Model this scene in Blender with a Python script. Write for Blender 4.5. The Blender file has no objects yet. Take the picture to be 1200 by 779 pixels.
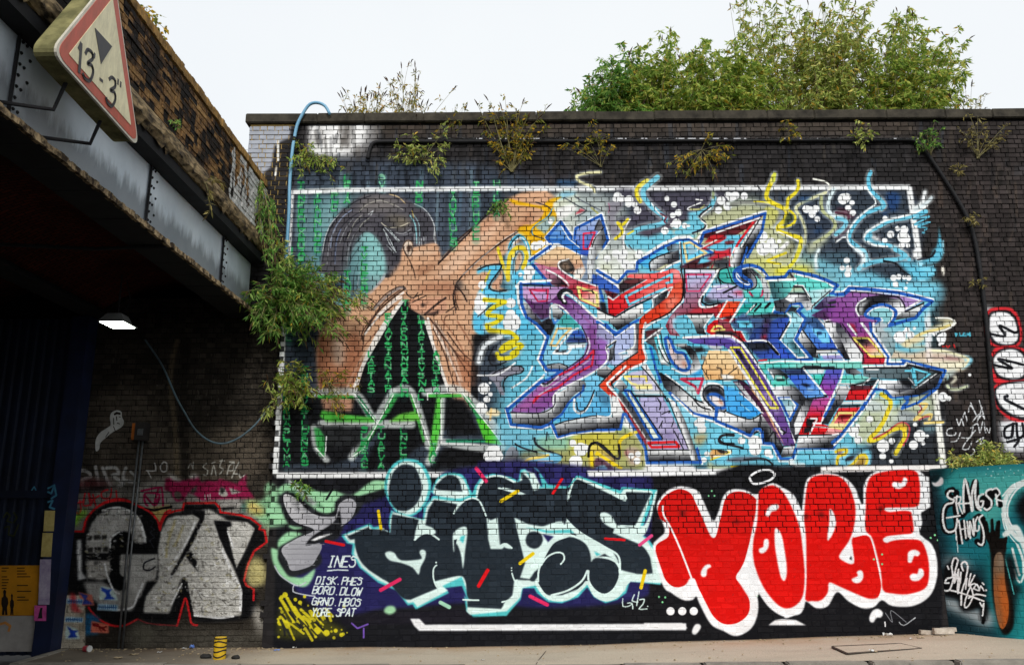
import bpy, bmesh, math, random
import numpy as np
from mathutils import Matrix, Vector
random.seed(11)
RD = math.radians
# ================= camera, sky, sun, exposure =================
sc = bpy.context.scene
F_PX, CU, CV = 937.0, 600.0, 389.5
PITCH, YAW, ROLL = RD(13.25), RD(0.0), RD(-0.38)
CAMZ = 1.6
cd = bpy.data.cameras.new("camera"); cam = bpy.data.objects.new("camera", cd)
sc.collection.objects.link(cam); sc.camera = cam
cd.sensor_width = 36.0; cd.lens = 36.0*F_PX/1200.0; cd.clip_start = 0.05; cd.clip_end = 2000
ROT = Matrix.Rotation(YAW, 3, 'Z') @ Matrix.Rotation(RD(90)+PITCH, 3, 'X') @ Matrix.Rotation(ROLL, 3, 'Z')
cam.matrix_world = Matrix.Translation((0, 0, CAMZ)) @ ROT.to_4x4()
world = bpy.data.worlds.new("World"); sc.world = world; world.use_nodes = True
SUN_EL, SUN_AZ = RD(40), RD(170)      # sun behind the camera, veiled by cloud
wn = world.node_tree; wn.nodes.clear()
sky = wn.nodes.new('ShaderNodeTexSky'); sky.sky_type = 'NISHITA'; sky.sun_disc = False
sky.sun_elevation = SUN_EL; sky.sun_rotation = SUN_AZ; sky.air_density = 1.0; sky.dust_density = 4.0
cloud = wn.nodes.new('ShaderNodeTexNoise'); cloud.inputs['Scale'].default_value = 1.6; cloud.inputs['Detail'].default_value = 5
crmp = wn.nodes.new('ShaderNodeValToRGB')
crmp.color_ramp.elements[0].position = 0.3; crmp.color_ramp.elements[0].color = (5.9, 6.15, 6.4, 1)
crmp.color_ramp.elements[1].position = 0.7; crmp.color_ramp.elements[1].color = (6.4, 6.6, 6.7, 1)
wmix = wn.nodes.new('ShaderNodeMix'); wmix.data_type = 'RGBA'; wmix.inputs['Factor'].default_value = 0.93
bg = wn.nodes.new('ShaderNodeBackground'); bg.inputs['Strength'].default_value = 0.1
wo = wn.nodes.new('ShaderNodeOutputWorld'); tcw = wn.nodes.new('ShaderNodeTexCoord')
wn.links.new(tcw.outputs['Generated'], cloud.inputs['Vector']); wn.links.new(cloud.outputs['Fac'], crmp.inputs['Fac'])
wn.links.new(sky.outputs['Color'], wmix.inputs['A']); wn.links.new(crmp.outputs['Color'], wmix.inputs['B'])
wn.links.new(wmix.outputs['Result'], bg.inputs['Color']); wn.links.new(bg.outputs['Background'], wo.inputs['Surface'])
sd = bpy.data.lights.new("sun", 'SUN'); sun = bpy.data.objects.new("sun", sd); sc.collection.objects.link(sun)
sd.energy = 1.5; sd.angle = RD(14); sd.color = (1.0, 0.97, 0.92)
# sun_rotation turns clockwise from +Y seen from above
sdir = Vector((math.sin(SUN_AZ)*math.cos(SUN_EL), math.cos(SUN_AZ)*math.cos(SUN_EL), math.sin(SUN_EL)))
sun.rotation_euler = sdir.to_track_quat('Z', 'Y').to_euler(); sun.location = (0, -20, 30)
sc.view_settings.view_transform = 'Standard'; sc.view_settings.look = 'None'
sc.view_settings.exposure = 0.62; sc.view_settings.gamma = 1.0
sc.cycles.max_bounces = 6; sc.cycles.diffuse_bounces = 3; sc.cycles.glossy_bounces = 2; sc.cycles.transparent_max_bounces = 4

# ================= measuring: photograph point <-> ray =================
def ray(u, v):
    return ROT @ Vector(((u-CU)/F_PX, -(v-CV)/F_PX, -1.0))
def onY(u, v, Y):
    d = ray(u, v); t = Y/d.y; return Vector((d.x*t, Y, CAMZ+d.z*t))
def onX(u, v, X):
    d = ray(u, v); t = X/d.x; return Vector((X, d.y*t, CAMZ+d.z*t))
def onZ(u, v, Z):
    d = ray(u, v); t = (Z-CAMZ)/d.z; return Vector((d.x*t, d.y*t, Z))
RI = np.array(ROT.inverted())
def project(x, y, z):
    c0 = RI[0, 0]*x+RI[0, 1]*y+RI[0, 2]*(z-CAMZ); c1 = RI[1, 0]*x+RI[1, 1]*y+RI[1, 2]*(z-CAMZ); c2 = RI[2, 0]*x+RI[2, 1]*y+RI[2, 2]*(z-CAMZ)
    return CU+F_PX*c0/(-c2), CV-F_PX*c1/(-c2)
D = 11.17

# ================= object helpers =================
COL = sc.collection
def tag(o, label=None, cat=None, group=None, kind=None):
    if label: o['label'] = label
    if cat: o['category'] = cat
    if group: o['group'] = group
    if kind: o['kind'] = kind
    return o
def thing(name, label, cat, loc=(0, 0, 0), group=None):
    o = bpy.data.objects.new(name, None); COL.objects.link(o); o.location = loc; o.empty_display_size = 0.1
    return tag(o, label, cat, group)
def link(name, me, parent=None, loc=None, mat=None):
    o = bpy.data.objects.new(name, me); COL.objects.link(o)
    if mat and not me.materials: me.materials.append(mat)
    if parent:
        o.parent = parent; p = parent; off = Vector(p.location)
        while p.parent: p = p.parent; off += Vector(p.location)
        o.location = (Vector(loc) if loc else Vector((0, 0, 0))) - off
    elif loc: o.location = loc
    return o
class MB:
    def __init__(s): s.v = []; s.f = []
    def poly(s, pts):
        n = len(s.v); s.v += [tuple(p) for p in pts]; s.f.append(tuple(range(n, n+len(pts)))); return s
    def box(s, a, b, R=None, c=None):
        n = len(s.v)
        P = [(x, y, z) for x in (a[0], b[0]) for y in (a[1], b[1]) for z in (a[2], b[2])]
        if R is not None:
            c = Vector(c) if c is not None else (Vector(a)+Vector(b))/2; P = [tuple(c+R@(Vector(p)-c)) for p in P]
        s.v += P
        s.f += [tuple(n+i for i in q) for q in ((0, 1, 3, 2), (4, 6, 7, 5), (0, 4, 5, 1), (2, 3, 7, 6), (0, 2, 6, 4), (1, 5, 7, 3))]
        return s
    def tube(s, pts, r, k=8, cap=True):
        pts = [Vector(p) for p in pts]; n = len(pts); base = len(s.v)
        rr = r if isinstance(r, (list, tuple)) else [r]*n
        up = Vector((0.13, 0.21, 0.97))
        for i, p in enumerate(pts):
            t = (pts[min(i+1, n-1)]-pts[max(i-1, 0)]).normalized()
            a = t.cross(up); a = a.normalized() if a.length > 1e-3 else Vector((1, 0, 0)); b = t.cross(a)
            for j in range(k):
                an = 2*math.pi*j/k; s.v.append(tuple(p+(a*math.cos(an)+b*math.sin(an))*rr[i]))
        for i in range(n-1):
            for j in range(k):
                q = base+i*k+j; w = base+i*k+(j+1) % k; s.f.append((q, w, w+k, q+k))
        if cap:
            s.f.append(tuple(base+j for j in range(k))[::-1]); s.f.append(tuple(base+(n-1)*k+j for j in range(k)))
        return s
    def prism(s, pts, off):     # closed outline pushed along off
        n = len(s.v); m = len(pts); off = Vector(off)
        s.v += [tuple(p) for p in pts]+[tuple(Vector(p)+off) for p in pts]
        s.f.append(tuple(range(n, n+m))); s.f.append(tuple(range(n+m, n+2*m))[::-1])
        for i in range(m): j = (i+1) % m; s.f.append((n+i, n+j, n+m+j, n+m+i)[::-1])
        return s
    def mesh(s, name, mat=None, smooth=False):
        me = bpy.data.meshes.new(name); me.from_pydata([tuple(p) for p in s.v], [], s.f); me.update()
        if mat: me.materials.append(mat)
        if smooth: me.polygons.foreach_set('use_smooth', [True]*len(me.polygons))
        return me
    def build(s, name, mat, parent=None, smooth=False, fix=True, bevel=0):
        me = s.mesh(name, mat, smooth)
        if fix:
            bm = bmesh.new(); bm.from_mesh(me); bmesh.ops.recalc_face_normals(bm, faces=bm.faces)
            if bevel: bmesh.ops.bevel(bm, geom=list(bm.edges), offset=bevel, segments=2, affect='EDGES', clamp_overlap=True)
            bm.to_mesh(me); bm.free()
        return link(name, me, parent)

# ================= materials =================
def newmat(name, rough=0.8, spec=0.3):
    m = bpy.data.materials.new(name); m.use_nodes = True; nt = m.node_tree
    b = nt.nodes['Principled BSDF']; b.inputs['Roughness'].default_value = rough; b.inputs['Specular IOR Level'].default_value = spec
    return m, nt, b
def N(nt, t, **k):
    n = nt.nodes.new('ShaderNode'+t)
    for a, v in k.items():
        if a in n.inputs.keys(): n.inputs[a].default_value = v
        else: setattr(n, a, v)
    return n
def s2l(c):
    return tuple((x/12.92 if x <= 0.04045 else ((x+0.055)/1.055)**2.4) for x in c)
def hx(h): return s2l([int(h[i:i+2], 16)/255 for i in (0, 2, 4)])+(1,)
def noise(nt, scale, detail=4, rough=0.6, vec=None, stretch=None):
    n = N(nt, 'TexNoise'); n.inputs['Scale'].default_value = scale; n.inputs['Detail'].default_value = detail; n.inputs['Roughness'].default_value = rough
    src = vec
    if src is None: src = N(nt, 'NewGeometry').outputs['Position']
    if stretch:
        mp = N(nt, 'VectorMath', operation='MULTIPLY'); mp.inputs[1].default_value = stretch; nt.links.new(src, mp.inputs[0]); src = mp.outputs[0]
    nt.links.new(src, n.inputs['Vector']); return n.outputs['Fac']
def ramp(nt, fac, stops):
    r = N(nt, 'ValToRGB'); el = r.color_ramp.elements
    while len(el) < len(stops): el.new(0.5)
    for e, (p, c) in zip(el, stops): e.position = p; e.color = hx(c) if isinstance(c, str) else (c, c, c, 1)
    nt.links.new(fac, r.inputs['Fac']); return r.outputs['Color']
def mixc(nt, fac, a, b, mode='MIX'):
    m = N(nt, 'Mix', data_type='RGBA', blend_type=mode)
    for s, x in (('Factor', fac), ('A', a), ('B', b)):
        if isinstance(x, (int, float)) and s == 'Factor': m.inputs[s].default_value = x
        elif isinstance(x, (tuple, list)): m.inputs[s].default_value = x
        elif isinstance(x, (int, float)): m.inputs[s].default_value = (x, x, x, 1)
        else: nt.links.new(x, m.inputs[s])
    return m.outputs['Result']
def mth(nt, op, a, b=None, c=None, clamp=False):
    m = N(nt, 'Math', operation=op, use_clamp=clamp)
    for i, x in enumerate((a, b, c)):
        if x is None: continue
        if isinstance(x, (int, float)): m.inputs[i].default_value = x
        else: nt.links.new(x, m.inputs[i])
    return m.outputs[0]
def bump(nt, b, h, strength=0.4, dist=0.01):
    n = N(nt, 'Bump'); n.inputs['Strength'].default_value = strength; n.inputs['Distance'].default_value = dist
    nt.links.new(h, n.inputs['Height']); nt.links.new(n.outputs['Normal'], b.inputs['Normal'])
def simple(name, c1, c2=None, scale=6, rough=0.8, spec=0.3, bmp=0.3, metal=0.0, stretch=None, p=(0.3, 0.7)):
    m, nt, b = newmat(name, rough, spec); b.inputs['Metallic'].default_value = metal
    f = noise(nt, scale, 6, 0.65, stretch=stretch)
    nt.links.new(ramp(nt, f, [(p[0], c1), (p[1], c2 or c1)]), b.inputs['Base Color'])
    if bmp: bump(nt, b, noise(nt, scale*6, 4), bmp, 0.005)
    return m
def put(me_name, snap, origin, ds, s0, s1, z0, z1, ppm):
    """lay the sprayed canvas onto a wall: a picture made here in numpy, no file"""
    w = int((s1-s0)*ppm); h = int((z1-z0)*ppm)
    S, Z = np.meshgrid(s0+(np.arange(w)+0.5)/w*(s1-s0), z0+(np.arange(h)+0.5)/h*(z1-z0))
    u, v = project(origin[0]+S*ds[0], origin[1]+S*ds[1], Z)
    x = np.clip(u*PS, 0, PW-2.01); y = np.clip(v*PS, 0, PH-2.01)
    xi = x.astype(int); yi = y.astype(int); fx = (x-xi)[..., None]; fy = (y-yi)[..., None]
    c = snap[yi, xi]*(1-fx)*(1-fy)+snap[yi, xi+1]*fx*(1-fy)+snap[yi+1, xi]*(1-fx)*fy+snap[yi+1, xi+1]*fx*fy
    c = (c-0.5)*1.06+0.497
    im = bpy.data.images.new(me_name, w, h); buf = np.ones((h, w, 4), np.float32); buf[..., :3] = np.clip(c, 0, 1)
    im.pixels.foreach_set(buf.ravel()); im.update(); im.pack(); return im
# ---- spray paint rasteriser (numpy): strokes and fills laid down in traced coordinates ----
PS = 2.0
PW, PH = 2480, 1640
CAN = np.zeros((PH, PW, 3), np.float32)
def hexc(h):
    return np.array([int(h[i:i+2], 16)/255.0 for i in (0, 2, 4)], np.float32)
def smooth_pts(p, closed):
    n = len(p); out = []
    if n < 3: return p
    for i in range(n if closed else n-1):
        if closed: a, b, c, d = p[i-1], p[i], p[(i+1) % n], p[(i+2) % n]
        else: a, b, c, d = p[max(i-1, 0)], p[i], p[i+1], p[min(i+2, n-1)]
        k = max(2, min(10, int(math.hypot(c[0]-b[0], c[1]-b[1])/3)))
        for j in range(k):
            t = j/k; t2 = t*t; t3 = t2*t
            out.append(tuple(0.5*((2*b[q])+(-a[q]+c[q])*t+(2*a[q]-5*b[q]+4*c[q]-d[q])*t2+(-a[q]+3*b[q]-3*c[q]+d[q])*t3) for q in (0, 1)))
    if not closed: out.append(p[-1])
    return out
def blur(m, r):
    for ax in (0, 1):
        for _ in range(2):
            k = max(1, int(r))
            c = np.cumsum(np.pad(m, [(k+1, k) if a == ax else (0, 0) for a in (0, 1)]), axis=ax)
            m = (c[2*k+1:] - c[:-2*k-1]) / (2*k+1) if ax == 0 else (c[:, 2*k+1:] - c[:, :-2*k-1]) / (2*k+1)
    return m
def blend(x0, y0, m, col, a=1.0):
    h, w = m.shape
    X0, Y0 = max(0, x0), max(0, y0); X1, Y1 = min(PW, x0+w), min(PH, y0+h)
    if X1 <= X0 or Y1 <= Y0: return
    m = (m[Y0-y0:Y1-y0, X0-x0:X1-x0]*a)[..., None]
    if col.ndim == 3: col = col[Y0-y0:Y1-y0, X0-x0:X1-x0]
    CAN[Y0:Y1, X0:X1] = CAN[Y0:Y1, X0:X1]*(1-m) + col*m
def poly_mask(p, x0, y0, w, h):
    P = np.array(p, np.float64); Q = np.roll(P, -1, 0)
    m = np.zeros((h, w+2), np.float32); SS = 3
    xs = P[:, 0]-x0; ys = P[:, 1]-y0; xe = Q[:, 0]-x0; ye = Q[:, 1]-y0
    lo = np.minimum(ys, ye); hi = np.maximum(ys, ye)
    for r in range(h*SS):
        y = (r+0.5)/SS
        s = (lo <= y) & (hi > y)
        if not s.any(): continue
        c = np.sort(xs[s] + (y-ys[s])*(xe[s]-xs[s])/(ye[s]-ys[s]))
        c = np.clip(c, 0, w-0.01)
        row = m[r//SS]
        for a, b in zip(c[0::2], c[1::2]):
            ia, ib = int(a), int(b); fa, fb = a-ia, b-ib
            row[ia] += 1-fa; row[ia+1] += fa; row[ib] -= 1-fb; row[ib+1] -= fb
    return np.clip(np.cumsum(m, 1)[:, :w]/SS, 0, 1)
def fill(p, col, soft=0, a=1.0, grad=None, sm=False):
    if sm: p = smooth_pts(p, True)
    p = [(x*PS, y*PS) for x, y in p]; soft *= PS
    pad = int(soft*2+2)
    x0 = int(min(q[0] for q in p))-pad; y0 = int(min(q[1] for q in p))-pad
    w = int(max(q[0] for q in p))+pad-x0+1; h = int(max(q[1] for q in p))+pad-y0+1
    m = poly_mask(p, x0, y0, w, h)
    if soft > 0.4: m = blur(m, soft)
    c = hexc(col)
    if grad:
        c1, gx0, gy0, gx1, gy1 = grad
        yy, xx = np.mgrid[y0:y0+h, x0:x0+w].astype(np.float32)
        gx0 *= PS; gy0 *= PS; gx1 *= PS; gy1 *= PS
        d = (gx1-gx0)**2+(gy1-gy0)**2
        t = np.clip(((xx-gx0)*(gx1-gx0)+(yy-gy0)*(gy1-gy0))/d, 0, 1)[..., None]
        c = c*(1-t)+hexc(c1)*t
    blend(x0, y0, m, c, a)
def line(p, wd, col, soft=0, a=1.0, sm=False, taper=0, closed=False):
    if closed: p = list(p)+[p[0]]
    if sm: p = smooth_pts(p, False)
    p = [(x*PS, y*PS) for x, y in p]; r = wd*PS/2; s = max(0.7, soft*PS); pad = int(r+s+2)
    x0 = int(min(q[0] for q in p))-pad; y0 = int(min(q[1] for q in p))-pad
    w = int(max(q[0] for q in p))+pad-x0+1; h = int(max(q[1] for q in p))+pad-y0+1
    m = np.zeros((h, w), np.float32); n = len(p)-1
    for i in range(n):
        (ax, ay), (bx, by) = p[i], p[i+1]
        rr = r
        if taper: t = (i+0.5)/n; rr = r*(1-taper*abs(2*t-1)**1.5) if taper > 0 else r*(1+taper*t)
        ux0 = max(0, int(min(ax, bx)-x0-pad)); ux1 = min(w, int(max(ax, bx)-x0+pad)+1)
        uy0 = max(0, int(min(ay, by)-y0-pad)); uy1 = min(h, int(max(ay, by)-y0+pad)+1)
        if ux1 <= ux0 or uy1 <= uy0: continue
        yy, xx = np.ogrid[uy0:uy1, ux0:ux1]
        xx = xx+(x0-ax+0.5); yy = yy+(y0-ay+0.5)
        dx, dy = bx-ax, by-ay; L = dx*dx+dy*dy+1e-6
        t = np.clip((xx*dx+yy*dy)/L, 0, 1)
        d = np.sqrt((xx-t*dx)**2+(yy-t*dy)**2)
        v = np.clip((rr-d)/s+0.5, 0, 1)
        if soft: v = v*v*(3-2*v)
        np.maximum(m[uy0:uy1, ux0:ux1], v, out=m[uy0:uy1, ux0:ux1])
    blend(x0, y0, m, hexc(col), a)
# stroke letters on a 4 x 6 grid, digits are x y pairs, spaces lift the can
GLY = dict(A='0620 2046 1434', B='0006 0030414233 0333 3344453606', C='4110010516 1645', D='0006 003041453606',
 E='400006 0333 0646', F='400006 0333', G='4110010516 1646 4643 4323', H='0006 4046 0343', I='1030 2026 1636', J='1040 3035 3526 2605', K='0006 4003 0346', L='000646', M='060024 244046', N='06004640',
 O='103041453616050110', P='0006 0030414233 3303', Q='103041453616050110 2446', R='0006 0030414233 3303 2346', S='411001 0112324445 45361605', T='0040 2026', U='000516364540', V='002640', W='0016 1622 2236 3640', X='0046 4006', Y='0023 4023 2326', Z='00400646')
GLY.update({'1': '112026', '2': '0110304142 4206 0646', '3': '011030414233 1333 3344453616 1605', '4': '3036 3004 0444', '.': '2626', '-': '1333', '"': '1011 3031', "'": '2021', '0': '103041453616050110', '7': '004026', '5': '400003334445 453606'})
def text(s, x, y, w, h, col, wd, slant=0.0, gap=1.35, soft=0, dx=0, dy=0, a=1.0, jit=0.0, vert=0):
    R = random.Random(len(s)*7+int(x))
    for i, ch in enumerate(s):
        if ch in GLY:
            ox = x + (0 if vert else i*w*gap) + R.uniform(-jit, jit); oy = y + (i*vert) + i*dy + R.uniform(-jit, jit)
            for st in GLY[ch].split():
                pts = [(ox+int(st[k])/4*w + (6-int(st[k+1]))/6*h*slant, oy+int(st[k+1])/6*h) for k in range(0, len(st)-1, 2)]
                line(pts, wd, col, soft, a)
def paint(src):
    ox = oy = 0.0; sc = 1.0
    for ln in src.strip().splitlines():
        ln = ln.split('#')[0].split()
        if not ln: continue
        c, ar = ln[0], ln[1:]
        nums = [q for q in ar if ',' not in q]
        pts = [tuple(float(v) for v in q.split(',')) for q in ar if ',' in q]
        pts = [(ox+q[0]/sc, oy+q[1]/sc) + tuple(q[2:]) for q in pts]
        col = PAL.get(nums[0], nums[0]) if nums else None
        fl = [float(v) for v in nums[1:] if c not in 'gG']
        if c == 't': ox, oy, sc = float(ar[0]), float(ar[1]), float(ar[2])
        elif c in 'fF': fill(pts, col, fl[0] if fl else 0, fl[1] if len(fl) > 1 else 1.0, sm=c == 'F')
        elif c in 'gG':   # gradient: first two points are its ends
            c2 = PAL.get(nums[1], nums[1]); sf = float(nums[2]) if len(nums) > 2 else 0
            fill(pts[2:], col, sf, 1.0, grad=(c2, pts[0][0], pts[0][1], pts[1][0], pts[1][1]), sm=c == 'G')
        elif c in 'lL': line(pts, fl[0], col, fl[1] if len(fl) > 1 else 0, fl[2] if len(fl) > 2 else 1.0, sm=c == 'L', taper=fl[3] if len(fl) > 3 else 0)
        elif c in 'oO': line(pts, fl[0], col, fl[1] if len(fl) > 1 else 0, 1.0, sm=c == 'O', closed=True) if c == 'o' else line(smooth_pts(pts, True), fl[0], col, fl[1] if len(fl) > 1 else 0, closed=True)
        elif c == 'd':
            for q in pts: line([q[:2], (q[0]+0.01, q[1])], q[2]/sc*2, col, fl[0] if fl else 0.6, fl[1] if len(fl) > 1 else 1.0)
        elif c == 'x':    # text: x COL string x,y w h wd slant
            pass
PAL = dict(K='17181c', W='f2f4f5', B='2b62b8', C='66c4e6', c='8fd3e8', P='8a4f92', R='d92a30', O='dd4a2e', G='45b8b0', Y='f0d42c', V='b7b6dc', S='c99a80', D='3c4450', E='8b8f96', L='c9cdd2', M='5a5e66', N='2e2a5e', A='7fb5b8')
def inpoly(px, py, P):
    c = False
    for i in range(len(P)):
        (x0, y0), (x1, y1) = P[i-1], P[i]
        if (y0 > py) != (y1 > py) and px < (x1-x0)*(py-y0)/(y1-y0)+x0: c = not c
    return c
MURAL = '''
t 0 0 1
# base: dark painted brick, browner above the pipe, white patch, blue haze
f 2e2c2d 0 -40,-40 1240,-40 1240,820 -40,820
f 4a423b 6 0.9 438,130 1075,130 1075,160 438,160
f 3a3432 12 0.8 1080,130 1240,130 1240,540 1120,540
f 46434a 5 0.6 345,190 700,205 640,226 345,226
f 444e5c 5 345,185 560,192 640,215 640,228 345,228
f f4f4f4 3 362,140 432,143 428,165 412,180 392,184 362,182
f f0f0f0 6 0.5 420,142 446,145 440,172 410,190 380,190
f 55504c 4 0.8 368,170 374,145 380,172
f 55504c 3 0.8 398,168 404,142 412,146 410,176
f 30343c 5 0.9 352,186 440,188 436,200 352,200
f a4a8b2 1 280,136 342,136 340,162 330,166 322,172 318,196 308,204 304,300 270,300
l e8e8e4 3 1 326,166 326,188
l e8e8e4 2.4 1 324,196 323,206
# interior of the frame
f 3b4450 5 345,228 1065,224 1102,548 325,552
f 4c5664 8 345,228 560,228 540,300 470,300 345,330
F 5f8f98 8 0.8 375,265 365,300 372,345 400,360 450,340 452,300 420,250 395,255
F 6fc2da 9 592,300 600,400 585,470 590,530 700,552 800,545 960,548 1030,510 1070,470 1090,400 1085,345 1000,322 930,300 860,330 760,280 640,300
F bcc09a 7 795,262 845,240 885,235 915,262 935,300 995,325 925,345 860,330 780,290
F aab4b2 6 648,228 720,232 738,270 740,335 700,345 660,300 635,280
F 4a4856 4 745,228 850,226 838,245 800,262 775,262
F 3a434f 5 915,228 1066,226 1076,300 1040,310 1000,300 955,290 930,260
F 2f3338 5 0.9 1040,490 1100,470 1103,546 1040,546 1020,520
F a8aa70 6 640,516 770,500 760,552 640,552
F 8fc4c8 7 0.55 376,300 372,350 400,372 440,352 420,330 396,320
'''
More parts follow.
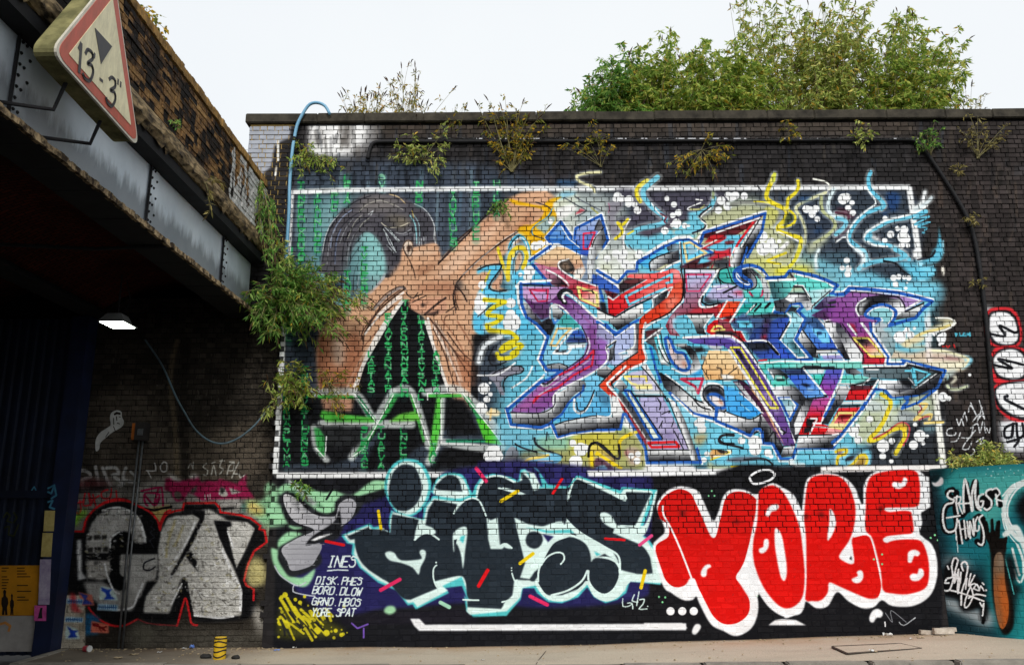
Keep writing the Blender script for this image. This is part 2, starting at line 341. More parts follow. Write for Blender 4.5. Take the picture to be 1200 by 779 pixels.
RIB0 = '''
# ---- tile 560,200
t 560 200 7.5
f 2f5a86 2 0.8 700,80 880,95 860,135 690,130
L e6e2b4 3 1 1080,15 960,25 870,50 900,100 1000,140 1030,190
L 4a4f58 1 0.5 1000,140 1035,150 1040,190
G dfe3cc a9b9bd 2 760,190 1000,330 740,190 860,190 950,330 1010,330 1100,420 850,470 700,400 660,290
F f0f0ee 1 690,340 830,300 870,330 760,420 690,410
F 8fc4d8 1.5 740,190 860,190 850,215 760,240 700,260
L 4a4f58 1.2 0.6 760,240 880,310 950,350 920,380 830,430 810,520
f d0606c 0.8 905,335 945,352 900,375 850,390
L 6a7078 1.5 0.8 860,235 960,290 1080,350
L b0b070 2 1 1000,330 1060,380 1110,440
F e9b518 0.8 280,250 420,285 560,312 600,280 650,250 740,232 665,285 665,330 690,380 690,440 660,500 620,560 600,610 640,660 500,750 450,745 440,640 350,530 400,485 480,475 560,410 580,350 480,320 330,300
L 3a3a44 1.3 0.4 510,280 620,320 650,370 600,420 500,490 470,540 500,575 580,600
F 9db5b5 1 600,425 640,400 690,420 640,500 590,560 560,530 510,500
L 6ab0d0 1 0.4 660,330 610,410 510,480 478,520 485,570
d W 0.6 505,665,40 550,650,36 600,640,22 640,450,22
l 3b82c4 1.2 0.5 250,330 250,331
L 58b8d8 4.5 0.6 285,750 290,650 360,575 430,640 450,745
L e8d02c 4.2 0.6 308,750 330,690 370,668 420,690 440,750
L f0f0f0 1.2 0.4 310,640 370,590 420,620 452,750
L 2a2b30 1.2 0.4 270,700 310,620 365,570
l e8d43c 3 0.6 180,680 200,750
# ---- tile 560,290
t 560 290 7.5
F 62c3e6 1 0,190 90,160 180,155 215,170 165,260 120,330 130,370 260,390 340,330 410,200 430,60 460,140 560,250 630,320 360,330 350,480 400,600 520,720 600,760 0,760 0,420 40,360 110,230 40,215 0,240
F 62c3e6 0.6 270,200 280,120 430,110 420,260 300,300
F d8b090 1 325,210 330,110 370,40 395,110 360,200
L 2a2b30 1 0.4 310,230 318,110 365,35 400,90 370,190
l ead43a 4 0.4 180,20 225,160 268,280
L ead43a 5 0.5 268,285 270,180 290,60 350,5 410,20 430,90 400,180
F d9a98c 1 120,330 170,270 215,190 215,300 170,370
L 25262c 1.8 0.4 0,200 90,160 200,150 200,190 110,320 115,370 180,388 250,380
L d8cf40 2 0.8 110,200 60,310 40,380
d W 1 455,210,50 440,260,40 375,240,20 290,490,45 30,480,60 40,330,36 20,540,50 290,590,45 300,660,80
F f4f6f8 1 0,400 60,420 85,500 60,560 0,600
L e6d82c 5 0.8 60,460 170,470 240,480 150,520 85,590 210,610 160,660 90,690 110,740 260,745
L 25262c 1.2 0.5 0,610 80,540 130,500
# ---- tile 560,380
t 560 380 7.5
L e6d82c 5 0.8 80,10 110,50 230,65 300,80 350,130 300,150 220,200 210,240 330,180 390,190 300,260 350,250 300,290 190,300 170,260
L 2a2c32 9 2 140,130 40,220 0,300
F 2a2c32 2 0,160 80,80 200,90 130,130 40,200 0,260
L e8eef2 5 2.5 200,110 60,190 10,330
L 222328 1.5 0.6 140,200 105,280 115,350 170,360 250,330
F 333338 1.5 110,270 150,250 165,310 130,340
G b8bcc8 8a8a98 0.6 0,300 100,400 90,450 200,395 330,370 400,385 390,420 280,450 210,500 215,560 240,620 200,620 150,520
L 24252a 1.5 0.4 130,440 220,390 350,365 405,390 380,430 270,455 225,520 235,590
L f4f6f8 2 1.2 330,340 180,440 0,450
L f4f6f8 2 1.2 480,370 430,470 300,560
L 3b82b8 1.5 1 500,380 510,420
d W 0.5 55,565,52 110,515,12 112,615,20 80,660,30 35,740,50
F 25262a 2 0,480 40,500 0,540
# ---- tile 560,460
t 560 460 7.5
F f0e0b8 1 70,185 130,140 200,170 180,210 100,200
L e8c888 2 1 120,140 110,240
F 7cc2d8 5 180,300 240,200 300,320 620,330 700,430 560,470 400,460 330,500 180,460
F 90c0a8 3 500,420 680,380 860,400 900,360 1000,350 840,480 700,500 560,470
F c9c050 4 850,370 1200,340 1200,600 980,560 840,560
F 7a7f66 3 380,520 520,520 620,540 500,580 380,620
G a0aab8 505258 0.5 280,480 340,590 250,520 300,470 350,500 360,560 300,600 240,590
F 56545a 2 0.8 230,580 380,560 360,640 230,640
L 30323a 2 0.5 330,450 380,480 520,525
L 2a2c32 2.6 0.5 500,400 510,450 580,500 660,530 740,560 730,570
L 2a2c32 1.6 0.4 610,350 605,420
F 7cc8e8 0.6 520,520 620,530 700,540 740,570 700,620 520,640 440,655 390,650 400,610 470,590 600,570 620,550
L e8d070 3 0.6 620,550 540,570 440,590 380,650
L f4f6f8 1.4 0.5 530,600 660,600
d W 0.6 140,530,70 100,560,50 180,560,45 835,445,32 905,500,60 940,490,40 862,610,60 30,120,40
f 2a2650 1 0,600 220,605 240,640 0,700
G f0e060 8a7050 0.5 990,440 1100,700 975,560 990,480 1040,450 1120,490 1200,560 1200,660 1100,590 1040,560 1030,750 980,750
F 6a4a58 0.8 1040,575 1120,590 1200,670 1200,700 1040,660
F 90c8e0 0.6 1040,660 1120,640 1140,700 1040,750
L K 3 0.5 975,560 985,470 1030,440 1100,470 1200,570
l Y 4 0.5 1000,530 1010,740
L Y 3 0.5 1040,540 1110,570 1200,640
# ---- tile 700,200 
t 700 200 7.5
F 4a4856 3 160,180 350,180 400,280 490,340 480,440 400,470 250,500 160,560 180,420 300,400 300,300
F 8c8a94 2 100,280 240,280 160,420 230,520 150,600 100,500
d W 0.6 180,225,36 165,250,30 215,250,30 280,260,40 275,295,30 330,300,25 355,352,34
L ead838 5 1 440,90 380,130 350,170 350,220 380,270
L 7ccbe2 6 1.2 530,60 470,110 410,170 410,230 470,310 540,370 600,420 570,470 440,500 340,530 270,590 270,640 340,680 440,690
L ffffff 1.5 0.5 480,290 530,360 590,410
L 7a3848 2 0.5 560,380 610,410 590,440 600,460
F 58505e 1.5 540,370 640,420 650,450 520,510 400,530 340,590 380,640 480,620 480,560 560,540 650,500 680,420 600,380
F 74c6dc 1.5 330,560 480,580 640,520 700,560 880,560 830,600 660,630 520,690 440,720 340,690 270,650 300,580
L 74c6dc 5 1 1030,240 1010,300 960,350 880,380 850,420 920,470 900,520 800,540 700,545
F 74c6dc 1.5 800,370 900,370 880,410 940,480 900,520 800,530 660,500 760,460 810,430
L 9aa880 3 1.2 1020,190 1020,240
L 2c2c34 2.2 0.6 1000,320 900,400 950,460 940,510 840,550
L f4f4ee 1.5 0.5 1000,330 905,420 965,480 950,520
L f4f4f4 1.6 0.4 870,255 925,262
L f4f4f4 1.4 0.4 910,285 800,330 810,350 880,345
L b0b078 2 0.6 820,340 900,340 940,310
L ead838 3.4 0.7 270,430 220,480 180,460 220,520 210,560 160,600
L f4f4f4 1.5 0.4 290,430 250,500 230,600 235,680 260,700
L ead838 2 0.7 320,530 270,560
d W 0.6 615,248,24 675,300,27 715,372,32 665,395,26 700,465,42 660,480,20 770,485,26 805,485,14 595,530,34 1090,262,36 1145,315,36 1065,352,32 1070,340,20
L b0708c 1 0.5 100,290 110,330 100,370
L 2c2c34 1.5 0.5 280,660 330,720
# ---- tile 840,200
t 840 200 7.5
d W 0.6 100,215,30 130,235,40 165,220,36 40,265,38 243,225,32 97,320,34 20,350,30
L 30323a 1.2 0.4 360,135 410,200 430,240
L 8c8f88 4 1.5 130,300 250,280 400,295 520,330 550,400 500,480
L dccd3a 2 1 330,270 430,280 520,310 600,340
G d0d070 c0c080 1 480,300 480,500 440,320 540,350 530,420 500,480 410,500 410,380
L ead935 5 1 500,50 480,110 450,170 440,240 500,290 610,350 600,430 540,500 560,540 650,570 740,600 730,680 700,760
L d8dd50 4 1.2 510,30 500,90
L ead935 4 1 715,90 720,150 680,210 630,250 620,330
L ead935 3 0.7 640,350 690,400 680,460 620,490 570,500
F 4a5538 1 600,530 600,430 640,370 680,420 620,470
L f2f2e8 2 0.7 850,75 960,100 1000,150 960,190 840,240 720,300 690,340 740,410 770,480 790,560 770,640
L d8d9b0 3.4 1 960,195 840,245 720,305 700,350 750,430 785,540 775,640
F 3c4656 2 760,300 880,300 960,350 1000,430 1020,500 960,560 840,640 800,640 790,500
F 264b7a 2 0.7 740,230 830,235 800,270 730,270
F 264b7a 2 0.6 870,510 930,510 920,550 860,550
L b8c090 4 1 920,230 930,350 1020,430 1040,500 960,580 860,640
L dff0f4 4 1.2 1030,170 990,250 980,340 1020,390 1100,420
d W 0.6 790,340,36 825,345,30 870,338,34 840,385,32 885,427,26 1115,250,48 1150,240,32 1190,285,24 1160,330,28 1195,375,26
L ffffff 1.6 0.6 540,540 640,580 715,620
F 9a9a78 2 0.8 600,620 690,640 660,750 560,760
d W 0.8 400,580,50 480,630,40 550,625,20 410,690,60 500,700,40 520,670,30
L ffffff 4 2 620,640 560,700
F c4c8a8 3 0.8 800,640 900,620 940,560 980,600 880,700 800,740
F 502838 2 1060,330 1200,360 1200,420 1100,390
# ---- tile 840,290
t 840 290 7.5
L e0d840 4 1.2 740,0 700,90 640,170 560,210
L e8d83a 3 0.8 610,50 520,85 440,125 560,145
F c8ca80 2 260,120 420,90 460,150 640,180 620,210 600,260 440,260 380,180 280,160
F e8e040 2 0.8 520,190 620,170 640,200 580,240 520,240
F d8dc50 2 0.8 660,170 800,170 840,230 700,210
F b8bc90 2 0.7 800,160 920,220 930,250 820,240
F 48606e 2 940,50 1200,50 1200,170 1000,150 950,110
F 74b4c8 2 0.9 900,110 1060,160 1200,180 1200,340 1080,330 920,250 860,190
L e4f2f4 3 1.5 900,20 870,100 880,180
d W 0.6 1145,115,28 1105,183,24 1160,185,28 1155,230,32
# ---- tile 980,200
t 980 200 7.5
F 264b82 2 0.8 450,200 560,210 530,350 460,340
F 264b82 2 0.7 390,370 460,370 430,400
L 6cc6e2 4.5 0.5 305,15 285,70 295,150 330,200 400,270 410,320 330,350 250,390 170,470 120,560 130,620 190,670 250,740 290,790
L eef6f8 2.2 0.7 280,170 330,240 350,290 260,360 180,430 110,530 100,600 130,660 200,700
L 6cc6e2 3 0.6 410,270 430,310 400,345
L 82cde4 5 0.8 10,420 80,440 80,490 0,560
L f0f4f6 2 1 0,630 60,590 100,590
L 6b6470 3 1.2 110,500 60,560 0,600
L 5e3848 3 1 0,370 100,390 110,420
d W 0.6 60,255,44 90,240,40 140,285,20 108,327,28 148,372,28
L f0f4f6 4 2 780,190 760,280 700,330
L d8e4e8 4 2 840,240 780,300 700,350
L 76cae4 5 0.6 790,360 690,390 620,415 480,440 380,490 290,540 270,590 320,630 430,650 540,690
L f4f8fa 2.4 0.8 800,310 700,370 560,410 440,440 330,500 255,560 260,610 330,655 450,670
L 6cc6e2 5 0.6 270,600 300,560 310,600 360,630
L 6cc6e2 1.8 0.3 750,370 800,370 680,430 820,405 690,475 825,455 720,495 800,505 780,525
l 6cc6e2 2 0.4 760,548 775,548
F 6a6a72 2 330,560 380,560 400,620 330,620
L f0f2f2 3 2 330,590 360,600
d W 0.6 480,562,32 430,420,22 428,615,24 540,512,24 600,520,36 590,585,52 610,600,44 578,660,28 632,660,20
F 5cc0e0 1 905,490 915,560 930,640 930,720 900,790 830,790 870,720 900,600
L 9ed8ea 2 2 940,620 945,720
L 6cc6e2 5 0.6 520,690 580,730 640,780
L e8f4f8 1.6 0.5 540,690 600,740
# ---- tile 980,290
t 980 290 7.5
F 36424e 2 250,20 500,20 560,60 500,95 330,110
L 84cfe4 5 1 230,20 260,60 250,130 200,190
L e8f4f8 4 1.5 180,20 240,70 240,140
L 76cae4 5 0.6 520,20 610,70 560,100 440,115 330,130 250,160
F 6cc6e2 1.5 860,20 930,0 930,90 860,140 700,140 560,150 560,130 720,120 830,90
L 2a2c34 2.4 0.5 720,110 840,80 870,30
F 6cc6e2 2 570,140 700,150 850,160 870,230 800,290 700,290 640,230
F 3c4652 1 335,180 360,150 520,150 580,200 640,260 560,290 420,270 340,220
L 24262c 2 0.5 420,120 520,140 580,200 650,250
L 24262c 1.6 0.4 335,170 325,210 400,270
F 7ccbe2 4 100,240 320,230 500,300 880,300 940,420 860,520 700,640 560,420 300,340 60,330
L 7ccbe2 2 0.4 700,175 860,165 740,190 870,200 780,215 860,235
L 2f3338 1 0.4 760,160 850,160
f 4a6a78 3 0.5 880,360 960,360 920,520 860,480
d W 0.5 95,115,26 55,183,22 115,183,22 105,235,30 505,270,28 550,260,26 600,265,20 640,270,24 525,325,28 612,360,16 625,310,10 690,710,16
l W 1.6 0.4 0,330 30,350
f W 1 670,20 720,20 730,95 680,100
F c8c4a0 1.5 870,640 1000,630 1050,660 1000,690 900,730 780,750 840,700 960,660
L f0f0e8 2 0.8 880,620 1000,625 1050,665 960,700
d eef0e8 2 1040,665,14
# ---- tile 980,380
t 980 380 7.5
F 8ac2d0 4 330,40 560,20 760,40 760,200 520,200 440,240 360,120
F a8b4b4 3 360,80 480,80 500,200 480,300 440,240
L e8d890 3.4 0.8 1000,10 880,50 760,80 660,140 620,160
L f4f4ee 2 1 1040,5 960,50 820,80
F e8dcb4 1.5 620,130 720,100 800,110 740,160 640,190 800,190 760,210 560,210 560,180
F 6fbfd8 1 500,190 560,180 620,215 780,260 700,265 560,240
F d8c8b0 2 480,230 640,250 800,230 940,235 1080,270 1180,300 1170,350 1100,410 900,385 640,320 560,310 480,310
F c8b0a8 2 0.8 760,270 1000,280 1080,310 1000,340 820,300
F 8a5a5e 1.5 0.8 950,290 1090,300 1080,325 980,310
F 78c4dc 1 1120,280 1190,290 1195,340 1100,400 1140,330
L f0ecc8 3 1 820,230 960,240 1100,280 1165,310 1120,370
F f0ead0 2 800,330 1130,330 1080,400 960,430 880,380
d W 0.6 560,115,54 655,95,34 600,75,20 625,50,24 688,38,14 865,85,20 925,125,42 945,95,26 910,180,12 1175,445,14 940,638,42 992,652,22 930,150,30
f eceef0 1 780,100 830,100 835,215 785,215
f f0e4dc 1.5 785,215 835,215 845,330 795,330
F e0dcc8 1 1020,455 1070,460 1060,490 1020,530 1000,520 1040,480
L c8d0b0 3 1.2 980,540 1010,570 1080,570 1150,545
L 7ac0d0 2 1 900,470 980,430 980,480
F b8c4c0 2 0.9 940,430 1060,400 1000,470 920,500
l 58b8d0 2 0.4 1050,82 1056,105 1062,84
l 58b8d0 2 0.4 1085,80 1085,103 1100,103
l 58b8d0 2 0.4 1125,80 1112,103 1130,103
l 58b8d0 2 0.4 1145,103 1148,78 1160,95 1175,78 1178,103
l c83030 1.6 0.3 935,195 955,200
l c83030 1.8 0.3 970,190 985,205 998,190
l c83030 1.6 0.3 1035,180 1045,205
# ---- tile 980,460
t 980 460 7.5
F bcc6a8 3 330,40 430,40 480,110 560,120 600,50 820,20 840,200 560,240 460,400 320,380 280,440 180,440 160,300 260,120
F 88909a 2 0.8 560,150 700,180 700,240 560,240
F d8e0e0 3 0.7 480,200 640,215 660,250 520,260
F c8d4d0 2 220,60 320,60 420,100 420,160 260,160
L ead63a 5 0.6 400,15 470,60 480,110 450,180 420,250 360,340 300,400 300,430 400,390 470,340 560,310 600,330 600,400 560,470 525,535
L c04858 1.8 0.5 330,405 440,350 520,290 580,262 640,290 640,370 590,465
F e8c040 1 0.9 520,290 590,270 630,300 630,330 560,310
L e8d080 3.4 0.7 590,130 680,105 760,100 800,105 770,150 720,210 690,240 800,200 840,195 820,240
L c04858 1.4 0.4 730,110 755,140 720,180
L c04858 1.4 0.4 730,240 780,215 820,210
L e8d080 3 0.7 780,270 850,265 940,260
F 7a9aa4 2 0.8 740,310 860,290 860,350 760,340
d W 0.8 295,235,30 185,300,26 155,345,46 195,415,36 695,282,20 735,380,52 490,425,28 415,470,56 680,460,40 765,445,20 802,382,16 410,560,30 485,602,20
F 78c4dc 1 0,470 100,440 150,470 150,520 90,590 160,590 240,510 300,510 310,580 270,680 60,690 0,640
L e8cf3a 3.6 0.6 0,520 40,505 90,500 80,540 20,560 10,630
G e8c838 8a6a38 0.6 200,520 220,640 60,680 160,620 200,560 240,540 270,560 270,620 240,670 140,690
L e8cf3a 3 0.5 60,680 150,625 200,560 250,545 275,590 250,660
F 30343c 0.8 100,565 160,555 140,590 80,600
F 8a5060 1 0.8 10,520 60,515 30,550
# small white figure stuck on the brick
t 980 290 7.5
F f0ece0 0.5 930,165 945,168 955,200 950,245 938,252 932,225 925,200
'''
RIB = '\n'.join((('L e4eef0 %s %s 0.34 %s\n' % (float(q.split()[2])*2.1, 2.6, ' '.join(p for p in q.split() if ',' in p)) if q.startswith('L ') and float(q.split()[2]) >= 3 and q.split()[1][0] not in 'K2' else '')+q) for q in RIB0.splitlines())

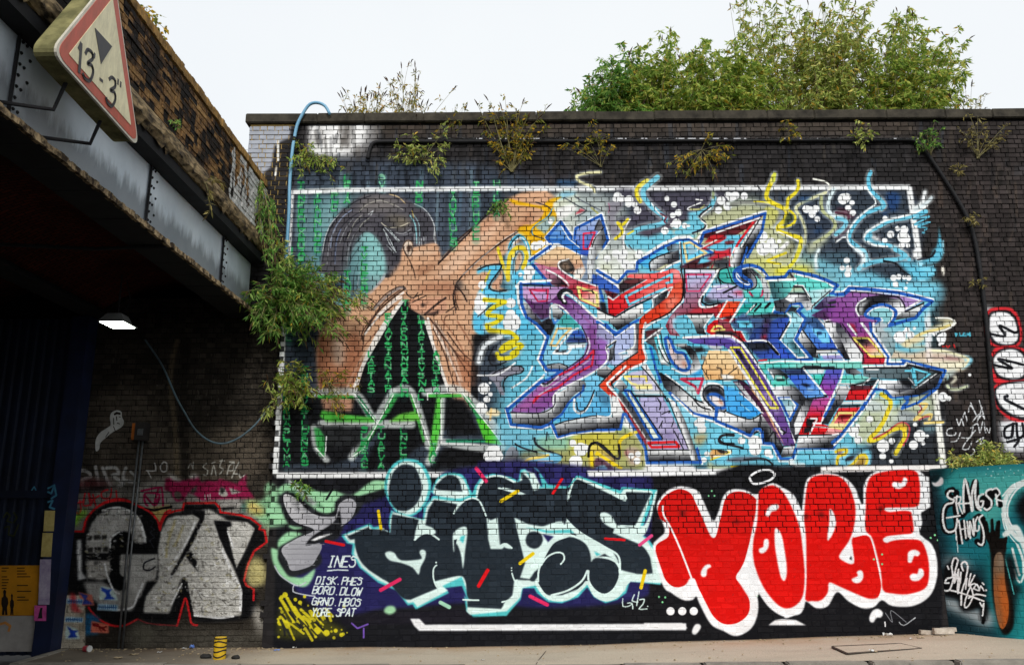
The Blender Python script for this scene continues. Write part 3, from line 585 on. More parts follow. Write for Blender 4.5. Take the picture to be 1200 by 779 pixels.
_Q = random.Random(14)
MURAL += 't 0 0 1\n' + '\n'.join('l %s %.1f 1.6 %.2f %.0f,%.0f %.0f,%.0f' % (_Q.choice(('1a1816', '4c443c', '5c564e', '141416', '3c4450')), _Q.uniform(2, 6), _Q.uniform(.15, .4), x, y, x+_Q.uniform(-3, 3), y+_Q.uniform(6, 34)) for x, y in [(_Q.uniform(340, 1230), _Q.uniform(132, 205)) for _ in range(240)]) + '\n'
MURAL += '\n'.join('l %s %.1f 1.6 %.2f %.0f,%.0f %.0f,%.0f' % (_Q.choice(('1a1816', '4c403a', '5a4c42', '141416')), _Q.uniform(2, 6), _Q.uniform(.15, .4), x, y, x+_Q.uniform(-3, 3), y+_Q.uniform(6, 40)) for x, y in [(_Q.uniform(1090, 1235), _Q.uniform(200, 540)) for _ in range(140)]) + '\n'
LET = '''
# ---- left letter: crystals
t 560 200 7.5
f c8d0c8 2 700,440 860,400 900,640 760,560
o W 5 0.4 730,445 605,590 660,650 500,760 700,650 905,750 900,640 840,590
g a8c8e8 3a78c8 730,450 730,600 730,450 605,590 650,640 710,640 905,740 905,650 830,590
l 8ab8e0 1 0.4 625,590 800,590
l B 3.4 0.4 650,650 605,590 730,450 790,540 850,620 900,655
l W 1.2 0.4 735,490 800,600 900,680
l W 4.4 0.4 850,600 862,505 1090,385 1155,610 1055,760
g b0c2e4 3558b8 900,450 950,720 850,590 862,510 1085,395 1145,610 1050,760 980,760 905,740 900,660
g d0d4d8 34363c 1000,600 1130,620 1100,440 1140,610 1040,760 980,760 1000,640 1050,560
G 3a3b42 70727a 1000,430 1060,520 1060,440 1110,470 1090,530 1030,520
l B 3.2 0.4 850,600 862,510 1085,395 1145,610 1040,770
l 25262c 1.2 0.3 1070,430 1030,520
L 25262c 1.2 0.3 1110,500 1030,600 985,760
L W 1 0.3 1080,530 1010,620 975,750
l e03a5a 2.2 0.3 930,555 1030,545 975,690 930,690 930,555
# upper arm of left letter
t 560 290 7.5
l W 4.6 0.4 455,118 640,-20
f 7f90a8 1 900,100 1000,60 1010,260 1000,310 900,280 945,210
g d8dcde 505258 1000,100 1060,100 980,0 1100,0 1030,110 1020,290 970,310 960,150
f 3a62b8 0.6 905,300 1000,310 1010,230 1200,320 1200,480 1100,360 1020,340
f f2e8d8 1 850,190 930,150 945,210 905,280 850,270
g e8c8a0 c09078 640,80 640,180 495,120 700,-8 790,10 905,80 945,205 905,275 830,235 700,190 560,170
g cf88a8 b0303c 520,150 1000,400 490,130 620,170 720,180 850,280 1060,345 1080,545 900,470 800,355 640,330
f f4f0e8 1 850,200 935,170 940,215 900,275 845,260
F 4e4640 1 715,130 800,110 850,190 825,215 780,235 720,190
F 8a7464 1 740,150 790,140 810,190 760,190
f 24252a 0.8 800,190 845,185 830,215
L W 1.8 0.4 800,105 715,130 720,185 800,245 880,285 1060,345
L 2a2b30 1 0.3 800,112 850,195 820,240
g d890b0 2a2228 620,200 740,330 560,190 620,205 700,245 800,345 640,330
L W 2 0.4 600,195 700,245 780,305 800,345
l B 3.2 0.4 455,120 640,-10
l B 3.2 0.4 480,150 620,305 640,330 380,320
l 3a3a40 1.4 0.4 400,335 790,345
f a02838 1.2 0.7 720,330 860,340 880,440 800,400
g d83038 f0c8c0 900,360 980,470 870,350 1060,345 1078,530 890,455
l f4e890 3.2 0.3 880,350 1045,400 1055,515 905,450 880,350
l 2a2226 1.6 0.5 920,385 1000,380 1020,400
g c8a2d0 b890c4 400,400 700,400 395,345 800,350 720,400 740,480 640,490 500,490 400,440
l d8305a 1.8 0.3 620,370 455,370 530,475 610,470 620,370
l d8305a 1.4 0.3 455,370 530,385 605,385
# purple leg
t 560 380 7.5
g 8fd6ee 86c8e4 700,0 700,380 690,10 920,-90 965,120 960,200 900,290 800,375 600,350 560,290 610,120
f 48a8a8 0.5 700,0 760,-90 820,-70 900,20 880,40 740,20
l e8cc90 2.6 0.3 640,185 700,40 820,38 735,120 690,190 640,185
f 3b60b8 0.3 845,55 915,52 955,115 800,112
f 2d3d70 0.3 800,115 962,118 960,162 770,160
f f4f6f8 0.5 780,175 955,168 940,205 810,215
L 2a2b30 1.2 0.3 780,168 870,165 955,162
l W 2.4 0.3 880,38 835,50 665,255 790,258 820,222 800,215
f 33282a 0.3 690,228 720,222 712,240 795,225 770,248 680,248
g c8ccd0 303238 680,350 680,410 590,370 640,355 740,345 800,378 730,410 610,405
L 25262c 1.2 0.3 590,370 640,352 730,345 800,378
g 6f3a78 9a78b8 660,-120 760,30 400,-230 500,-190 640,-200 720,-275 820,-230 1000,-85 1110,20 1200,130 1200,170 1135,205 1160,225 1150,310 1080,385 950,465 690,600 668,720 540,780 290,770 330,720 550,530 800,375 930,275 965,170 915,20 800,-90 650,-190 500,-100
f 83488e 1.5 0.8 960,10 1060,20 1130,200 1145,300 1060,380 900,440 700,560 660,700 540,770 310,765 560,540 800,400 950,280 975,150
f b06aa8 1.5 0.7 330,760 560,540 640,480 700,500 640,600 560,640 420,760
L e4d8ec 2 1 970,120 985,190 960,260
l d8304a 2.4 0.4 1020,228 960,300 830,390 700,455
l d8304a 2.4 0.4 1022,235 1005,360 840,450 700,560 560,610 490,685
l d8304a 3 0.4 490,685 520,640
L b8a0c8 2 1.2 1000,300 860,400 700,480
L c0b0cc 1.8 1 820,430 660,540 540,620
L W 2.2 0.4 1200,150 1130,205 1160,225 1150,300 1080,380 950,460 690,600 668,720
L 25262c 1 0.3 1160,210 1180,300 1100,390 960,480 705,610 680,700
L 25262c 1.2 0.3 915,20 968,150 940,270 800,378 560,525
L W 2 0.4 560,530 600,545 710,455
f 25262c 0.4 565,505 600,520 700,455 640,520 590,540 570,530
# grey blocks at top-left of leg
g c8ccd0 26272c 420,-200 560,0 400,-210 440,-180 560,-20 640,-60 680,10 640,100 600,100 500,10 410,-80
f 5a3c64 1.5 500,-190 640,-180 640,-60 560,-30 470,-120
f 26272c 1 540,20 680,15 650,90 610,100
g d8dcde 1c1d22 700,-130 700,-40 650,-170 700,-160 765,-95 720,-40 660,-60
L W 2 0.4 640,-50 640,-150 680,-175 740,-150 800,-90
f 3a78c8 0.4 650,-50 720,-40 670,10
f dfe6ee 0.4 665,-60 700,-45 680,-20
L 26272c 5 0.8 770,-190 730,-230 715,-260 760,-300 820,-280
L W 2.6 0.4 765,-200 745,-240 780,-275 860,-220 1000,-85 1130,20
L 9a6aa8 3 1 800,-200 900,-100 1000,0
l W 3.2 0.4 340,-330 375,-370 640,-385
l W 3 0.4 350,-330 360,-180 410,-80 500,0 600,115 530,310 600,415
l W 2.6 0.4 720,425 590,440 560,475 255,735
l B 3.6 0.4 380,-355 385,-180 430,-60 520,0 620,110 552,308 610,405 740,408 600,495 560,500 270,745
f 6ab0e0 0.4 580,430 690,425 610,480
# base of left letter
g 7fcaea 5ab0e0 950,480 1000,800 950,475 1060,430 1090,570 1160,640 1170,810 960,812 700,860 690,800 850,640
F 3a5a78 3 0.6 1060,580 1160,640 1160,720 1090,680
t 560 460 7.5
g e0e4e6 202126 480,160 500,300 290,175 540,182 668,122 690,10 900,-110 948,-90 950,-40 830,40 720,200 650,255 555,303 310,265
G e8eaec 55585e 780,-60 860,20 700,20 900,-110 950,-50 840,30 720,190 660,200 690,100
L 25262c 1.2 0.3 290,172 540,180 668,120 680,20
l 25262c 1.2 0.3 530,185 555,300
l W 2.4 0.4 245,150 290,300 560,322 645,288 700,405 850,365 1000,342 1200,340
l B 3.6 0.4 255,140 295,280 555,308 650,268 705,388 830,352 1000,328 1200,325
l B 2.6 0.4 650,255 740,190 800,90 860,40 930,-20 930,-60
L W 2.6 0.4 850,60 850,150 900,182 960,140 1015,20
L 25262c 1.6 0.4 870,90 880,150 930,160 980,90 1025,-20
f 9fb8d0 0.6 870,40 920,10 900,60
g e4e8ea 28292f 900,230 920,340 680,290 760,260 900,228 1040,205 1130,210 1200,240 1200,322 1000,330 820,350 708,385
L 25262c 1.4 0.3 680,285 760,255 900,225 1040,203 1200,225
# ---- centre: pale ground, blue wedge
t 700 290 7.5
f dfe4dc 2 0,0 60,20 330,20 460,30 350,130 330,200 260,215 180,310 0,200
d W 0.6 165,55,36 235,55,36 370,60,36 90,100,30 210,100,36 250,150,40 310,150,30
f d8ddc8 2 20,150 130,150 120,210 40,210
f 3d66c0 0.6 0,225 180,325 215,370 190,410 60,365 20,360 60,600 40,540
f 5e2228 0.6 60,370 190,412 150,450 90,430
f 24262c 1 20,480 70,480 100,600 40,580
l W 3 0.4 0,222 170,330 210,372
l W 3 0.4 5,185 180,298 255,200 330,195 345,120 480,40 590,-40
l B 3.4 0.4 0,205 180,312 265,212 345,212 355,130 480,55 600,-40
l B 3 0.4 20,350 55,470
f 3a3035 0.8 190,330 260,275 440,285 200,405
f 6a3438 0.6 220,300 320,280 420,285 300,330
l W 2.4 0.4 100,435 140,465 440,290
g f06060 d81e26 400,240 150,560 92,440 140,470 210,412 445,285 255,265 285,238 500,228 600,210 660,185 720,205 755,300 755,430 640,400 600,370 480,430 300,515 160,602 100,585
F f0b8b0 2.5 0.8 290,235 400,228 440,245 330,258
F f0c0c0 3 0.8 650,195 710,205 735,270 690,270
f e88078 3 0.6 420,380 600,310 640,340 500,420 330,480
g e46048 d83e22 640,300 600,620 755,290 757,430 700,520 640,582 500,642 430,680 405,760 370,760 370,640 400,605 500,530 600,450 660,350 700,310
F f0a898 3 0.6 600,520 640,440 720,440 640,560
l 7cd4ec 3 0.3 660,235 450,335 252,432 280,505 450,425 600,362
l 7cd4ec 3 0.3 655,240 655,305 610,315
f 6a2a30 0.8 540,440 620,370 600,420 600,460 500,530 500,480
g b8c0c8 303238 460,430 560,470 480,440 540,400 630,375 600,450 500,530 490,500
L W 1.8 0.4 660,350 610,370 500,440
L W 1.8 0.4 660,352 610,440
f 62c3e6 0.6 400,500 440,470 480,480 490,520 420,580
L W 1.4 0.4 480,440 490,520 420,575
g f0f2f2 1e1f24 160,600 180,700 0,545 95,585 160,610 400,490 410,590 340,630 180,730 100,650 0,630
l W 2.2 0.4 0,640 170,745 350,650
l B 3.4 0.4 0,655 170,755 360,640
l 1c1d22 1.8 0.4 0,540 95,590 165,610 300,530 480,445
L W 2.4 0.4 745,230 765,300 765,430 700,530 600,605 500,655 415,710
L K 1.6 0.4 735,200 752,260 752,440 690,520 620,585 480,650
# cyan arch
t 700 290 7.5
l W 3.4 0.4 430,62 560,-20 700,-85 810,-90 1020,50
g 6fcdf0 4fb4e6 600,0 500,140 350,140 480,60 600,-10 720,-65 800,-70 1015,50 760,165 730,150 600,180 480,200
g d8dcde 3a3b42 560,60 640,130 465,140 520,80 640,40 720,5 725,120 560,215 470,205
f d8d8b0 0.8 515,200 600,150 640,150 560,200
L 24262c 1.6 0.4 470,210 460,140 520,90 640,45 730,0
G 2c3038 8fa8b8 600,-30 700,10 610,0 660,-30 715,-25 720,20 640,40
L W 2.4 0.4 560,215 640,160 730,120
l W 2.4 0.4 725,-60 735,40 748,165 800,140 1010,55
l 1c1d22 1.4 0.4 735,-40 742,60 745,200
l B 3 0.4 360,140 480,60 600,-10 720,-62 805,-68 1020,52 860,115 760,168
l f0dca0 2.6 0.3 760,-30 815,-45 960,52 790,128 765,-20
f 9ac0d0 0.5 790,0 830,-20 890,40 810,70
# red/maroon above
f 4a2a30 1 770,175 980,80 1100,0 1100,40 1000,80 960,170 770,195
L 8fd4ea 2.4 0.6 970,190 1000,120 1090,80 1160,80
L c02c40 1.6 0.5 1000,190 1040,130 1100,100
F 50545c 1.5 1030,170 1080,110 1180,110 1180,180
# lavender letter
g bcc0e4 8a3040 900,250 1000,560 760,195 1060,205 910,480 930,535 1060,505 1145,470 1100,570 1050,630 1020,590 790,590 700,600 660,640 665,700 730,780 640,770 600,690 640,610 700,540 765,480
f dfe0ea 1.5 0.9 765,190 1060,200 1040,225 780,235
f b8303c 1 0.85 850,540 1130,480 1060,600 800,585
F d8d0e0 2 0.8 640,620 720,580 680,640 680,720 720,770 650,740
l d0406c 1.8 0.3 780,240 1000,240 900,385 790,385 780,240
L W 2.6 0.4 1060,205 970,360 900,470 905,515 950,530 1050,505
L K 1.4 0.4 765,190 1060,190
L K 1.6 0.4 768,200 768,440
f b9b8dc 1 1030,330 1200,320 1200,460 930,470
f 3a3c44 1.5 960,430 930,470 970,500 1060,490 1140,465 1000,465
L K 1.6 0.4 1120,400 1200,365
L K 2 0.4 930,430 920,480 980,510 1080,490
L W 1.6 0.4 1000,345 1130,340 1200,340
f d04038 0.8 1060,520 1145,480 1100,600 1060,560
g f05830 d82c22 1150,480 1150,640 1145,475 1210,478 1230,480 1150,600 1060,630
f 28262a 0.6 1130,600 1220,520 1230,600 1160,630
l W 1.8 0.4 1145,475 1050,622 1110,640
l W 2 0.4 1050,630 1100,638
g d81e26 9a2028 1000,700 1200,640 1030,640 1210,620 1270,660 1160,660 1210,750 1300,830 1100,840 960,740 970,690
l f0e080 2.4 0.4 1005,735 1030,698 1095,698 1120,735 1005,735
g f0f2f2 202126 900,600 900,740 780,590 1025,590 930,700 960,770 880,760 840,660
L 1c1d22 1.6 0.4 780,590 1020,588
L W 1.6 0.4 1020,590 945,690 950,740
G 45b8b0 5accc0 1060,250 1150,250 1060,250 1090,190 1140,180 1150,240 1200,300 1130,320 1080,310
L K 1.4 0.4 1140,180 1080,200 1062,260 1090,320
# ---- tile 700,380 
t 700 380 7.5
f b4c0e6 1 0,60 130,100 330,0 325,195 200,260 250,300 180,380 100,345 100,240 160,150 80,200 0,150
f a0a0c8 1 0,0 60,20 150,110 80,160 0,140
g e8e8ec 202126 300,200 380,200 325,0 370,0 365,240 280,290 260,230 320,190
f 9a6ab8 1.5 0,110 90,150 80,250 100,330 0,390
L W 2 0.4 165,140 80,205 95,260 80,330 0,405
L K 1.4 0.4 165,150 150,200 150,320
l K 1.2 0.4 165,150 85,205
g a8acb4 303238 120,170 140,300 110,220 145,180 140,310 100,330
f dfe6f4 1 200,265 270,250 290,290 210,310
g c8ccd0 26272c 60,380 60,460 0,410 80,360 130,400 70,480 0,450
L W 1.6 0.3 325,0 325,190 190,260
l W 2 0.4 20,0 160,110 330,0
l B 3.4 0.4 75,0 160,95 290,0
g 3aa8d0 8fd0e0 540,200 900,500 440,100 540,90 600,330 640,360 740,430 900,440 920,300 860,250 1000,245 1040,300 1010,370 1050,490 960,520 930,560 920,640 970,700 860,660 560,420 470,300
g 38383e a8b0b4 440,200 600,200 420,60 560,40 560,100 600,320 640,370 560,350 500,200 430,160
f 5a2a30 1 430,60 560,30 440,120
L W 2 0.4 570,35 420,145
g 5ac8d8 e8f0ee 540,150 620,300 500,120 560,90 640,330 560,340
L W 2 0.4 530,90 560,200 610,330
L K 1.2 0.4 560,80 580,200 640,340
L K 1.2 0.4 540,200 600,320 650,350
f a85038 1 0.7 620,250 650,245 650,280
# orange leg
g dd4a2e dd4a2e 300,200 300,500 370,-10 425,-10 405,60 405,200 430,320 260,420 150,510 120,540 190,640 280,750 440,1010 430,1080 300,860 190,700 110,630 15,545 170,380 360,250
g c84038 96404c 150,600 400,1000 110,540 190,640 280,750 440,1010 430,1080 300,860 190,700 90,600
L W 2.6 0.4 425,-10 408,60 405,200 430,320 300,390 220,450 155,545
L W 2.6 0.4 250,370 110,500 95,535 190,640 290,780 440,1010
L K 1.4 0.4 240,420 140,500 130,530 150,560
L 1c1d22 1.4 0.4 360,245 170,375 15,535
g d0d4d4 303238 190,500 250,600 160,550 210,480 270,550 220,600
f c8c4e0 0.8 300,420 420,400 560,590 430,580 330,580 250,470
l f0e06c 2.6 0.3 240,460 425,460 435,500
f f4eaa0 0.5 330,530 480,525 490,570 345,572
l f4eaa0 2.6 0.3 245,465 300,520 340,530
g e0e2e4 4a4c54 500,500 560,560 390,370 430,340 650,720 600,640 540,570
L K 1.4 0.3 390,375 500,500 620,680
f d0d4d6 1 310,580 560,580 590,620 340,620
l 2a2b30 2.6 0.4 330,630 600,635
g b8b4dc b0a8cc 500,650 600,1000 360,645 580,640 810,1100 450,1100 430,1020 580,1010 400,740
L K 1.4 0.4 530,650 560,700 550,750
L K 1.2 0.4 570,790 640,760 630,780
L K 1.2 0.4 575,850 545,910
L K 1.2 0.4 670,860 655,900
f 6a5c90 3 0.5 580,950 690,950 680,1010 590,1010
L K 1.2 0.4 680,940 760,1100
f 505259 0.6 200,580 400,820 520,1010 440,1010 290,780 180,620
f e4ecdc 0.6 245,590 290,590 555,1005 490,1010
o B 3 0.4 240,580 290,585 560,1008 490,1012
l 1c1d22 1.4 0.4 300,590 575,1000 570,1015
l R 3 0.3 450,1042 690,1034 720,1075 480,1080 450,1042
l f0f0f0 1 0.3 480,1060 640,1052
g f0f2f2 18191e 600,1110 600,1200 445,1110 815,1110 650,700 620,640 720,700 905,1200 440,1210
g e8eaec 18191e 700,760 760,740 650,700 720,700 905,1200 830,1200 800,1100
L 25262c 1.2 0.3 620,650 800,1090
l 25262c 1.2 0.3 450,1108 810,1104
l W 3 0.4 235,800 420,1080 435,1240 560,1245
l W 2.4 0.4 840,950 925,1225
l B 3.6 0.4 250,790 425,1090 440,1218 910,1212 830,930 740,740 640,600
# grey hook
g 24252a e4e6e8 820,250 900,380 680,180 800,170 870,250 912,360 905,420 860,445 780,440 700,400 800,390 840,330 780,230
f d8dcde 1 680,175 780,172 800,190 700,200
f 2a2b30 1 700,215 850,215 870,250 940,240 930,200 820,200
l 5cc0e0 3 0.4 800,175 960,172
f c0c4cc 1 960,180 1060,170 1110,210 1060,240 1000,220
L 202126 1.4 0.3 850,240 1000,235 1040,290
L W 2 0.4 660,390 760,435 860,440 910,400
f dcc8c8 0.8 610,120 650,130 690,240 760,265 800,370 770,395 720,385 650,310
F c88a70 1.5 0.8 750,320 790,340 780,375 750,360
F 8f909a 1.5 0.8 680,270 740,270 740,310 700,310
O B 3.4 0.4 600,125 640,130 690,240 765,260 812,370 780,405 715,390 650,315 615,220
l B 2.6 0.4 470,210 520,400 560,510
F 3aa0dc 1 850,430 930,390 930,440 880,460 800,450
F 9a5c40 1.5 0.8 915,280 960,280 950,310 920,310
l d03c5c 3.2 0.4 740,482 930,478 888,605 860,545 745,485
f e4e8e0 1 0.6 760,540 880,560 870,660 800,600
# diagonal grey band
g 2a2b30 e0e2e4 620,520 760,640 540,420 700,520 860,655 980,700 1220,800 1400,1000 1380,1060 1200,900 1050,830 850,785 700,660 590,560
L 1c1d22 1.6 0.4 560,430 700,530 860,660 960,695
L W 1.6 0.4 600,440 760,560
L 1c1d22 1.6 0.4 850,660 920,730 1050,760
t 700 460 7.5
g 9fdcf0 70c4dc 740,100 900,400 650,20 840,190 1200,310 1200,400 950,400 860,500 820,350 730,150
l B 3.6 0.4 640,5 850,188 1020,225 1200,290
l W 2.4 0.4 660,20 845,200 1200,310
L 8fd4e8 2 0.8 700,80 760,200
d W 0.8 905,265,44 880,270,30 920,320,40 965,540,24 940,590,24
F b0a880 2.5 860,370 960,360 970,400 900,470 850,430
F 78cce6 1.5 980,380 1060,350 1200,360 1200,620 1100,640 1030,620 990,570 1100,540 1060,500 980,470
L 2a2b30 2.6 0.4 1200,370 1100,375 1075,410 1110,445 1200,450
F d8b080 0.6 1000,510 1130,520 1150,530 1060,560 1000,580
L Y 1.8 0.5 1000,590 1080,560 1150,535 1165,520 1150,510
L 2a2b30 1.4 0.4 1000,500 1140,515 1140,530
F e8e8b0 2 0.8 990,600 1020,640 1200,650 1200,680 980,670
F e8e8ea 1.5 450,640 800,630 860,660 860,690 430,690
F c05070 1.2 0.7 240,520 280,500 290,560 260,560
F c0a8a0 2 0.8 260,490 360,490 390,600 290,640
d W 0.8 300,555,26 350,600,30 360,540,26
L Y 4 0.6 200,560 200,430 280,370 340,350
L 2a2b30 3 0.6 0,440 80,510 170,580 200,560 190,460
L Y 3.6 0.6 0,530 90,590 210,665
f f4f4ee 1.5 215,290 240,200 300,300 380,440 430,600 430,640 390,440 280,320
# grey vertical block left of it
t 700 460 7.5
g f0f2f2 2a2b30 20,220 40,310 0,215 130,210 130,20 180,40 230,170 200,320 0,320
L W 1.6 0.4 115,20 120,200 0,205
l B 3 0.4 0,328 205,322 230,190
# eye
t 700 380 7.5
F 8a8d94 0.6 930,560 980,530 1080,540 1160,620 1180,700 1140,760 1080,780 960,700 920,640
F 24262c 1.5 960,560 1060,560 1120,620 1100,650 1000,600 960,640 940,600
O W 2.4 0.4 925,570 980,520 1080,535 1170,620 1190,700 1140,780 1080,800 990,730 920,650
O 24262c 1.6 0.4 940,580 990,540 1080,550 1150,630 1170,700 1130,760 1080,780 1000,720 935,640
F B 0.6 965,620 1040,600 1120,650 1150,720 1110,750 1050,740 980,680
F e8e0e0 0.8 985,630 1060,640 1110,680 1110,720 1060,720 1010,680
F d09070 1 1060,670 1100,680 1100,710
l B 4 0.4 1050,740 1045,840
'''
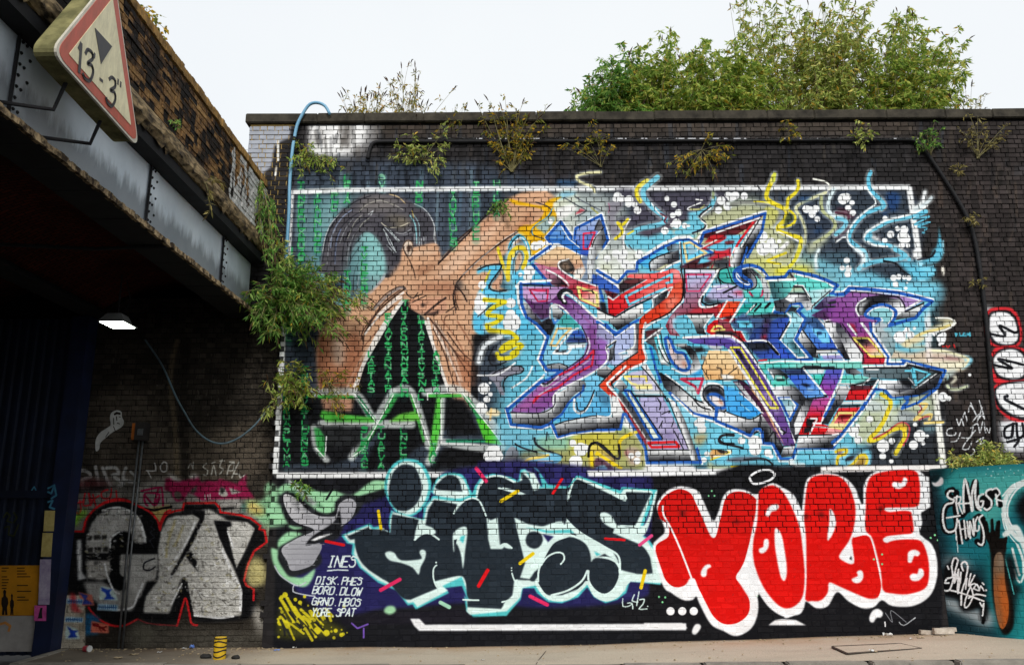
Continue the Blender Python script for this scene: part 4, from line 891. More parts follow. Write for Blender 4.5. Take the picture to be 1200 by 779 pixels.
LET2 = '''
# ---- rocket / arrow up
t 840 200 7.5
l W 3.4 0.4 -170,620 -120,540 0,495 430,360
g 4a1c22 6a2a30 0,500 300,450 -140,590 -110,555 0,515 420,385 340,470 80,620
f 70cce8 0.5 80,570 230,565 310,480 300,520 150,750 -20,740 0,650 70,600
f c82c34 0.5 -110,640 -20,620 80,570 0,560 -60,580 
f d8303a 0.5 -160,690 0,620 90,575 80,600 -80,700
l W 1.4 0.4 -170,700 0,610
l d8303a 3 0.4 320,460 240,570 190,640 150,720
f d8303a 0.5 -20,705 120,710 130,750 -20,745
f 6cc8e4 0.5 -100,680 0,640 140,640 130,700 0,700
F 6a3038 0.8 70,625 150,615 150,640 90,655
g e8eaec 22242a 300,520 360,600 370,425 410,430 395,560 350,620 260,750 160,760 300,540
l W 2 0.4 0,545 380,418 280,560 165,760
l 24262c 1.2 0.4 380,425 300,560 190,750
l B 3.4 0.4 -140,610 -110,545 0,515 428,378 400,530 350,620 270,760
l B 2.4 0.4 -150,650 -120,600
# ---- 840,290
t 840 290 7.5
f 4a2228 1 -340,180 -200,110 -60,60 0,90 -60,170 -180,190
f 6cc8e4 0.8 -170,150 -130,90 -20,70 60,80 -80,130
f d03040 1 -90,100 0,60 130,0 120,70 60,90 -30,120
F 44484e 1.5 -40,130 0,110 90,120 110,160 60,180 0,180
l d03040 2 0.4 120,80 115,160
l 30323a 1.2 0.3 0,120 90,110
g e8eaec 22242a 170,60 230,80 165,0 265,0 215,160 150,200 120,150
l B 2.6 0.4 270,0 220,155
L W 1.4 0.4 160,0 120,100 130,160
g 3cb0a8 8adcd4 40,250 400,300 20,240 100,180 200,170 330,190 430,280 470,400 460,470 320,490 240,450 230,370 60,300
g 2a2c32 c8ccd0 300,250 430,300 220,180 320,190 440,290 475,400 465,470 430,470 440,360 360,260 260,200
f 62ccc8 1.2 260,370 420,370 440,440 400,480 280,480 240,430
G d8dcdc b8bcc4 370,300 440,420 390,260 440,300 460,420 430,470 410,380
L 1c1d22 1.4 0.4 100,180 30,200 15,260 60,310 160,320
G 1e1f26 9a9ca4 260,280 330,280 200,200 290,190 350,270 350,330 310,370 250,330
F B 0.8 150,220 200,165 230,190 215,240 290,290 305,345 250,350 180,300
O W 1.6 0.4 170,220 220,280 280,300 290,330 240,320 180,270
F 24262c 0.6 205,255 265,290 270,310 230,300
L B 4 0.4 450,268 390,190 300,160 210,175 155,220 170,300 240,350 300,345 300,300 220,245 200,190
L W 1.6 0.4 470,290 390,210 310,180 230,190
L 1c1d22 1.2 0.4 100,190 140,300 230,365 300,375 350,340 345,270 290,200
L d8406a 2.4 0.5 290,395 320,435 360,450 400,420 405,380
f 3cb0a8 0.8 290,430 400,430 370,460 320,460
f b9b0d8 1 0,340 190,330 200,370 240,440 210,460 0,460
f d0506a 1.5 0.8 130,400 230,370 230,430
L 2a2b30 2.4 0.5 60,400 180,340
L W 1.4 0.4 0,370 100,350
L 2a2b30 1.4 0.4 100,430 140,440
g f05a34 e83a20 100,480 100,600 90,475 212,475 150,600 20,622
l W 2 0.4 92,470 10,615 50,635
f 5a1c20 0.8 110,640 60,610 170,590 230,490 160,600
f 24a8a0 1 240,500 330,490 320,540 200,600 160,590
f 5accc4 0.8 310,520 350,485 530,482 495,575 270,600 260,590
l 1c1d22 2.4 0.4 350,500 300,550
l 1c1d22 2.4 0.4 390,500 335,560
l 1c1d22 3 0.4 470,490 430,530
l W 1.6 0.4 525,485 490,575
l W 2 0.4 330,510 250,600 260,620 480,605 600,600
l W 2.4 0.4 250,450 110,670 150,735 220,745 260,830
f 2a2c34 0.8 270,600 500,580 620,590 640,620 260,615
# dark blue field
t 840 380 7.5
f 46608a 1.5 120,-10 230,-100 300,-60 520,-60 630,-60 640,0 550,140 700,305 370,305 240,160 300,140 260,60 160,40
g 2c3e60 3b5cc8 200,0 600,200 280,140 330,40 440,0 540,-55 640,-60 600,60 550,145 690,300 380,300 240,160
f 38243c 2 0.8 420,-60 480,-60 460,60 430,140 380,130
f b02c3c 1.5 0.8 390,110 440,90 440,140 400,140
f 202228 1.5 0.9 260,160 440,155 480,220 400,240 290,230
L W 2 0.4 270,150 440,150 550,265
L K 3 0.5 450,165 540,262
f 6cd0ee 0.6 175,-30 300,-30 320,30 200,30
f 2a2c34 1 205,-10 290,-12 280,10
g 9a5060 c02028 60,0 200,120 20,-50 110,-20 150,60 210,60 265,160 200,120 120,100 0,100 0,60
l f0e080 2.2 0.4 0,15 40,20 70,50 0,55
# purple sweep and beige wedge
f 24262c 1 -10,60 130,60 220,110 120,90 -10,100
g 5c4a9c 6a4a90 100,150 600,900 -290,120 0,105 150,115 230,190 400,430 580,750 690,1040 685,1075 590,1070 320,600 120,230 60,190 0,190 -60,185 -200,170
L a8a4dc 2 0.8 -280,125 0,120 130,130 180,170
f c8b8e0 2 0.6 400,600 480,600 560,780 520,800
g f0d4a4 e0b078 100,300 60,480 -70,230 120,235 300,490 150,490 -100,490 -130,380
f f0e8d8 1 170,340 300,480 420,700 350,600 240,440
g e8b888 e0b090 300,500 600,1060 280,470 420,690 600,1070 560,1000 300,570
l 3a3430 1.2 0.4 0,380 40,390 40,470
l 3a3430 1.2 0.4 180,380 90,450
f f6f2ea 0.8 40,440 90,440 160,460 120,500 60,500
l 3a3430 1 0.3 -100,300 -130,380 -70,480
l f0e860 2.4 0.3 125,205 210,205 540,738 470,735 125,205
g 1e1c24 7a62a8 200,220 430,620 165,230 200,230 440,600 400,600
l W 2.8 0.4 -290,118 0,100 130,108 215,165 300,270 450,490 620,800 695,1040
L 24262c 1.4 0.3 0,85 140,90 240,165 420,430
l W 2.8 0.4 110,225 250,440 400,680 580,960
l 24262c 2 0.4 565,920 605,950 590,965
g 3a1c34 6a3a60 200,520 450,900 140,500 240,495 400,700 580,1060 500,950 300,700
L 24262c 1.4 0.4 0,490 200,490 300,560
# bright blue and grey under eye
t 840 460 7.5
g 50b0ee 3ea0e8 150,50 300,200 60,-60 180,-30 250,40 395,178 290,232 90,172
L 9adcf8 1.2 0.4 210,100 300,170
L W 1.6 0.4 200,0 300,80 392,172
g 9a9ea6 e8e8ea 150,-100 300,100 150,-90 200,-90 420,190 395,180
g f0f2f4 1e1f24 250,220 280,360 20,165 290,238 395,190 520,370 590,480 560,560 480,440 410,440 400,330 300,385 0,250
f 8a8e94 1.5 0.8 440,250 520,370 580,480 470,430 
L 24262c 1.4 0.4 90,172 290,235 395,185
l 24262c 1.8 0.4 385,190 380,330
l 24262c 2 0.4 500,345 440,420
l 24262c 2 0.4 515,350 520,440
l 24262c 1.4 0.3 590,470 690,460 660,560
g d8dce0 1e1f24 620,490 600,570 590,480 690,470 660,560 560,570
l W 3.4 0.4 -10,262 290,390 340,320 390,330 410,455 490,458 555,600 680,600 720,500 1030,495
l B 3.4 0.4 0,250 180,325 295,380 335,320 375,318 400,345 410,445 495,450 565,582 670,582 700,492 1025,490 1100,370 1205,255
d W 0.8 220,422,34 340,440,62 340,500,54 450,530,34 480,560,20 730,565,14 700,620,40 750,640,30 660,610,30
L 2a2b30 2.8 0.4 150,378 60,375 20,410 40,445 120,460 200,480 230,490
F d8a868 0.6 -40,500 40,510 90,522 60,540 -20,550
F 2a2b30 0.5 0,500 90,522 40,535
L f4f4e0 2 0.6 -20,560 100,545 130,520 100,505
F 6a6470 1 0.8 80,600 140,570 380,560 330,590 200,610
L 2a2b30 2.2 0.5 240,590 340,580 430,585 490,630 480,660
L Y 2 0.7 130,650 200,645 270,665
F 74c8e0 2 520,610 640,600 720,620 960,600 960,520 720,510 690,600
# right: diamond, greys
g f0f2f4 3a3c44 560,0 760,100 500,-60 640,-60 700,-40 850,60 780,240 700,440 645,320 640,250 710,120 650,40 550,40
g 7ab0c0 f0f6f8 600,60 640,200 550,45 655,45 705,110 645,235
o B 2.8 0.4 545,42 655,40 712,110 645,245
l W 1.6 0.4 560,55 650,55 695,115 640,215
g e8eaec 30323a 720,200 850,100 770,60 855,55 720,360 690,370 680,280
f 2e3036 2 0.8 600,-60 700,-60 780,40 760,60 680,20
g a850a0 d81e26 900,80 880,240 850,60 1015,45 925,275 990,295 975,310 1100,355 1100,370 720,372
f c01820 1.5 0.8 830,190 920,190 880,240
f 18191d 0.4 790,225 870,235 845,270 840,300 790,300
f 18191d 0.4 770,310 840,300 830,345 765,360
l W 2 0.4 820,228 885,230 850,300 820,362
l W 2 0.4 1030,0 935,220 920,272 850,270
l W 1.6 0.4 850,302 975,305
g 55565e 1e1f24 1000,100 1000,280 1020,50 1070,10 1140,0 980,280 920,275 960,200
l B 3 0.4 1020,60 950,210
g f4f6f8 202126 850,390 880,490 720,382 1100,372 1020,488 700,488
L 24262c 1.6 0.3 720,375 1100,368
# 980,460 right half of the red letter
t 980 460 7.5
g c8c8cc 3a3b42 60,40 0,60 0,-60 120,-60 80,0 60,40 0,160
g d82028 c81c24 200,0 150,60 130,-60 330,-60 260,68 80,68
f 5a2a34 0.8 130,-60 320,-60 300,-30 110,-15
f e4e6e8 0.5 60,80 240,75 225,100 40,105
f 28292f 0.5 40,108 220,105 205,128 20,130
g e02c34 f0a8a8 100,150 20,350 25,135 215,130 70,355 -40,365 -100,360 -60,300
f 7a1c22 1.2 10,210 60,190 140,195 130,225 20,240
l f0e48a 2.6 0.3 -50,300 25,180 170,180 110,255 60,320 -60,300
f f4ecb0 0.6 -60,270 80,270 60,310 -60,310
l W 1.8 0.4 220,130 50,360 -30,370
l W 2 0.4 370,-110 270,60
l B 4 0.4 335,-20 200,180 40,380 -30,440
l W 2.4 0.4 345,10 210,195 50,400 -15,460
# 840,380 right: blue panels, teal bar
t 840 380 7.5
f 3a5a88 1 740,-60 900,-60 940,0 800,60 720,60
g 5a98e4 3b62c8 860,60 960,210 800,0 930,-10 1070,218 885,222 770,60
f 7cd0f4 0.6 835,40 970,45 1000,165 930,165 860,85
f 2c4c80 0.6 880,65 920,65 930,90 890,95
g f0f2f2 303238 740,80 850,220 700,110 750,30 885,225 900,300 830,290
g e4e6e8 2a2b31 900,230 900,300 880,222 1080,222 1090,245 900,260 870,290
f a8a4dc 0.6 920,270 1095,268 1115,312 945,314
l W 2.2 0.4 915,268 1098,264 1120,312
l B 3 0.4 1065,222 1135,305
l W 2.2 0.4 900,-45 950,10 1068,212
l 1c1d22 1.6 0.4 740,30 885,225 1070,222
g e8eaec 26272d 1000,60 1150,120 930,-40 1060,-30 1130,60 1200,200 1230,270 1210,312 1130,310 1060,200
f 5a2a60 1 1060,-30 1150,-40 1210,60 1210,140 1130,50
g 8fd0e0 5a98a8 640,60 760,250 640,-20 745,-20 690,140 830,305 710,305 575,145
g 6cb0c0 a8dce8 650,-150 690,-40 600,-110 660,-100 720,-180 760,-170 700,-110 780,-50 740,0 640,0 650,-70 620,-100
F 2a4c58 1.5 0.7 640,160 700,150 720,230 690,240
f 26282e 0.8 640,-160 690,-150 720,-110 770,-50 740,-60 680,-110 610,-105
l W 2 0.4 600,-110 650,-170 730,-170 735,-150 700,-115 765,-45 735,20 680,140 800,290 715,295 560,145 650,-20 650,-70 620,-98
l B 3.6 0.4 510,-105 600,-105 655,-180 740,-182 755,-150 715,-115 785,-45 745,30 695,135 840,305 705,318 555,158
l 1c1d22 1.6 0.4 550,130 640,-20
g 5cccc4 86dcd0 600,330 700,380 360,345 450,318 1200,322 1330,322 1400,370 1480,440 1400,440 1300,390 1040,385 1040,370 750,372 740,385 460,385 430,420 560,600 480,530 400,400
l W 2 0.4 370,348 450,338 560,325 830,330 1340,322
f 1c1d22 0.6 740,382 770,362 900,362 920,375 1030,370 1050,388 1200,385 1200,395 1060,400 740,395 460,390 460,383
l d02c34 2 0.4 370,320 440,315
g 2c3438 8a8e92 560,400 500,440 460,395 560,395 640,460 600,500 520,495
l W 2 0.4 455,395 525,500
f 5accbc 0.8 490,520 520,450 590,455 650,540 500,545
f 24262c 0.6 520,480 600,480 600,500 530,500
f e4e6e8 0.6 520,462 580,460 580,475 530,475
f 2c3a60 0.6 550,400 770,395 800,445 640,450
g 3a60c8 6aa8e8 700,460 860,640 620,450 800,445 965,640 790,655
F 1e2c48 0.8 740,525 790,520 830,545 780,550
f 8ab8f0 0.8 790,560 850,560 850,590 800,590
g e4e6ea 303238 560,570 740,640 490,550 660,545 780,655 760,720 690,680 640,640 540,640
f 4accbc 0.6 830,445 945,440 905,545
f d8dcde 0.8 790,400 950,395 940,432 820,435
l W 2.2 0.4 765,392 965,632
L 1c1d22 1.8 0.4 780,655 965,638 950,625
g 5a5cc0 b83c98 1000,430 960,640 965,400 1115,400 1000,655 905,545
l 1c1d22 1.2 0.3 950,440 905,545
f b85098 1 860,660 1000,640 990,720 850,730
l W 2.2 0.4 1115,395 1085,510 990,690 960,760
g e8eaec 30323a 1100,550 1100,720 1090,540 1180,560 1100,700 1040,760 1010,700
l B 3 0.4 1030,660 990,740
# teal arrow head upper, 840,290
t 840 290 7.5
g 3a6068 6ad4cc 480,350 640,300 455,285 690,280 680,240 850,268 1045,350 960,440 820,440 760,360 680,340 640,400 590,450 500,460 480,400
g 9adce0 c8e8ec 760,400 960,400 780,380 1030,360 960,420 850,530 820,450
g 3a3d44 c8ccd0 560,480 780,440 500,470 590,450 640,410 790,400 830,460 850,540 790,560 740,480 640,500 600,570 520,560
g f0f2f4 2a2b30 700,430 760,500 600,455 640,415 780,405 820,470 740,475 650,480
f 1e1f24 0.6 620,400 800,400 820,420 640,412
l 2a2b30 2.4 0.4 680,342 750,345 830,455
l W 1.4 0.4 690,332 760,335 820,440
l W 3 0.4 460,290 690,283 650,225
l W 2.4 0.4 700,235 960,300 1040,355 1010,400
l B 3.8 0.4 440,270 600,262 640,208 700,215 860,250 970,290 1065,335 1000,400 1130,412 1180,362 1260,355
l W 2 0.4 1020,370 820,530
l 3a3c44 1.4 0.3 1000,380 840,520
f 32343a 0.8 640,210 690,265 660,270 640,240
g a8a4c8 4a3a60 1050,440 950,520 960,430 1140,430 1090,500 900,550 850,540
g 70408a 9a4a9c 1000,500 1100,600 900,560 960,530 1000,460 1200,420 1200,760 1130,700 1080,640 960,640 830,600
f 3a2840 2 0.8 830,590 960,550 980,630 900,640
L 3a3c44 3 0.6 990,490 1080,475
L 3a3c44 2.4 0.6 960,525 1070,520
L W 2 0.4 970,640 1090,635 1140,660 1200,740
L 1c1d22 1.4 0.4 960,655 1080,650 1130,680 1180,750
f 3a5a88 1 760,620 900,640 960,740 840,700
# purple crescent letter 980,290
t 980 290 7.5
l W 3.4 0.4 0,395 60,395 115,345 550,385 850,460
g 8e549a b090c8 60,500 700,460 0,440 60,440 130,385 300,395 600,430 770,470 600,560 340,640 400,640 280,760 230,680 0,640
f 8a4a96 1.5 0,510 130,520 180,600 240,640 350,660 280,720 200,760 -60,640
L W 1.6 0.4 130,378 300,392 520,412 740,465 
L 24262c 1.2 0.3 130,395 300,405 560,435
g 202126 f4f6f8 420,460 470,560 180,560 190,500 250,450 400,432 560,455 605,530 600,570 520,640 540,560 440,505 300,530 250,600 200,600
f e8eaec 1.5 0.8 190,560 210,490 300,460 240,520 230,590
L 24262c 1.6 0.4 190,590 185,520 230,460 350,430 480,430 570,455 610,540
L W 2 0.4 200,600 175,550 195,490 260,450
g d8dcde 202126 640,560 640,640 600,560 780,490 700,610 520,640 540,600
l W 2.2 0.4 730,475 600,548
l 1c1d22 2 0.4 770,490 610,565
f 8fc8d0 0.6 280,590 310,540 430,520 510,560 500,620 460,690 400,690 430,630 300,625
L W 2 0.4 400,625 280,615 275,580 340,535 430,525 500,560 490,630 440,690
L B 3.4 0.4 380,630 270,610 265,570 330,520 430,505 525,560 510,630 465,690
l B 3.8 0.4 0,415 70,412 118,358 300,370 550,400 720,440 845,475 770,535 700,620 465,688
l B 3 0.4 380,640 300,745
l W 2 0.4 410,640 330,755
f b8c4cc 1 400,650 470,690 350,760 290,700
l W 2 0.4 225,675 290,745
# 980,380 lower purple band
t 980 380 7.5
g 30323a e8eaec 40,0 160,200 0,-20 40,0 150,150 235,270 235,330 130,325 40,130 0,60
g 8a4a96 c82838 150,80 320,340 40,0 230,0 445,300 432,352 225,352 235,270
f b04890 1 0.6 250,180 400,250 420,300 300,260
f 8a1c24 1.2 0.8 110,-10 160,0 190,80 170,90
g 2e262c e89098 240,140 330,230 170,125 285,125 415,280 300,285
g f0e8c0 d88070 340,280 280,200 240,190 330,200 400,272 310,280
l f0e070 2.4 0.3 150,120 282,120 425,282 305,282 150,120
l W 2.4 0.4 105,0 180,95
l W 3 0.4 225,-10 445,290 432,352
l 24262c 1.4 0.3 55,0 160,150 240,270 235,345
g b0bcc0 7fa0a8 400,100 520,200 330,60 400,40 520,140 520,220 480,300 450,250
l B 3.6 0.4 300,-10 312,65 462,285 455,345 600,345 600,325 580,318 960,408 890,555 700,625 480,640 425,572 340,572 230,745
l W 2.4 0.4 330,-10 330,65 480,285 470,330 570,330
g 72848c 4a5a60 300,400 700,450 240,385 560,372 640,345 900,425 690,575 640,485 480,480 300,470 220,530 40,530 60,470 240,460
g 5cccc0 8adcd4 40,480 250,500 60,450 180,440 300,470 300,490 220,530 40,525
g 24262c a0a4a8 80,400 220,430 80,400 160,385 230,430 160,450 90,430
l W 2.4 0.4 240,372 600,368 620,340 905,425 695,575
l 24262c 1.8 0.4 250,385 610,380 650,360
l 24262c 3 0.4 640,360 920,425 700,590
l 6cd0e8 2 0.3 610,410 680,410
l 6cd0e8 4.4 0.3 675,395 700,525
l 6cd0e8 2 0.3 690,395 825,435 700,530
f 5a7680 0.8 720,420 800,440 720,490
l 1e1f24 1.6 0.3 290,395 370,400
l W 1.6 0.3 270,398 370,400 
l W 1.6 0.3 640,475 690,530
g f4f6f8 2a2b31 560,540 620,640 380,490 600,495 690,570 900,445 930,430 880,550 720,620 500,640 440,570 360,560
g f0f2f4 3c3e46 520,500 560,600 400,500 580,500 660,570 560,600 440,570
f 1c1d22 1 540,480 640,480 690,540 640,560 580,530
f 1e1f24 2 0.9 700,600 860,520 880,480 900,540 740,620
f 1e1f24 1.5 0.85 300,480 380,485 330,560 300,540 120,545
l W 2.2 0.4 300,475 235,530 20,525
l 1c1d22 1.6 0.4 380,490 120,540
l W 2.4 0.4 370,490 260,670
f 1e1f24 2 0.8 610,650 700,640 620,700
l B 3.6 0.4 610,650 630,640 625,690 590,720
l B 3 0.4 580,740 720,690 880,570
'''
WOM0 = '''
# figure seen from behind, arms raised
t 0 0 1
f d6a988 1.5 473,283 510,290 517,300 513,310 502,318 560,262 576,254 610,226 640,222 652,232 650,262 610,282 590,300 575,330 600,345 580,400 560,404 556,440 560,478 540,484 526,458 499,377 488,361 472,351 457,374 439,404 418,458 374,462 371,410 376,385 405,355 430,345 452,325 462,305
t 310 200 4.8
F a87254 4 0.7 1190,360 1195,460 1090,620 1075,760 900,700 1000,600
f e0b89c 3 0.8 1050,460 1180,360 1200,340 1200,480 1000,600 960,560
f b98468 3 0.7 860,600 1080,500 1080,560 880,640
f e0bca4 4 0.7 640,640 760,560 800,700 700,760
G 5c5a60 2e2d33 600,200 700,420 350,640 345,460 400,300 480,210 600,145 720,148 850,200 940,290 968,420 860,435 820,400 780,430 760,560 680,600 672,470 620,370 560,345 480,430 420,560 400,680
F 7a7470 4 0.7 600,220 740,180 840,230 850,300 700,330 600,300
F 8d8478 3 0.6 690,210 800,230 840,290 740,310
G a8d4d2 3c505c 690,480 400,540 400,620 480,440 560,350 620,370 680,460 680,560 640,640 560,690 440,720
L 26282e 1.4 0.6 430,700 450,500 540,380
L 30343a 1.2 0.6 460,700 480,520 560,400
L 8a949c 1 0.5 445,700 465,500 550,390
L 26282e 1 0.5 500,690 510,560 580,430
L 9aa4ac 0.8 0.4 520,690 540,560 600,440
L a0a8b0 1.2 0.6 360,620 370,440 430,310 520,220 640,170
L 8a90a0 1.2 0.6 385,640 395,460 450,330 560,230
L c0c4c8 1 0.6 410,600 430,450 500,330 600,250
L 9aa0a8 1 0.6 460,480 500,380 590,290
L 6a7fa0 1.2 0.6 345,560 350,440 400,320
L a0a8b0 1.2 0.6 500,215 640,150 760,165 880,240 950,330 965,420
L e0e4e4 1.2 0.6 850,200 920,250 955,310 965,420
L b8a890 1.2 0.6 700,160 790,200 840,290
L 8fd0d8 1.2 0.6 820,240 860,320 870,420
L b0b4ba 0.9 0.6 680,300 760,330 830,300
L d0d4d8 1 0.6 660,290 720,380 760,430
L d0d4d8 1 0.6 650,310 700,400 740,460
L c8ccd0 1 0.5 670,330 710,420 720,470
L 24252a 1.6 0.8 620,340 690,400 720,520
L 24252a 1.6 0.8 560,340 640,260 760,240
l 9aa0a8 1 0.5 860,340 862,430
l 9aa0a8 1 0.5 890,330 892,430
l 9aa0a8 1 0.5 920,330 922,425
l 6a6c72 1 0.5 790,330 800,390
F d8b49c 0.8 785,400 820,390 835,420 820,470 800,480
O 5a3c30 1.4 0.6 782,405 815,388 838,420 822,470 802,482
F 4a2e24 0.8 0.8 800,420 825,430 812,460
L 3a2a24 1.4 0.5 800,480 830,540 850,600 840,620
L 3a2a24 1.2 0.5 820,480 836,560
F c89878 1.5 850,435 970,425 990,480 960,540 900,600 850,560
F 9a6c54 2.5 0.7 900,540 980,500 920,600 860,620
L b9b9bd 3 1.2 600,690 670,600 680,540
L 3a2a24 1.6 0.5 1200,300 1090,390 1000,500 880,600
L 2a1e1a 2.2 0.6 1200,500 1130,565 1080,625 1075,740
L f0e0d4 1.4 0.7 0.6 1200,330 1090,412 1000,520
L 3a2a24 1.2 0.6 1085,640 1140,740
F 1e1c1e 1.5 0.8 1070,620 1100,600 1095,660
L 3a2a24 1.4 0.5 690,760 770,680 800,660
L e4e4e4 3 0.7 690,770 780,680
L 3a2a24 1.4 0.5 800,660 790,740 820,760
L 4a342c 2 1.2 960,750 1010,710
# fine hair strands
%s
# hands, chest with falling code
t 310 350 3.71
f 15171a 1 602,5 545,90 480,200 430,290 395,400 380,470 420,560 700,640 800,560 830,470 800,400 760,280 700,100 660,30
F c99a80 0.8 640,20 720,0 790,20 780,60 700,75 640,45
L 3a2a24 1.2 0.5 640,45 700,60 740,40
L 3a2a24 1.4 0.6 680,20 700,35
F 2a2020 1 0.8 690,60 760,50 740,75
L 3a2a24 1.6 0.8 430,200 440,140 500,80 560,30
L 5a4034 1.6 0.8 390,330 360,400
L f0ece6 4 1 600,10 545,90 480,200 430,290 395,400
L f0ece6 3.4 1 700,100 760,280 800,400
L e4d4c8 2.4 1 735,110 800,230 860,400
L 5a4034 2 1 760,120 820,220 900,300
L 4a3830 1.4 0.7 790,60 830,30 820,0
L 4a3830 1.4 0.7 740,100 780,180 800,300
f e8ded4 4 0.6 300,170 350,170 340,280 310,280
f 9a6850 5 0.6 380,130 420,120 400,380 350,400
L 8a5c48 3 1.5 250,170 240,300 250,400
F b88468 5 0.5 820,250 900,280 890,400 850,420
L 9a6a52 1.6 1.2 0.7 720,90 790,200 830,320 840,400
L 9a6a52 1.6 1.2 0.7 770,90 850,200 900,330
L e8cdb8 2.4 1.5 0.7 745,100 815,220 860,360
L 8a5a44 2 1.2 0.6 840,100 900,200 912,260
L 7a4e3c 1.4 0.8 0.7 330,390 370,300 440,200 520,110
L e8cdb8 2.6 1.6 0.7 360,390 400,300 450,215
L 8a5a44 1.6 1 0.6 250,160 262,240 255,330
F a87058 4 0.6 232,170 262,170 256,400 236,410
f 1c1e22 2 905,160 1000,120 960,250 920,300 920,420 905,470
L 1c1e22 8 1.2 960,170 915,290 915,470
f 1c1e22 1.5 395,400 480,560 220,560 215,640 120,700 100,440 210,400
f b98c74 2 240,410 390,405 380,490 260,490
f 3a3c42 3 0.8 860,440 915,480 900,540 860,540
f 17181b 2 60,440 210,430 215,560 280,600 290,720 60,720
f 17181b 2 250,545 520,545 400,680 300,720 250,720
f 17181b 2 520,560 640,545 680,640 540,740 420,740
f 17181b 2 790,430 870,440 940,590 800,600
f 17181b 2 780,640 1050,650 1000,720 720,740
# green block letters with white glow
L dfe6e4 10 4 0.75 215,410 390,412 480,545
L dfe6e4 10 4 0.75 250,545 500,545 640,545
L dfe6e4 9 4 0.75 560,405 380,690
L dfe6e4 9 4 0.75 560,405 640,408 715,640
L dfe6e4 9 4 0.75 700,408 860,405 1040,640 780,625
L dfe6e4 9 4 0.75 770,430 760,600 715,710
L dfe6e4 8 4 0.7 215,560 225,640 270,700
f 2a2c2e 2 230,550 470,555 400,650 260,640
f 4cae4c 0.8 230,418 385,422 395,435 235,435
f 2f7f54 0.8 395,418 415,425 490,535 460,535
f 57b848 1 250,485 330,500 480,518 480,538 270,535 240,510
f 3c9a50 1 215,560 240,565 262,600 262,690 240,680 225,630 220,590
f 3fa455 1 555,415 580,430 540,500 500,545 470,600 420,670 385,688 430,620 500,530
f 3f9a60 1 560,412 630,412 640,425 570,428
f 4aa84c 0.8 630,412 650,430 700,620 690,625
f 6cc04a 1.2 590,500 650,490 680,505 680,530 540,535
f 54b850 0.8 710,415 855,415 860,428 715,432
f 3f9a60 0.8 860,415 890,430 960,540 930,530
f 58c43c 0.8 920,520 960,530 1035,635 960,625
f 5cc64a 1 750,430 770,435 768,560 735,690 715,705 725,590
f 2f8f6a 0.8 790,612 960,612 960,625 790,625
l eef2f0 1.4 0.5 225,410 390,412 490,540 
l eef2f0 1.4 0.5 250,548 640,545
l eef2f0 1.4 0.5 270,600 265,695 225,650
l eef2f0 1.4 0.5 375,692 430,655 560,420
l eef2f0 1.4 0.5 710,440 710,412 860,408 1045,642 770,628
l eef2f0 1.4 0.5 715,712 770,620 768,440
l eef2f0 1.4 0.5 720,640 640,415
'''
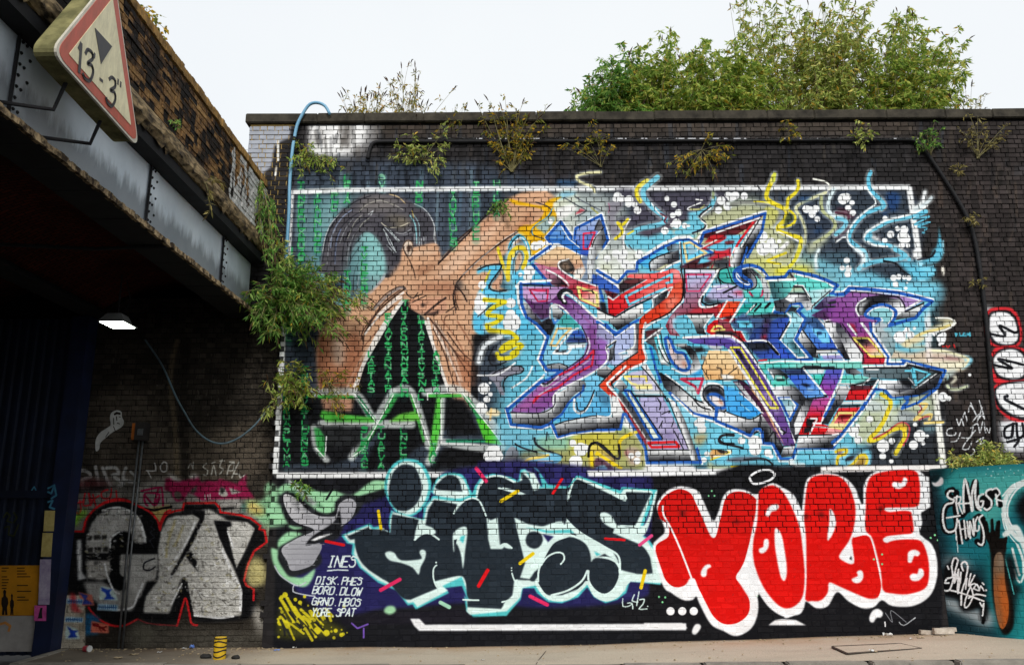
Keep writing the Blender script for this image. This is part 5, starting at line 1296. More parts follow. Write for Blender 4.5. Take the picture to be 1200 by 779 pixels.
FIG = '''
# repaint of the head and raised arm in finer tiles
t 370 215 7.42
F 7fb4b6 9 0.75 -60,180 60,120 260,80 160,240 60,420 20,600 -20,779 -80,500
F 9cc8c6 7 0.6 60,480 200,260 420,110 300,100 80,300
F 55535a 1.2 40,720 60,560 110,400 200,260 320,160 440,100 560,92 700,105 830,160 940,230 1010,310 1035,420 1040,520 1000,560 860,560 840,600 770,700 740,779 600,779 600,640 560,520 500,440 420,430 350,520 300,640 260,779 30,779
F 8a8480 5 0.7 420,130 560,110 700,140 760,200 640,240 480,240 380,260
F 94886c 4 0.6 620,290 760,290 820,340 740,400 620,370
F 3a3a42 5 0.7 560,330 700,320 700,520 760,600 700,700 600,560 520,400
F 46464e 5 0.6 880,250 990,320 1020,480 880,540 850,400
F 8ec4c4 2.5 420,440 500,450 560,540 600,660 600,790 400,790 380,700 400,540
F 6fa0a4 6 0.6 300,640 400,470 420,790 260,790
L d8dde0 0.9 0.4 0.8 60,600 90,450 150,330 260,230
L 9fb0d0 1.2 0.5 0.7 130,560 150,430 230,300 320,230
L 2a2c34 1.2 0.5 0.9 60,680 100,460 190,300 330,170 480,110
L 2a2c34 1 0.5 0.8 160,680 180,480 260,340 400,240
L 2a2c34 1.2 0.5 0.8 230,720 250,520 330,380 460,290
L c8c8b8 0.8 0.4 0.7 280,480 340,340 400,280
L c8c8b8 0.8 0.4 0.7 340,470 400,360 470,300
L b0b4b8 0.8 0.4 0.7 210,520 260,400 330,300
L c8ccd4 0.8 0.4 0.6 100,700 120,520 170,400
L 7f8fb4 1.4 0.5 0.6 170,700 180,520 220,400
L 2a2c34 0.9 0.4 0.8 300,700 320,520 380,400 470,330
L b8bcc0 0.8 0.4 0.6 270,720 290,560 330,450
L d8d4c4 0.8 0.4 0.6 380,250 440,190 560,150 680,190
L e0c490 1.2 0.5 0.8 640,95 720,120 780,175
L c8c4bc 0.9 0.5 0.7 690,190 760,230
L dfe4e6 1 0.4 0.85 860,180 940,220 1000,290 1035,380 1030,470 1050,540
L 9adce4 1.6 0.6 0.8 820,280 860,340 875,420 880,520
L b0d8e0 1 0.5 0.7 850,270 900,360 905,520
L e8c860 1 0.4 0.8 840,240 855,300
L e0d8c0 0.9 0.4 0.9 570,340 620,380 720,380 820,340
L dfeaec 0.9 0.4 0.9 600,380 660,440 720,510
L dfeaec 0.9 0.4 0.9 590,400 640,480 700,600
L dfeaec 0.9 0.4 0.9 640,400 690,460 730,500
L dfeaec 0.8 0.4 0.9 610,440 640,520 690,590
L dfeaec 0.8 0.4 0.8 620,540 650,570 680,605
L cfd4d8 0.8 0.4 0.7 700,430 760,440 830,400
L 9a9ca4 0.8 0.4 0.7 700,460 780,450 850,420
l dfe6e8 0.7 0.3 0.8 880,480 882,550
l dfe6e8 0.7 0.3 0.8 900,470 902,580
l dfe6e8 0.7 0.3 0.8 920,480 922,590
l dfe6e8 0.7 0.3 0.8 942,470 944,560
l cfd4d8 0.7 0.3 0.6 860,440 862,520
l cfd4d8 0.7 0.3 0.6 960,460 958,550
L dfe6e8 0.9 0.4 0.8 460,270 500,240 480,280
# ear and face
F d6a988 1.2 760,560 850,560 1040,520 1080,610 1075,680 1000,779 740,779 740,680
F e6c4a8 2 0.8 850,590 1000,580 1060,620 940,700 850,680
F b08064 2.5 0.7 960,640 1070,620 1060,700 960,779 880,740
F dfc8b4 0.8 760,540 790,495 830,500 850,540 835,620 800,640 775,600
F 3c2820 0.8 0.9 795,545 830,540 830,570 808,600 795,575
O 4a3830 1.1 0.5 760,545 790,498 832,503 848,545 832,622 800,632 775,590
L f0e4d8 0.8 0.4 0.9 770,560 790,520 825,520
L 3a2a24 1.3 0.5 0.9 775,600 810,660 845,720 860,779
L 3a2a24 1 0.5 0.8 800,640 840,690 
L 6a6a70 3 1.5 0.6 1080,580 1100,640 1000,779
t 430 215 5.0
F d6a988 2.5 200,470 300,420 420,430 430,470 340,560 300,600 130,600 130,560
L 3a2a24 1.3 0.6 0.9 250,450 275,510 285,560
F 9a6a50 3 0.6 290,500 400,470 420,480 330,560
f d6a988 1.5 0,660 120,560 290,560 340,540 480,420 640,260 830,90 900,60 1050,55 1080,90 1100,180 960,250 890,290 690,440 560,560 520,620 520,779 0,779
F e8c4a8 3 0.75 480,450 640,300 760,180 860,150 740,300 560,480 420,560
F a06a4c 3.5 0.75 620,480 780,350 900,240 960,170 940,250 700,430 560,550
F c08c70 3 0.6 640,280 820,100 880,110 700,280
L 2a2020 1.8 0.6 0.95 420,470 500,390 640,250 710,180 830,95
L 2a1e1a 1.8 0.5 0.95 520,620 530,580 600,500 690,420 800,340 890,280
L efe4dc 1.2 0.6 0.7 560,540 680,430 800,330 900,270
F 56504e 1.6 0.8 520,640 520,580 560,570 600,640 580,680 560,620
L 2a2020 0.9 0.4 0.8 530,600 570,650 590,690
L 2a2020 0.9 0.4 0.8 515,600 520,680 540,740
f e0b898 2.5 0.7 560,570 700,440 720,460 640,560 680,680 560,690
F a8745a 4 0.7 300,600 500,580 510,680 440,640 320,640
L 8a8486 3 1.2 0.8 40,740 120,660 200,610 225,620
L f0ece8 2.4 1 0.85 60,779 140,700 215,640
L 2a2222 1.1 0.5 0.9 30,740 110,650 190,605 225,610
L 2a2222 1.2 0.5 0.9 230,640 260,670 320,650
L 2a2222 1 0.4 0.9 270,680 300,640
L 2a2222 1 0.4 0.9 250,710 330,680
F d0987a 1 230,680 330,680 420,680 440,700 360,750 300,750 250,720
F 1c1618 1.4 0.9 325,705 350,710 345,735 325,730
L 2a2222 2.6 1.2 0.85 360,750 420,710 460,670
L 4a3a34 1 0.5 0.7 500,650 515,700 520,760
t 360 330 4.867
F b4785a 3 0.6 80,330 200,300 300,330 280,560 120,600 70,480
F e8d0bc 4 0.7 150,330 200,330 205,460 160,470
L 5a4036 1.5 0.8 0.8 310,330 320,280 380,200 440,120 530,50
L 3a2c28 1.5 0.8 0.8 340,270 400,180 470,110 560,40
L f2e8e0 2 1 0.8 330,300 400,210 480,130 540,90
L f2ece6 3.2 0.8 0.9 270,600 350,400 440,240 545,110
L f2ece6 2.8 0.8 0.9 690,210 730,400 800,600
L 4a342c 1.5 0.8 0.8 700,210 760,290 840,400 930,540
L 4a342c 1.2 0.7 0.7 720,270 780,400 830,560 850,620
L f0dccc 2 1 0.7 720,250 780,370 870,560
L 4a342c 1.4 0.8 0.7 800,290 880,400 950,460
L 2a2020 1.2 0.5 0.9 850,20 835,100 850,160
L 2a2020 1 0.5 0.8 850,30 890,70 910,110
L 6a4a3c 1.2 0.7 0.7 780,280 790,200 840,190
F d8a486 1 580,130 680,100 790,90 760,150 690,180 610,165
F 1c1618 1 0.9 650,125 680,130 690,110 660,150
L 2a2020 2.4 1.2 0.85 670,190 740,130 790,95
L 2a2020 1 0.4 0.9 600,120 680,80
F a86e50 4 0.5 860,420 950,470 950,600 880,560
'''
def strands():
    R = random.Random(5); out = []
    for k in range(46):
        t = k/45; c = R.choice(('9aa2ac', 'c0c4c8', '2a2a30', '6f7888', 'b8b0a0', '303036', 'dfe2e4'))
        r = 0.62+0.38*t; pts = []
        for j in range(9):
            a = math.pi*(1.02-j/8*(0.55+0.35*t)); x = 640+(300-0*t)*r*math.cos(a); y = 470-330*r*math.sin(a)*(0.98 if j else .9)
            pts.append('%.0f,%.0f' % (x+R.uniform(-4, 4), y+R.uniform(-4, 4)))
        out.append('L %s 0.6 0.4 0.55 %s' % (c, ' '.join(pts)))
    for k in range(26):
        x = R.uniform(640, 955); c = R.choice(('c8ccd2', '8a8e96', '26262b', 'a8a090', '7fb0c0')); y = 300 if x > 840 else 320
        out.append('L %s 0.6 0.4 0.6 %.0f,%.0f %.0f,%.0f %.0f,%.0f' % (c, x-40, y-R.uniform(30, 90), x-8, y, x+R.uniform(0, 14), y+R.uniform(60, 130)))
    return '\n'.join(out)
_a, _b = WOM0.split('# fine hair strands')
WOM = _a+FIG+'t 310 350 3.71\n'+_b.split('t 310 350 3.71', 1)[1]+'\n'+FIG.split('t 360 330 4.867')[1].join(['t 360 330 4.867', ''])
def woman_code():
    ga, gb = '3aa862', 'b4dcc0'
    cols = [(350, 214, 12, 'TCNFEHLXEUAFTCLE', 8.0, ga), (369, 226, 9, 'TPAUNLHZL', 8.0, ga), (389, 226, 3, 'PHC', 8.0, ga),
            (404, 206, 4, 'LETA', 8.6, ga), (445, 205, 2, 'SV', 8.6, '7fc8a8'), (488, 213, 3, 'NUD', 9, ga), (528, 222, 8, 'VAUVNULS', 8.6, ga),
            (555, 214, 8, 'TEDPHVCL', 8.6, ga), (579, 212, 5, 'HTLIA', 8.6, ga), (404, 318, 6, 'TANSEL', 8, ga), (424, 290, 9, 'TVLUFENAL', 7.6, ga),
            (452, 368, 11, 'EYAVSIRNATP', 8.4, '3cb468'), (471, 352, 14, 'TUJAPONONOEALN', 8.2, '3cb468'), (491, 370, 12, 'LTAFITEVSNAL', 8.4, '3cb468'),
            (432, 412, 6, 'LAETAS', 8.4, '3cb468'), (508, 412, 6, 'ANOTEA', 8.4, '3cb468'), (333, 455, 12, 'LNMEUASLTVMA', 7.8, '2f9c58'), (354, 430, 15, 'TNSAUVETLHENCAS', 7.8, '2f9c58'),
            (336, 290, 14, 'NTEALCVNSUTEHL', 8, '2f9a5c'), (424, 500, 6, 'SLNEAC', 8.4, '2f9c58'), (444, 500, 6, 'TUAFVA', 8.4, '2f9c58'), (470, 502, 5, 'LNCLE', 8.4, '2f9c58'), (505, 520, 3, 'TAL', 8.0, '2f9c58')]
    R = random.Random(3)
    for x, y, n, s, st, c in cols: line([(x+3, y+2), (x+3, y+n*st)], 9, '3f8a7c', 4, 0.30 if y < 340 else 0.12)
    for x, y, n, s, st, c in cols:
        for i, ch in enumerate(s[:n]):
            text(ch, x+R.uniform(-.5, .5), y+i*st, R.uniform(5.6, 7.2), st-R.uniform(1.8, 2.8), c, R.uniform(1.5, 2.3), soft=0.3, slant=R.choice((0, 0, .12, -.12)))
            if (i+int(x)) % 2: text(ch, x+0.5, y+i*st-0.5, 6.0, st-3.0, gb, 0.7, a=0.7)
FRM = '''
t 0 0 1
f W 0.4 340,222.6 400,220.4 560,218.6 800,217.8 1067,216.8 1067,222.6 800,223.4 560,224.2 400,225.8 340,228.4
f W 0.4 339,223 345,223 335,398 326,557 319,557 328,398
f W 0.4 1062,219 1069,219 1085,330 1078,330
f f0f0ea 0.5 1087,412 1094,412 1110,548 1102,548
f e8eaec 0.8 0.9 1081,352 1089,352 1093,400 1086,400
'''
def glow():
    R = random.Random(8)
    for x in range(352, 560, 9):
        xx = x+R.uniform(-3, 3); y0 = R.uniform(200, 240); line([(xx, y0), (xx-2, y0+R.uniform(30, 90))], R.uniform(3, 7), R.choice(('9fc4cc', '7fa4b8', '5c86a0', '1e242c')), 3, 0.32)
LOW = '''
# ---- lower band ground colours
t 0 0 1
f 1d1e22 1 326,560 1104,552 1104,748 320,762
F 2c2a5c 2 430,590 470,575 540,560 600,540 700,548 760,556 775,600 780,680 740,704 640,712 560,706 470,712 400,716 370,700 352,690 350,650 380,610
F 2c2a5c 2 340,680 360,640 400,640 440,700 420,720 380,716
f 24212c 2 0.7 400,720 560,712 560,730 400,732
t 755 545 3.71
f 1b1b1f 1 40,40 350,38 420,0 560,5 1300,0 1300,60 1290,770 -40,770 20,600
f 1b1b1f 2 -130,640 30,560 60,700 -160,700
t 0 0 1
f f2f3f4 0.5 320,553.6 470,553 545,552.6 545,559.4 322,560.4
F 2c2a5c 1.5 520,560 536,549 600,544 650,546 700,552 690,562 600,570
f f2f3f4 0.5 688,551.4 780,550.4 868,548.6 868,555.6 770,557.8 690,558.4
f f2eeec 0.5 962,547 1020,545.6 1107,544.6 1108,551.6 1020,552.4 962,553.6
# ---- mint shapes and silver letter at the left
t 310 550 3.71
F a4dcae 2 -80,130 10,60 60,90 60,150 110,160 110,230 20,250 -40,230 -80,180
F a4dcae 1.4 60,100 110,60 260,100 300,90 380,110 470,50 540,50 600,20 620,60 500,90 380,130 260,200 160,160
F a4dcae 1.2 30,340 60,350 60,310 110,270 180,290 140,330 60,370 90,440 160,470 220,430 200,490 160,510 80,470 40,410
f a4dcae 1 110,235 160,240 170,255 130,262 105,250
F 5d8a68 1 0.8 120,100 200,150 260,170 240,150 150,110
l 1b1c20 2.4 0.5 270,130 300,80
f d8dcdc 2 90,40 110,40 230,150 210,160
L c8ccd6 1.4 0.6 45,420 70,460 120,495 150,505 180,490
L c8ccd6 1.4 0.6 130,500 125,530 180,545 220,550
F 2a2c30 1 90,95 130,105 190,150 240,185 300,190 310,140 350,108 400,115 430,140 400,200 350,240 320,300 250,320 230,330 250,400 200,440 110,465 75,400 60,345 110,310 190,260 110,240 75,170 70,120
G d2d2d6 a4a4ac 100,100 300,300 85,110 130,120 200,185 260,205 310,200 325,150 370,125 400,150 380,210 330,250 250,290 190,330 240,320 250,340 230,380 200,420 120,440 100,400 75,345 140,300 215,262 130,225 90,160
F 1d1e22 0.8 180,330 210,290 300,230 325,180 335,240 320,280 290,280 230,310
f f2f2f4 0.7 200,308 240,288 300,276 280,286 220,310
l 8a8a90 0.8 0.4 90,345 240,345
l 8a8a90 0.8 0.4 85,368 236,368
l 8a8a90 0.8 0.4 90,392 230,392
l 8a8a90 0.8 0.4 100,415 220,415
l 8a8a90 0.8 0.4 110,325 260,325
l 8a8a90 0.8 0.4 120,150 180,150
l 8a8a90 0.8 0.4 130,175 190,175
l 8a8a90 0.8 0.4 170,205 330,205
l 8a8a90 0.8 0.4 200,235 330,235
l e02028 3.6 0.4 268,312 345,328
# yellow spray with splats
F 6a6a20 3 0.55 60,640 90,590 200,620 280,660 340,690 330,720 200,730 80,730 55,700
l d8cc2c 4 1.2 70,560 130,660
l d8cc2c 4 1.2 100,560 150,650
l d8cc2c 4 1.2 130,600 180,680
l 26272a 3 1 110,620 170,700
l 26272a 2.4 1 160,600 260,700
l 26272a 2.4 1 80,660 90,720
d d8cc2c 1 90,545,12 75,555,9 155,578,9 135,565,8 70,605,8 175,552,7 335,718,9 310,700,9 70,665,14 230,700,16 270,710,14
l 7a5ab8 2 0.5 380,668 405,690 450,672
l 7a5ab8 2 0.5 432,690 432,730
# ---- the dark letters with mint outline
t 400 530 3.71
F 58c8cc 0.5 290,28 350,45 390,120 385,190 350,250 300,278 245,265 210,220 188,160 200,90 240,40
F def4f0 0.4 290,38 345,60 378,130 372,190 345,240 300,270 250,258 220,220 200,160 212,90 250,50
F 2a323b 0.3 278,52 320,65 345,120 350,170 330,220 290,252 245,250 215,215 207,165 222,95 250,62
F 58c8cc 0.5 395,160 420,110 470,88 530,100 560,160 575,200 500,220 400,180
F def4f0 0.4 402,165 425,115 472,97 525,110 555,170 550,190 480,205 410,185
F 2a323b 0.3 412,158 430,125 470,98 510,115 525,165 520,170 
# main mass, shared coordinates in this tile; right half continues past x=742
f 58c8cc 0.6 0,360 125,308 140,325 165,320 180,335 212,345 205,300 218,250 235,262 335,285 355,290 360,240 400,188 530,205 575,205 580,150 610,105 660,92 740,108 770,125 780,75 800,72 850,135 875,150 860,85 830,60 855,75 880,110 900,140 990,148 1030,100 1220,170 1225,150 1375,165 1300,355 1330,370 1370,420 1390,575 1255,560 1240,610 1200,640 1150,655 1100,630 1070,585 1030,630 960,655 900,650 850,610 840,590 790,590 780,640 735,690 720,710 575,715 545,690 535,620 550,640 525,580 450,590 470,610 325,682 310,660 290,665 240,600 160,565 80,500 45,440 50,400 25,395
f def4f0 0.4 12,360 120,318 135,335 185,330 215,350 212,300 225,258 340,290 360,295 372,235 402,200 520,215 585,208 590,150 615,115 660,100 730,114 775,132 785,85 800,82 845,140 855,205 866,155 985,158 1030,112 1215,180 1230,160 1355,170 1290,350 1325,375 1360,430 1380,565 1250,552 1235,600 1195,630 1150,645 1105,620 1070,570 1025,620 960,645 900,640 860,600 845,578 790,585 770,640 720,690 560,705 545,690 550,665 545,640 560,640 525,540 440,580 465,600 330,672 315,650 292,655 240,590 160,555 90,500 55,440 62,395 35,392
f 2a323b 0.3 25,365 118,325 130,342 190,338 214,355 222,268 338,292 320,380 352,355 380,350 420,375 395,360 410,350 392,325 366,316 378,250 405,206 505,225 490,265 540,205 580,200 620,220 632,285 645,380 650,420 668,395 700,398 720,420 742,422 765,425 760,440 745,525 755,640 722,640 695,680 550,672 548,645 598,642 570,635 530,530 405,560 420,590 300,640 285,625 240,575 180,550 120,510 75,450 62,400 70,375 40,380
F 2a323b 0.3 60,370 120,335 220,350 320,380 420,350 560,210 640,300 640,420 742,420 742,560 700,640 560,640 530,540 400,560 290,640 200,560 90,480
f 2a323b 0.3 590,190 600,150 630,110 665,102 700,108 750,130 790,135 785,90 820,130 840,180 845,205 850,220 870,160 980,160 1000,190 975,220 980,150 1028,115 1230,210 1235,172 1350,175 1275,325 1190,330 1180,350 1300,400 1340,430 1355,525 1290,530 1215,510 1200,560 1175,600 1140,620 1100,600 1070,560 1040,590 960,620 900,620 870,600 855,560 860,520 900,440 950,390 1010,365 970,320 965,290 800,350 760,320 735,290 700,290 690,400 742,420 742,500 745,540 820,550 840,520 910,460 840,560 760,560 740,600 720,640 600,640 600,300
f 2a323b 0.3 692,283 752,283 800,480 745,640 690,420
f 2a323b 0.3 700,200 800,200 800,290 690,290
# lights and openings
F def4f0 0.3 545,325 520,325 492,345 485,370 490,435 500,395 520,440 530,505 540,420 548,360
f 2a323b 0.2 500,378 490,380 492,430 504,375
f 58c8cc 0.5 520,365 540,360 530,395 515,380
f def4f0 0.3 632,283 650,295 680,283 690,400 720,400 700,420 650,420 640,380
L def4f0 2 0.3 690,415 700,400 720,398 742,415
F def4f0 0.3 190,440 205,430 230,435 260,468 340,465 350,455 340,435 350,422 368,430 365,460 345,500 337,532 310,500 260,480 210,468
L def4f0 2.2 0.3 320,380 350,355 385,352 425,378
F def4f0 0.3 355,290 330,320 320,380 350,350 410,352 400,330 365,320
L def4f0 2 0.3 490,265 510,230 560,200 600,210 630,275
L def4f0 1.8 0.3 415,490 402,505 402,550 420,590 450,600
d def4f0 0.4 413,478,4 
l def4f0 2 0.3 530,640 598,642
l def4f0 2 0.3 700,650 742,640
L def4f0 2.2 0.3 590,190 600,150 640,108 700,104 750,128
L def4f0 2 0.3 685,155 740,170 845,205
l 58c8cc 2 0.4 570,190 590,140
t 590 530 3.71
f def4f0 0.3 48,283 110,312 190,325 240,320 270,312 272,285 290,310 345,358 300,350 250,350 200,380 120,492 95,470
f 58c8cc 0.5 95,325 190,350 250,350 310,350 290,335 200,340
f 2c2a5c 0.4 170,355 220,365 195,390
F 2a323b 0.3 135,343 165,355 172,385 155,412 130,418 105,405 97,380 108,352
L def4f0 3 0.3 180,420 220,380 290,362 340,380 370,410 382,470 400,460 450,458 490,475 505,500
f def4f0 0.3 290,310 350,358 440,410 480,435 505,480 440,440 382,470 360,390 320,365
f 58c8cc 0.4 395,430 425,443 405,450
L 2a323b 16 0.3 260,400 290,400
F 2a323b 0.3 275,368 320,375 360,400 380,450 375,500 330,550 250,600 205,618 170,600 152,560 155,510 180,450 220,390
F 2a323b 0.3 390,465 430,460 480,478 505,520 495,570 460,610 420,615 385,580 370,530
L def4f0 2.2 0.3 152,560 155,510 180,450 220,390 280,365
L def4f0 2.4 0.3 365,515 340,560 280,600 210,620
L def4f0 2 0.3 165,490 190,455 230,435 260,440 265,465 250,485
L def4f0 2.4 0.3 370,515 372,560 400,600 440,618 480,595 505,545 505,510
L def4f0 4 0.3 145,570 180,620 230,640 290,630 350,580 368,565 400,620 450,640 500,620 530,575 545,560
F def4f0 0.3 418,270 440,260 470,275 490,310 510,318 610,320 660,175 668,180 620,350 560,360 500,340 440,310
L def4f0 2.4 0.3 272,290 330,345 440,410 500,450 508,520
f def4f0 0.3 508,520 650,535 655,480 600,390 560,350 590,360 650,420 685,480 690,568 520,560
l def4f0 1.4 0.3 510,318 610,322
L def4f0 2.4 0.3 285,185 300,140 320,112 420,150 530,208 532,165 640,170
l 58c8cc 1.6 0.4 285,150 320,104 510,170 515,155 665,165
d def4f0 0.3 278,190,4 279,207,4 36,502,3.4 36,513,3.4
L def4f0 1.8 0.3 38,525 48,555 60,555
L def4f0 2 0.3 0,155 60,170 152,205
f def4f0 0.3 80,75 110,90 135,150 150,205 160,140 135,90
f 2a323b 0.3 60,130 85,120 80,85 115,120 130,170 145,195 60,165
f 2a323b 0.3 160,158 280,158 275,300 150,300 60,280 40,200 
F def4f0 0.3 0,400 20,398 38,418 10,415
f def4f0 0.3 48,553 115,555 140,575 80,590 75,630 10,670 0,660 40,620
# coloured dashes
t 400 530 3.71
l e8336a 4.4 0.4 588,70 630,125
l f0d018 3.6 0.4 162,255 173,332
l e8336a 4.4 0.4 172,598 255,552
l e01c24 4.4 0.4 598,580 637,512
l f0d018 4 0.4 695,212 768,168
l e01c24 3.2 0.4 921,178 960,115
l e01c24 3 0.4 1148,375 1232,380
l e8508a 3.8 0.4 1298,402 1350,362
l f0d018 4 0.4 778,482 834,440
l f0d018 4 0.4 1304,588 1322,514
l e8336a 4.4 0.4 822,625 896,662
l a8dcc0 4.6 0.6 432,652 470,672
F a8dcb0 1 185,690 200,668 230,668 238,690 210,705
# signature 42
L def4f0 1.2 0.2 1225,635 1225,668 1250,668 1265,658
L def4f0 1.2 0.2 1245,655 1265,655 1268,680
L def4f0 1.4 0.2 1275,618 1265,645 1290,650
l def4f0 1.4 0.2 1295,605 1285,665
L def4f0 1.4 0.2 1298,640 1318,638 1312,660 1295,680 1330,680
d def4f0 0.2 1333,668,3
# long white bar
f eceef2 0.7 300,722 340,722 365,748 1390,744 1500,742 1500,772 340,775 318,755
# ---- red letters
t 755 545 3.71
f f0f1f4 0.8 0,685 165,685 190,708 0,712
F 1b1b1f 1.5 320,45 380,10 450,0 560,5 620,30 600,60
o f0f1f4 0.01 0 0,0 0,0
O f2f3f6 2.6 0.3 460,60 465,45 500,25 545,22 568,38 555,60 510,78 475,80
d f0f1f4 0.5 115,634,18 166,634,18 216,634,18
f f0f1f4 0.8 540,695 570,672 600,668 660,672 705,695
F f0f1f4 0.5 210,715 222,692 240,690 248,702 240,718 225,735 210,732
d 8ae0a0 0.3 294,112,4 281,133,4 306,133,4 65,572,4.5 92,574,4.5 80,595,4.5 472,515,4 492,540,4 492,568,4
F f2f3f6 0.5 55,180 80,130 120,100 170,92 235,112 260,160 300,240 320,210 345,135 380,105 440,108 490,125 560,80 600,105 650,130 680,190 705,260 700,600 640,655 590,650 530,600 480,500 465,460 450,490 490,560 495,640 465,710 400,742 345,720 290,690 240,600 225,570 180,587 140,570 120,555 85,530 55,430 38,350 60,320 90,290 80,250
G c8140f da1611 200,100 200,600 60,185 85,140 130,110 165,105 205,125 232,180 300,315 330,240 352,150 385,118 440,118 488,150 495,210 475,300 450,390 420,450 400,490 440,540 460,600 450,650 405,685 350,690 305,660 270,600 235,530 215,490 175,524 130,528 95,500 75,450 50,370 60,340 105,310 105,260 70,230
L f2f3f6 2.2 0.3 82,178 85,215 120,280 160,370 210,500 245,590 300,680
F f2f3f6 0.4 300,315 270,265 262,215 300,250 330,200 325,240
F f2f3f6 0.4 140,560 180,587 222,575 215,500 200,490 180,520 150,535
F f2f3f6 0.4 248,480 248,460 265,435 285,430 292,442 275,452 272,478 260,486
L f2f3f6 2.6 0.3 492,160 490,230 470,310 440,420 405,488
f f2f3f6 0.5 400,490 445,440 470,400 480,480 500,560 465,590
# R and E
t 930 540 3.71
F f2f3f6 0.5 38,200 50,110 70,70 140,52 220,70 270,120 300,190 308,100 350,50 450,32 530,38 575,70 588,150 580,200 555,225 560,270 550,320 600,360 625,430 622,520 590,590 520,630 430,630 385,605 350,635 300,640 240,610 190,570 150,630 100,640 50,610 20,660 -40,680 -10,600
F 1b1b1f 0.8 270,90 300,120 300,185 285,150
F d8140f 0.4 50,200 60,110 85,70 150,60 210,75 250,130 270,210 262,290 240,350 205,400 202,425 262,445 255,340 290,322 330,330 350,380 370,470 385,540 370,590 330,598 280,580 200,545 155,528 150,570 120,605 80,608 50,600 55,500 45,350
F f2f3f6 0.4 158,208 175,225 186,265 175,310 150,348 148,320 155,270
f f2f3f6 0.4 202,420 255,370 264,445
f 1c1d20 0.4 243,425 252,412 255,432
F f2f3f6 0.4 253,512 280,500 275,485 285,475 300,478 305,505 290,528 265,530
L f2f3f6 2.4 0.3 265,328 320,318 345,350 380,500 385,560 370,600
F d8140f 0.4 315,200 320,110 350,60 450,40 530,45 548,90 550,170 530,200 440,205 400,205 410,215 500,215 515,240 520,310 470,320 400,330 395,350 480,340 550,345 580,400 590,480 575,550 500,578 430,575 390,560 380,480 345,340 315,300
F f2f3f6 0.3 400,205 470,203 560,205 550,222 480,216 420,222 398,215
F f2f3f6 0.3 395,335 430,325 540,318 570,345 520,340 440,342 410,356 393,350
F f2f3f6 0.4 428,100 440,90 470,95 478,72 495,78 490,105 460,122 435,115
F f2f3f6 0.4 497,435 500,395 530,385 552,400 540,415 525,412 515,440 502,442
F f2f3f6 0.4 505,500 520,488 540,490 545,468 562,470 568,495 545,520 515,520
F f2f3f6 0.4 330,680 345,650 370,642 390,660 380,680 362,680 350,700 335,700
L f2f3f6 1.6 0.3 398,700 400,718
L c8ccd0 1 0.3 460,700 480,715 530,680 520,690
L 9a9ca2 0.8 0.4 400,660 430,700 425,650 490,700
d 8ae0a0 0.3 350,427,4.5 386,406,4.5 386,448,4.5 615,322,4.5 597,334,4.5 628,344,4.5
F f0f2f4 0.6 602,90 650,70 655,90 630,110 608,106
f f2f3f6 0.6 555,60 590,70 595,200 560,222 548,200 556,100
t 755 545 3.71
F f2f3f6 0.5 486,200 492,140 520,96 560,78 600,95 650,130 684,200 702,290 706,400 704,540 690,606 640,650 590,648 530,600 480,520 462,440 462,330
F d8140f 0.5 497,150 502,112 525,95 560,88 592,105 620,140 650,200 678,280 690,370 698,470 692,560 665,604 620,622 575,600 520,530 480,430 474,340 492,245
F f2f3f6 0.4 568,280 580,276 600,310 620,430 618,490 605,502 590,470 570,360
F f2f3f6 0.4 528,210 545,178 575,168 588,180 575,198 555,202 545,222 532,222
F f2f3f6 0.4 528,320 542,325 540,360 520,382 502,380 500,362 518,355 520,330
L 8a1418 1 0.8 0.5 60,230 100,240 130,236
F 3a1012 2 0.5 150,200 175,195 185,215 160,225
F 3a1012 1.5 0.5 385,240 410,236 408,262
t 930 540 3.71
F 3a1012 2 0.7 110,222 130,225 135,245 112,240
F 3a1012 1.6 0.6 50,228 65,236 60,256 46,250
F 3a1012 1.6 0.6 370,200 385,196 390,215 372,220
'''
def low_text():
    w = 'e8f6f4'
    text('INES', 383.5, 651.5, 6.6, 12.5, w, 1.7, 0.3, 1.28)
    line([(384, 668.5), (396, 667.5), (408, 668)], 1.5, w)
    text('DISK.PHES', 370, 675.5, 4.6, 8.5, w, 1.5, 0.3, 1.32, dy=0.15, jit=0.3)
    text('BORD.DLOW', 366, 686.8, 4.9, 8.8, w, 1.5, 0.3, 1.32, dy=0.25, jit=0.3)
    text('GRNO.HBOS', 365.5, 700, 4.7, 8.6, w, 1.5, 0.3, 1.36, dy=0.15, jit=0.3)
    text('YORE.SPAT', 365.5, 712.6, 4.3, 9, w, 1.5, 0.25, 1.32, jit=0.3)

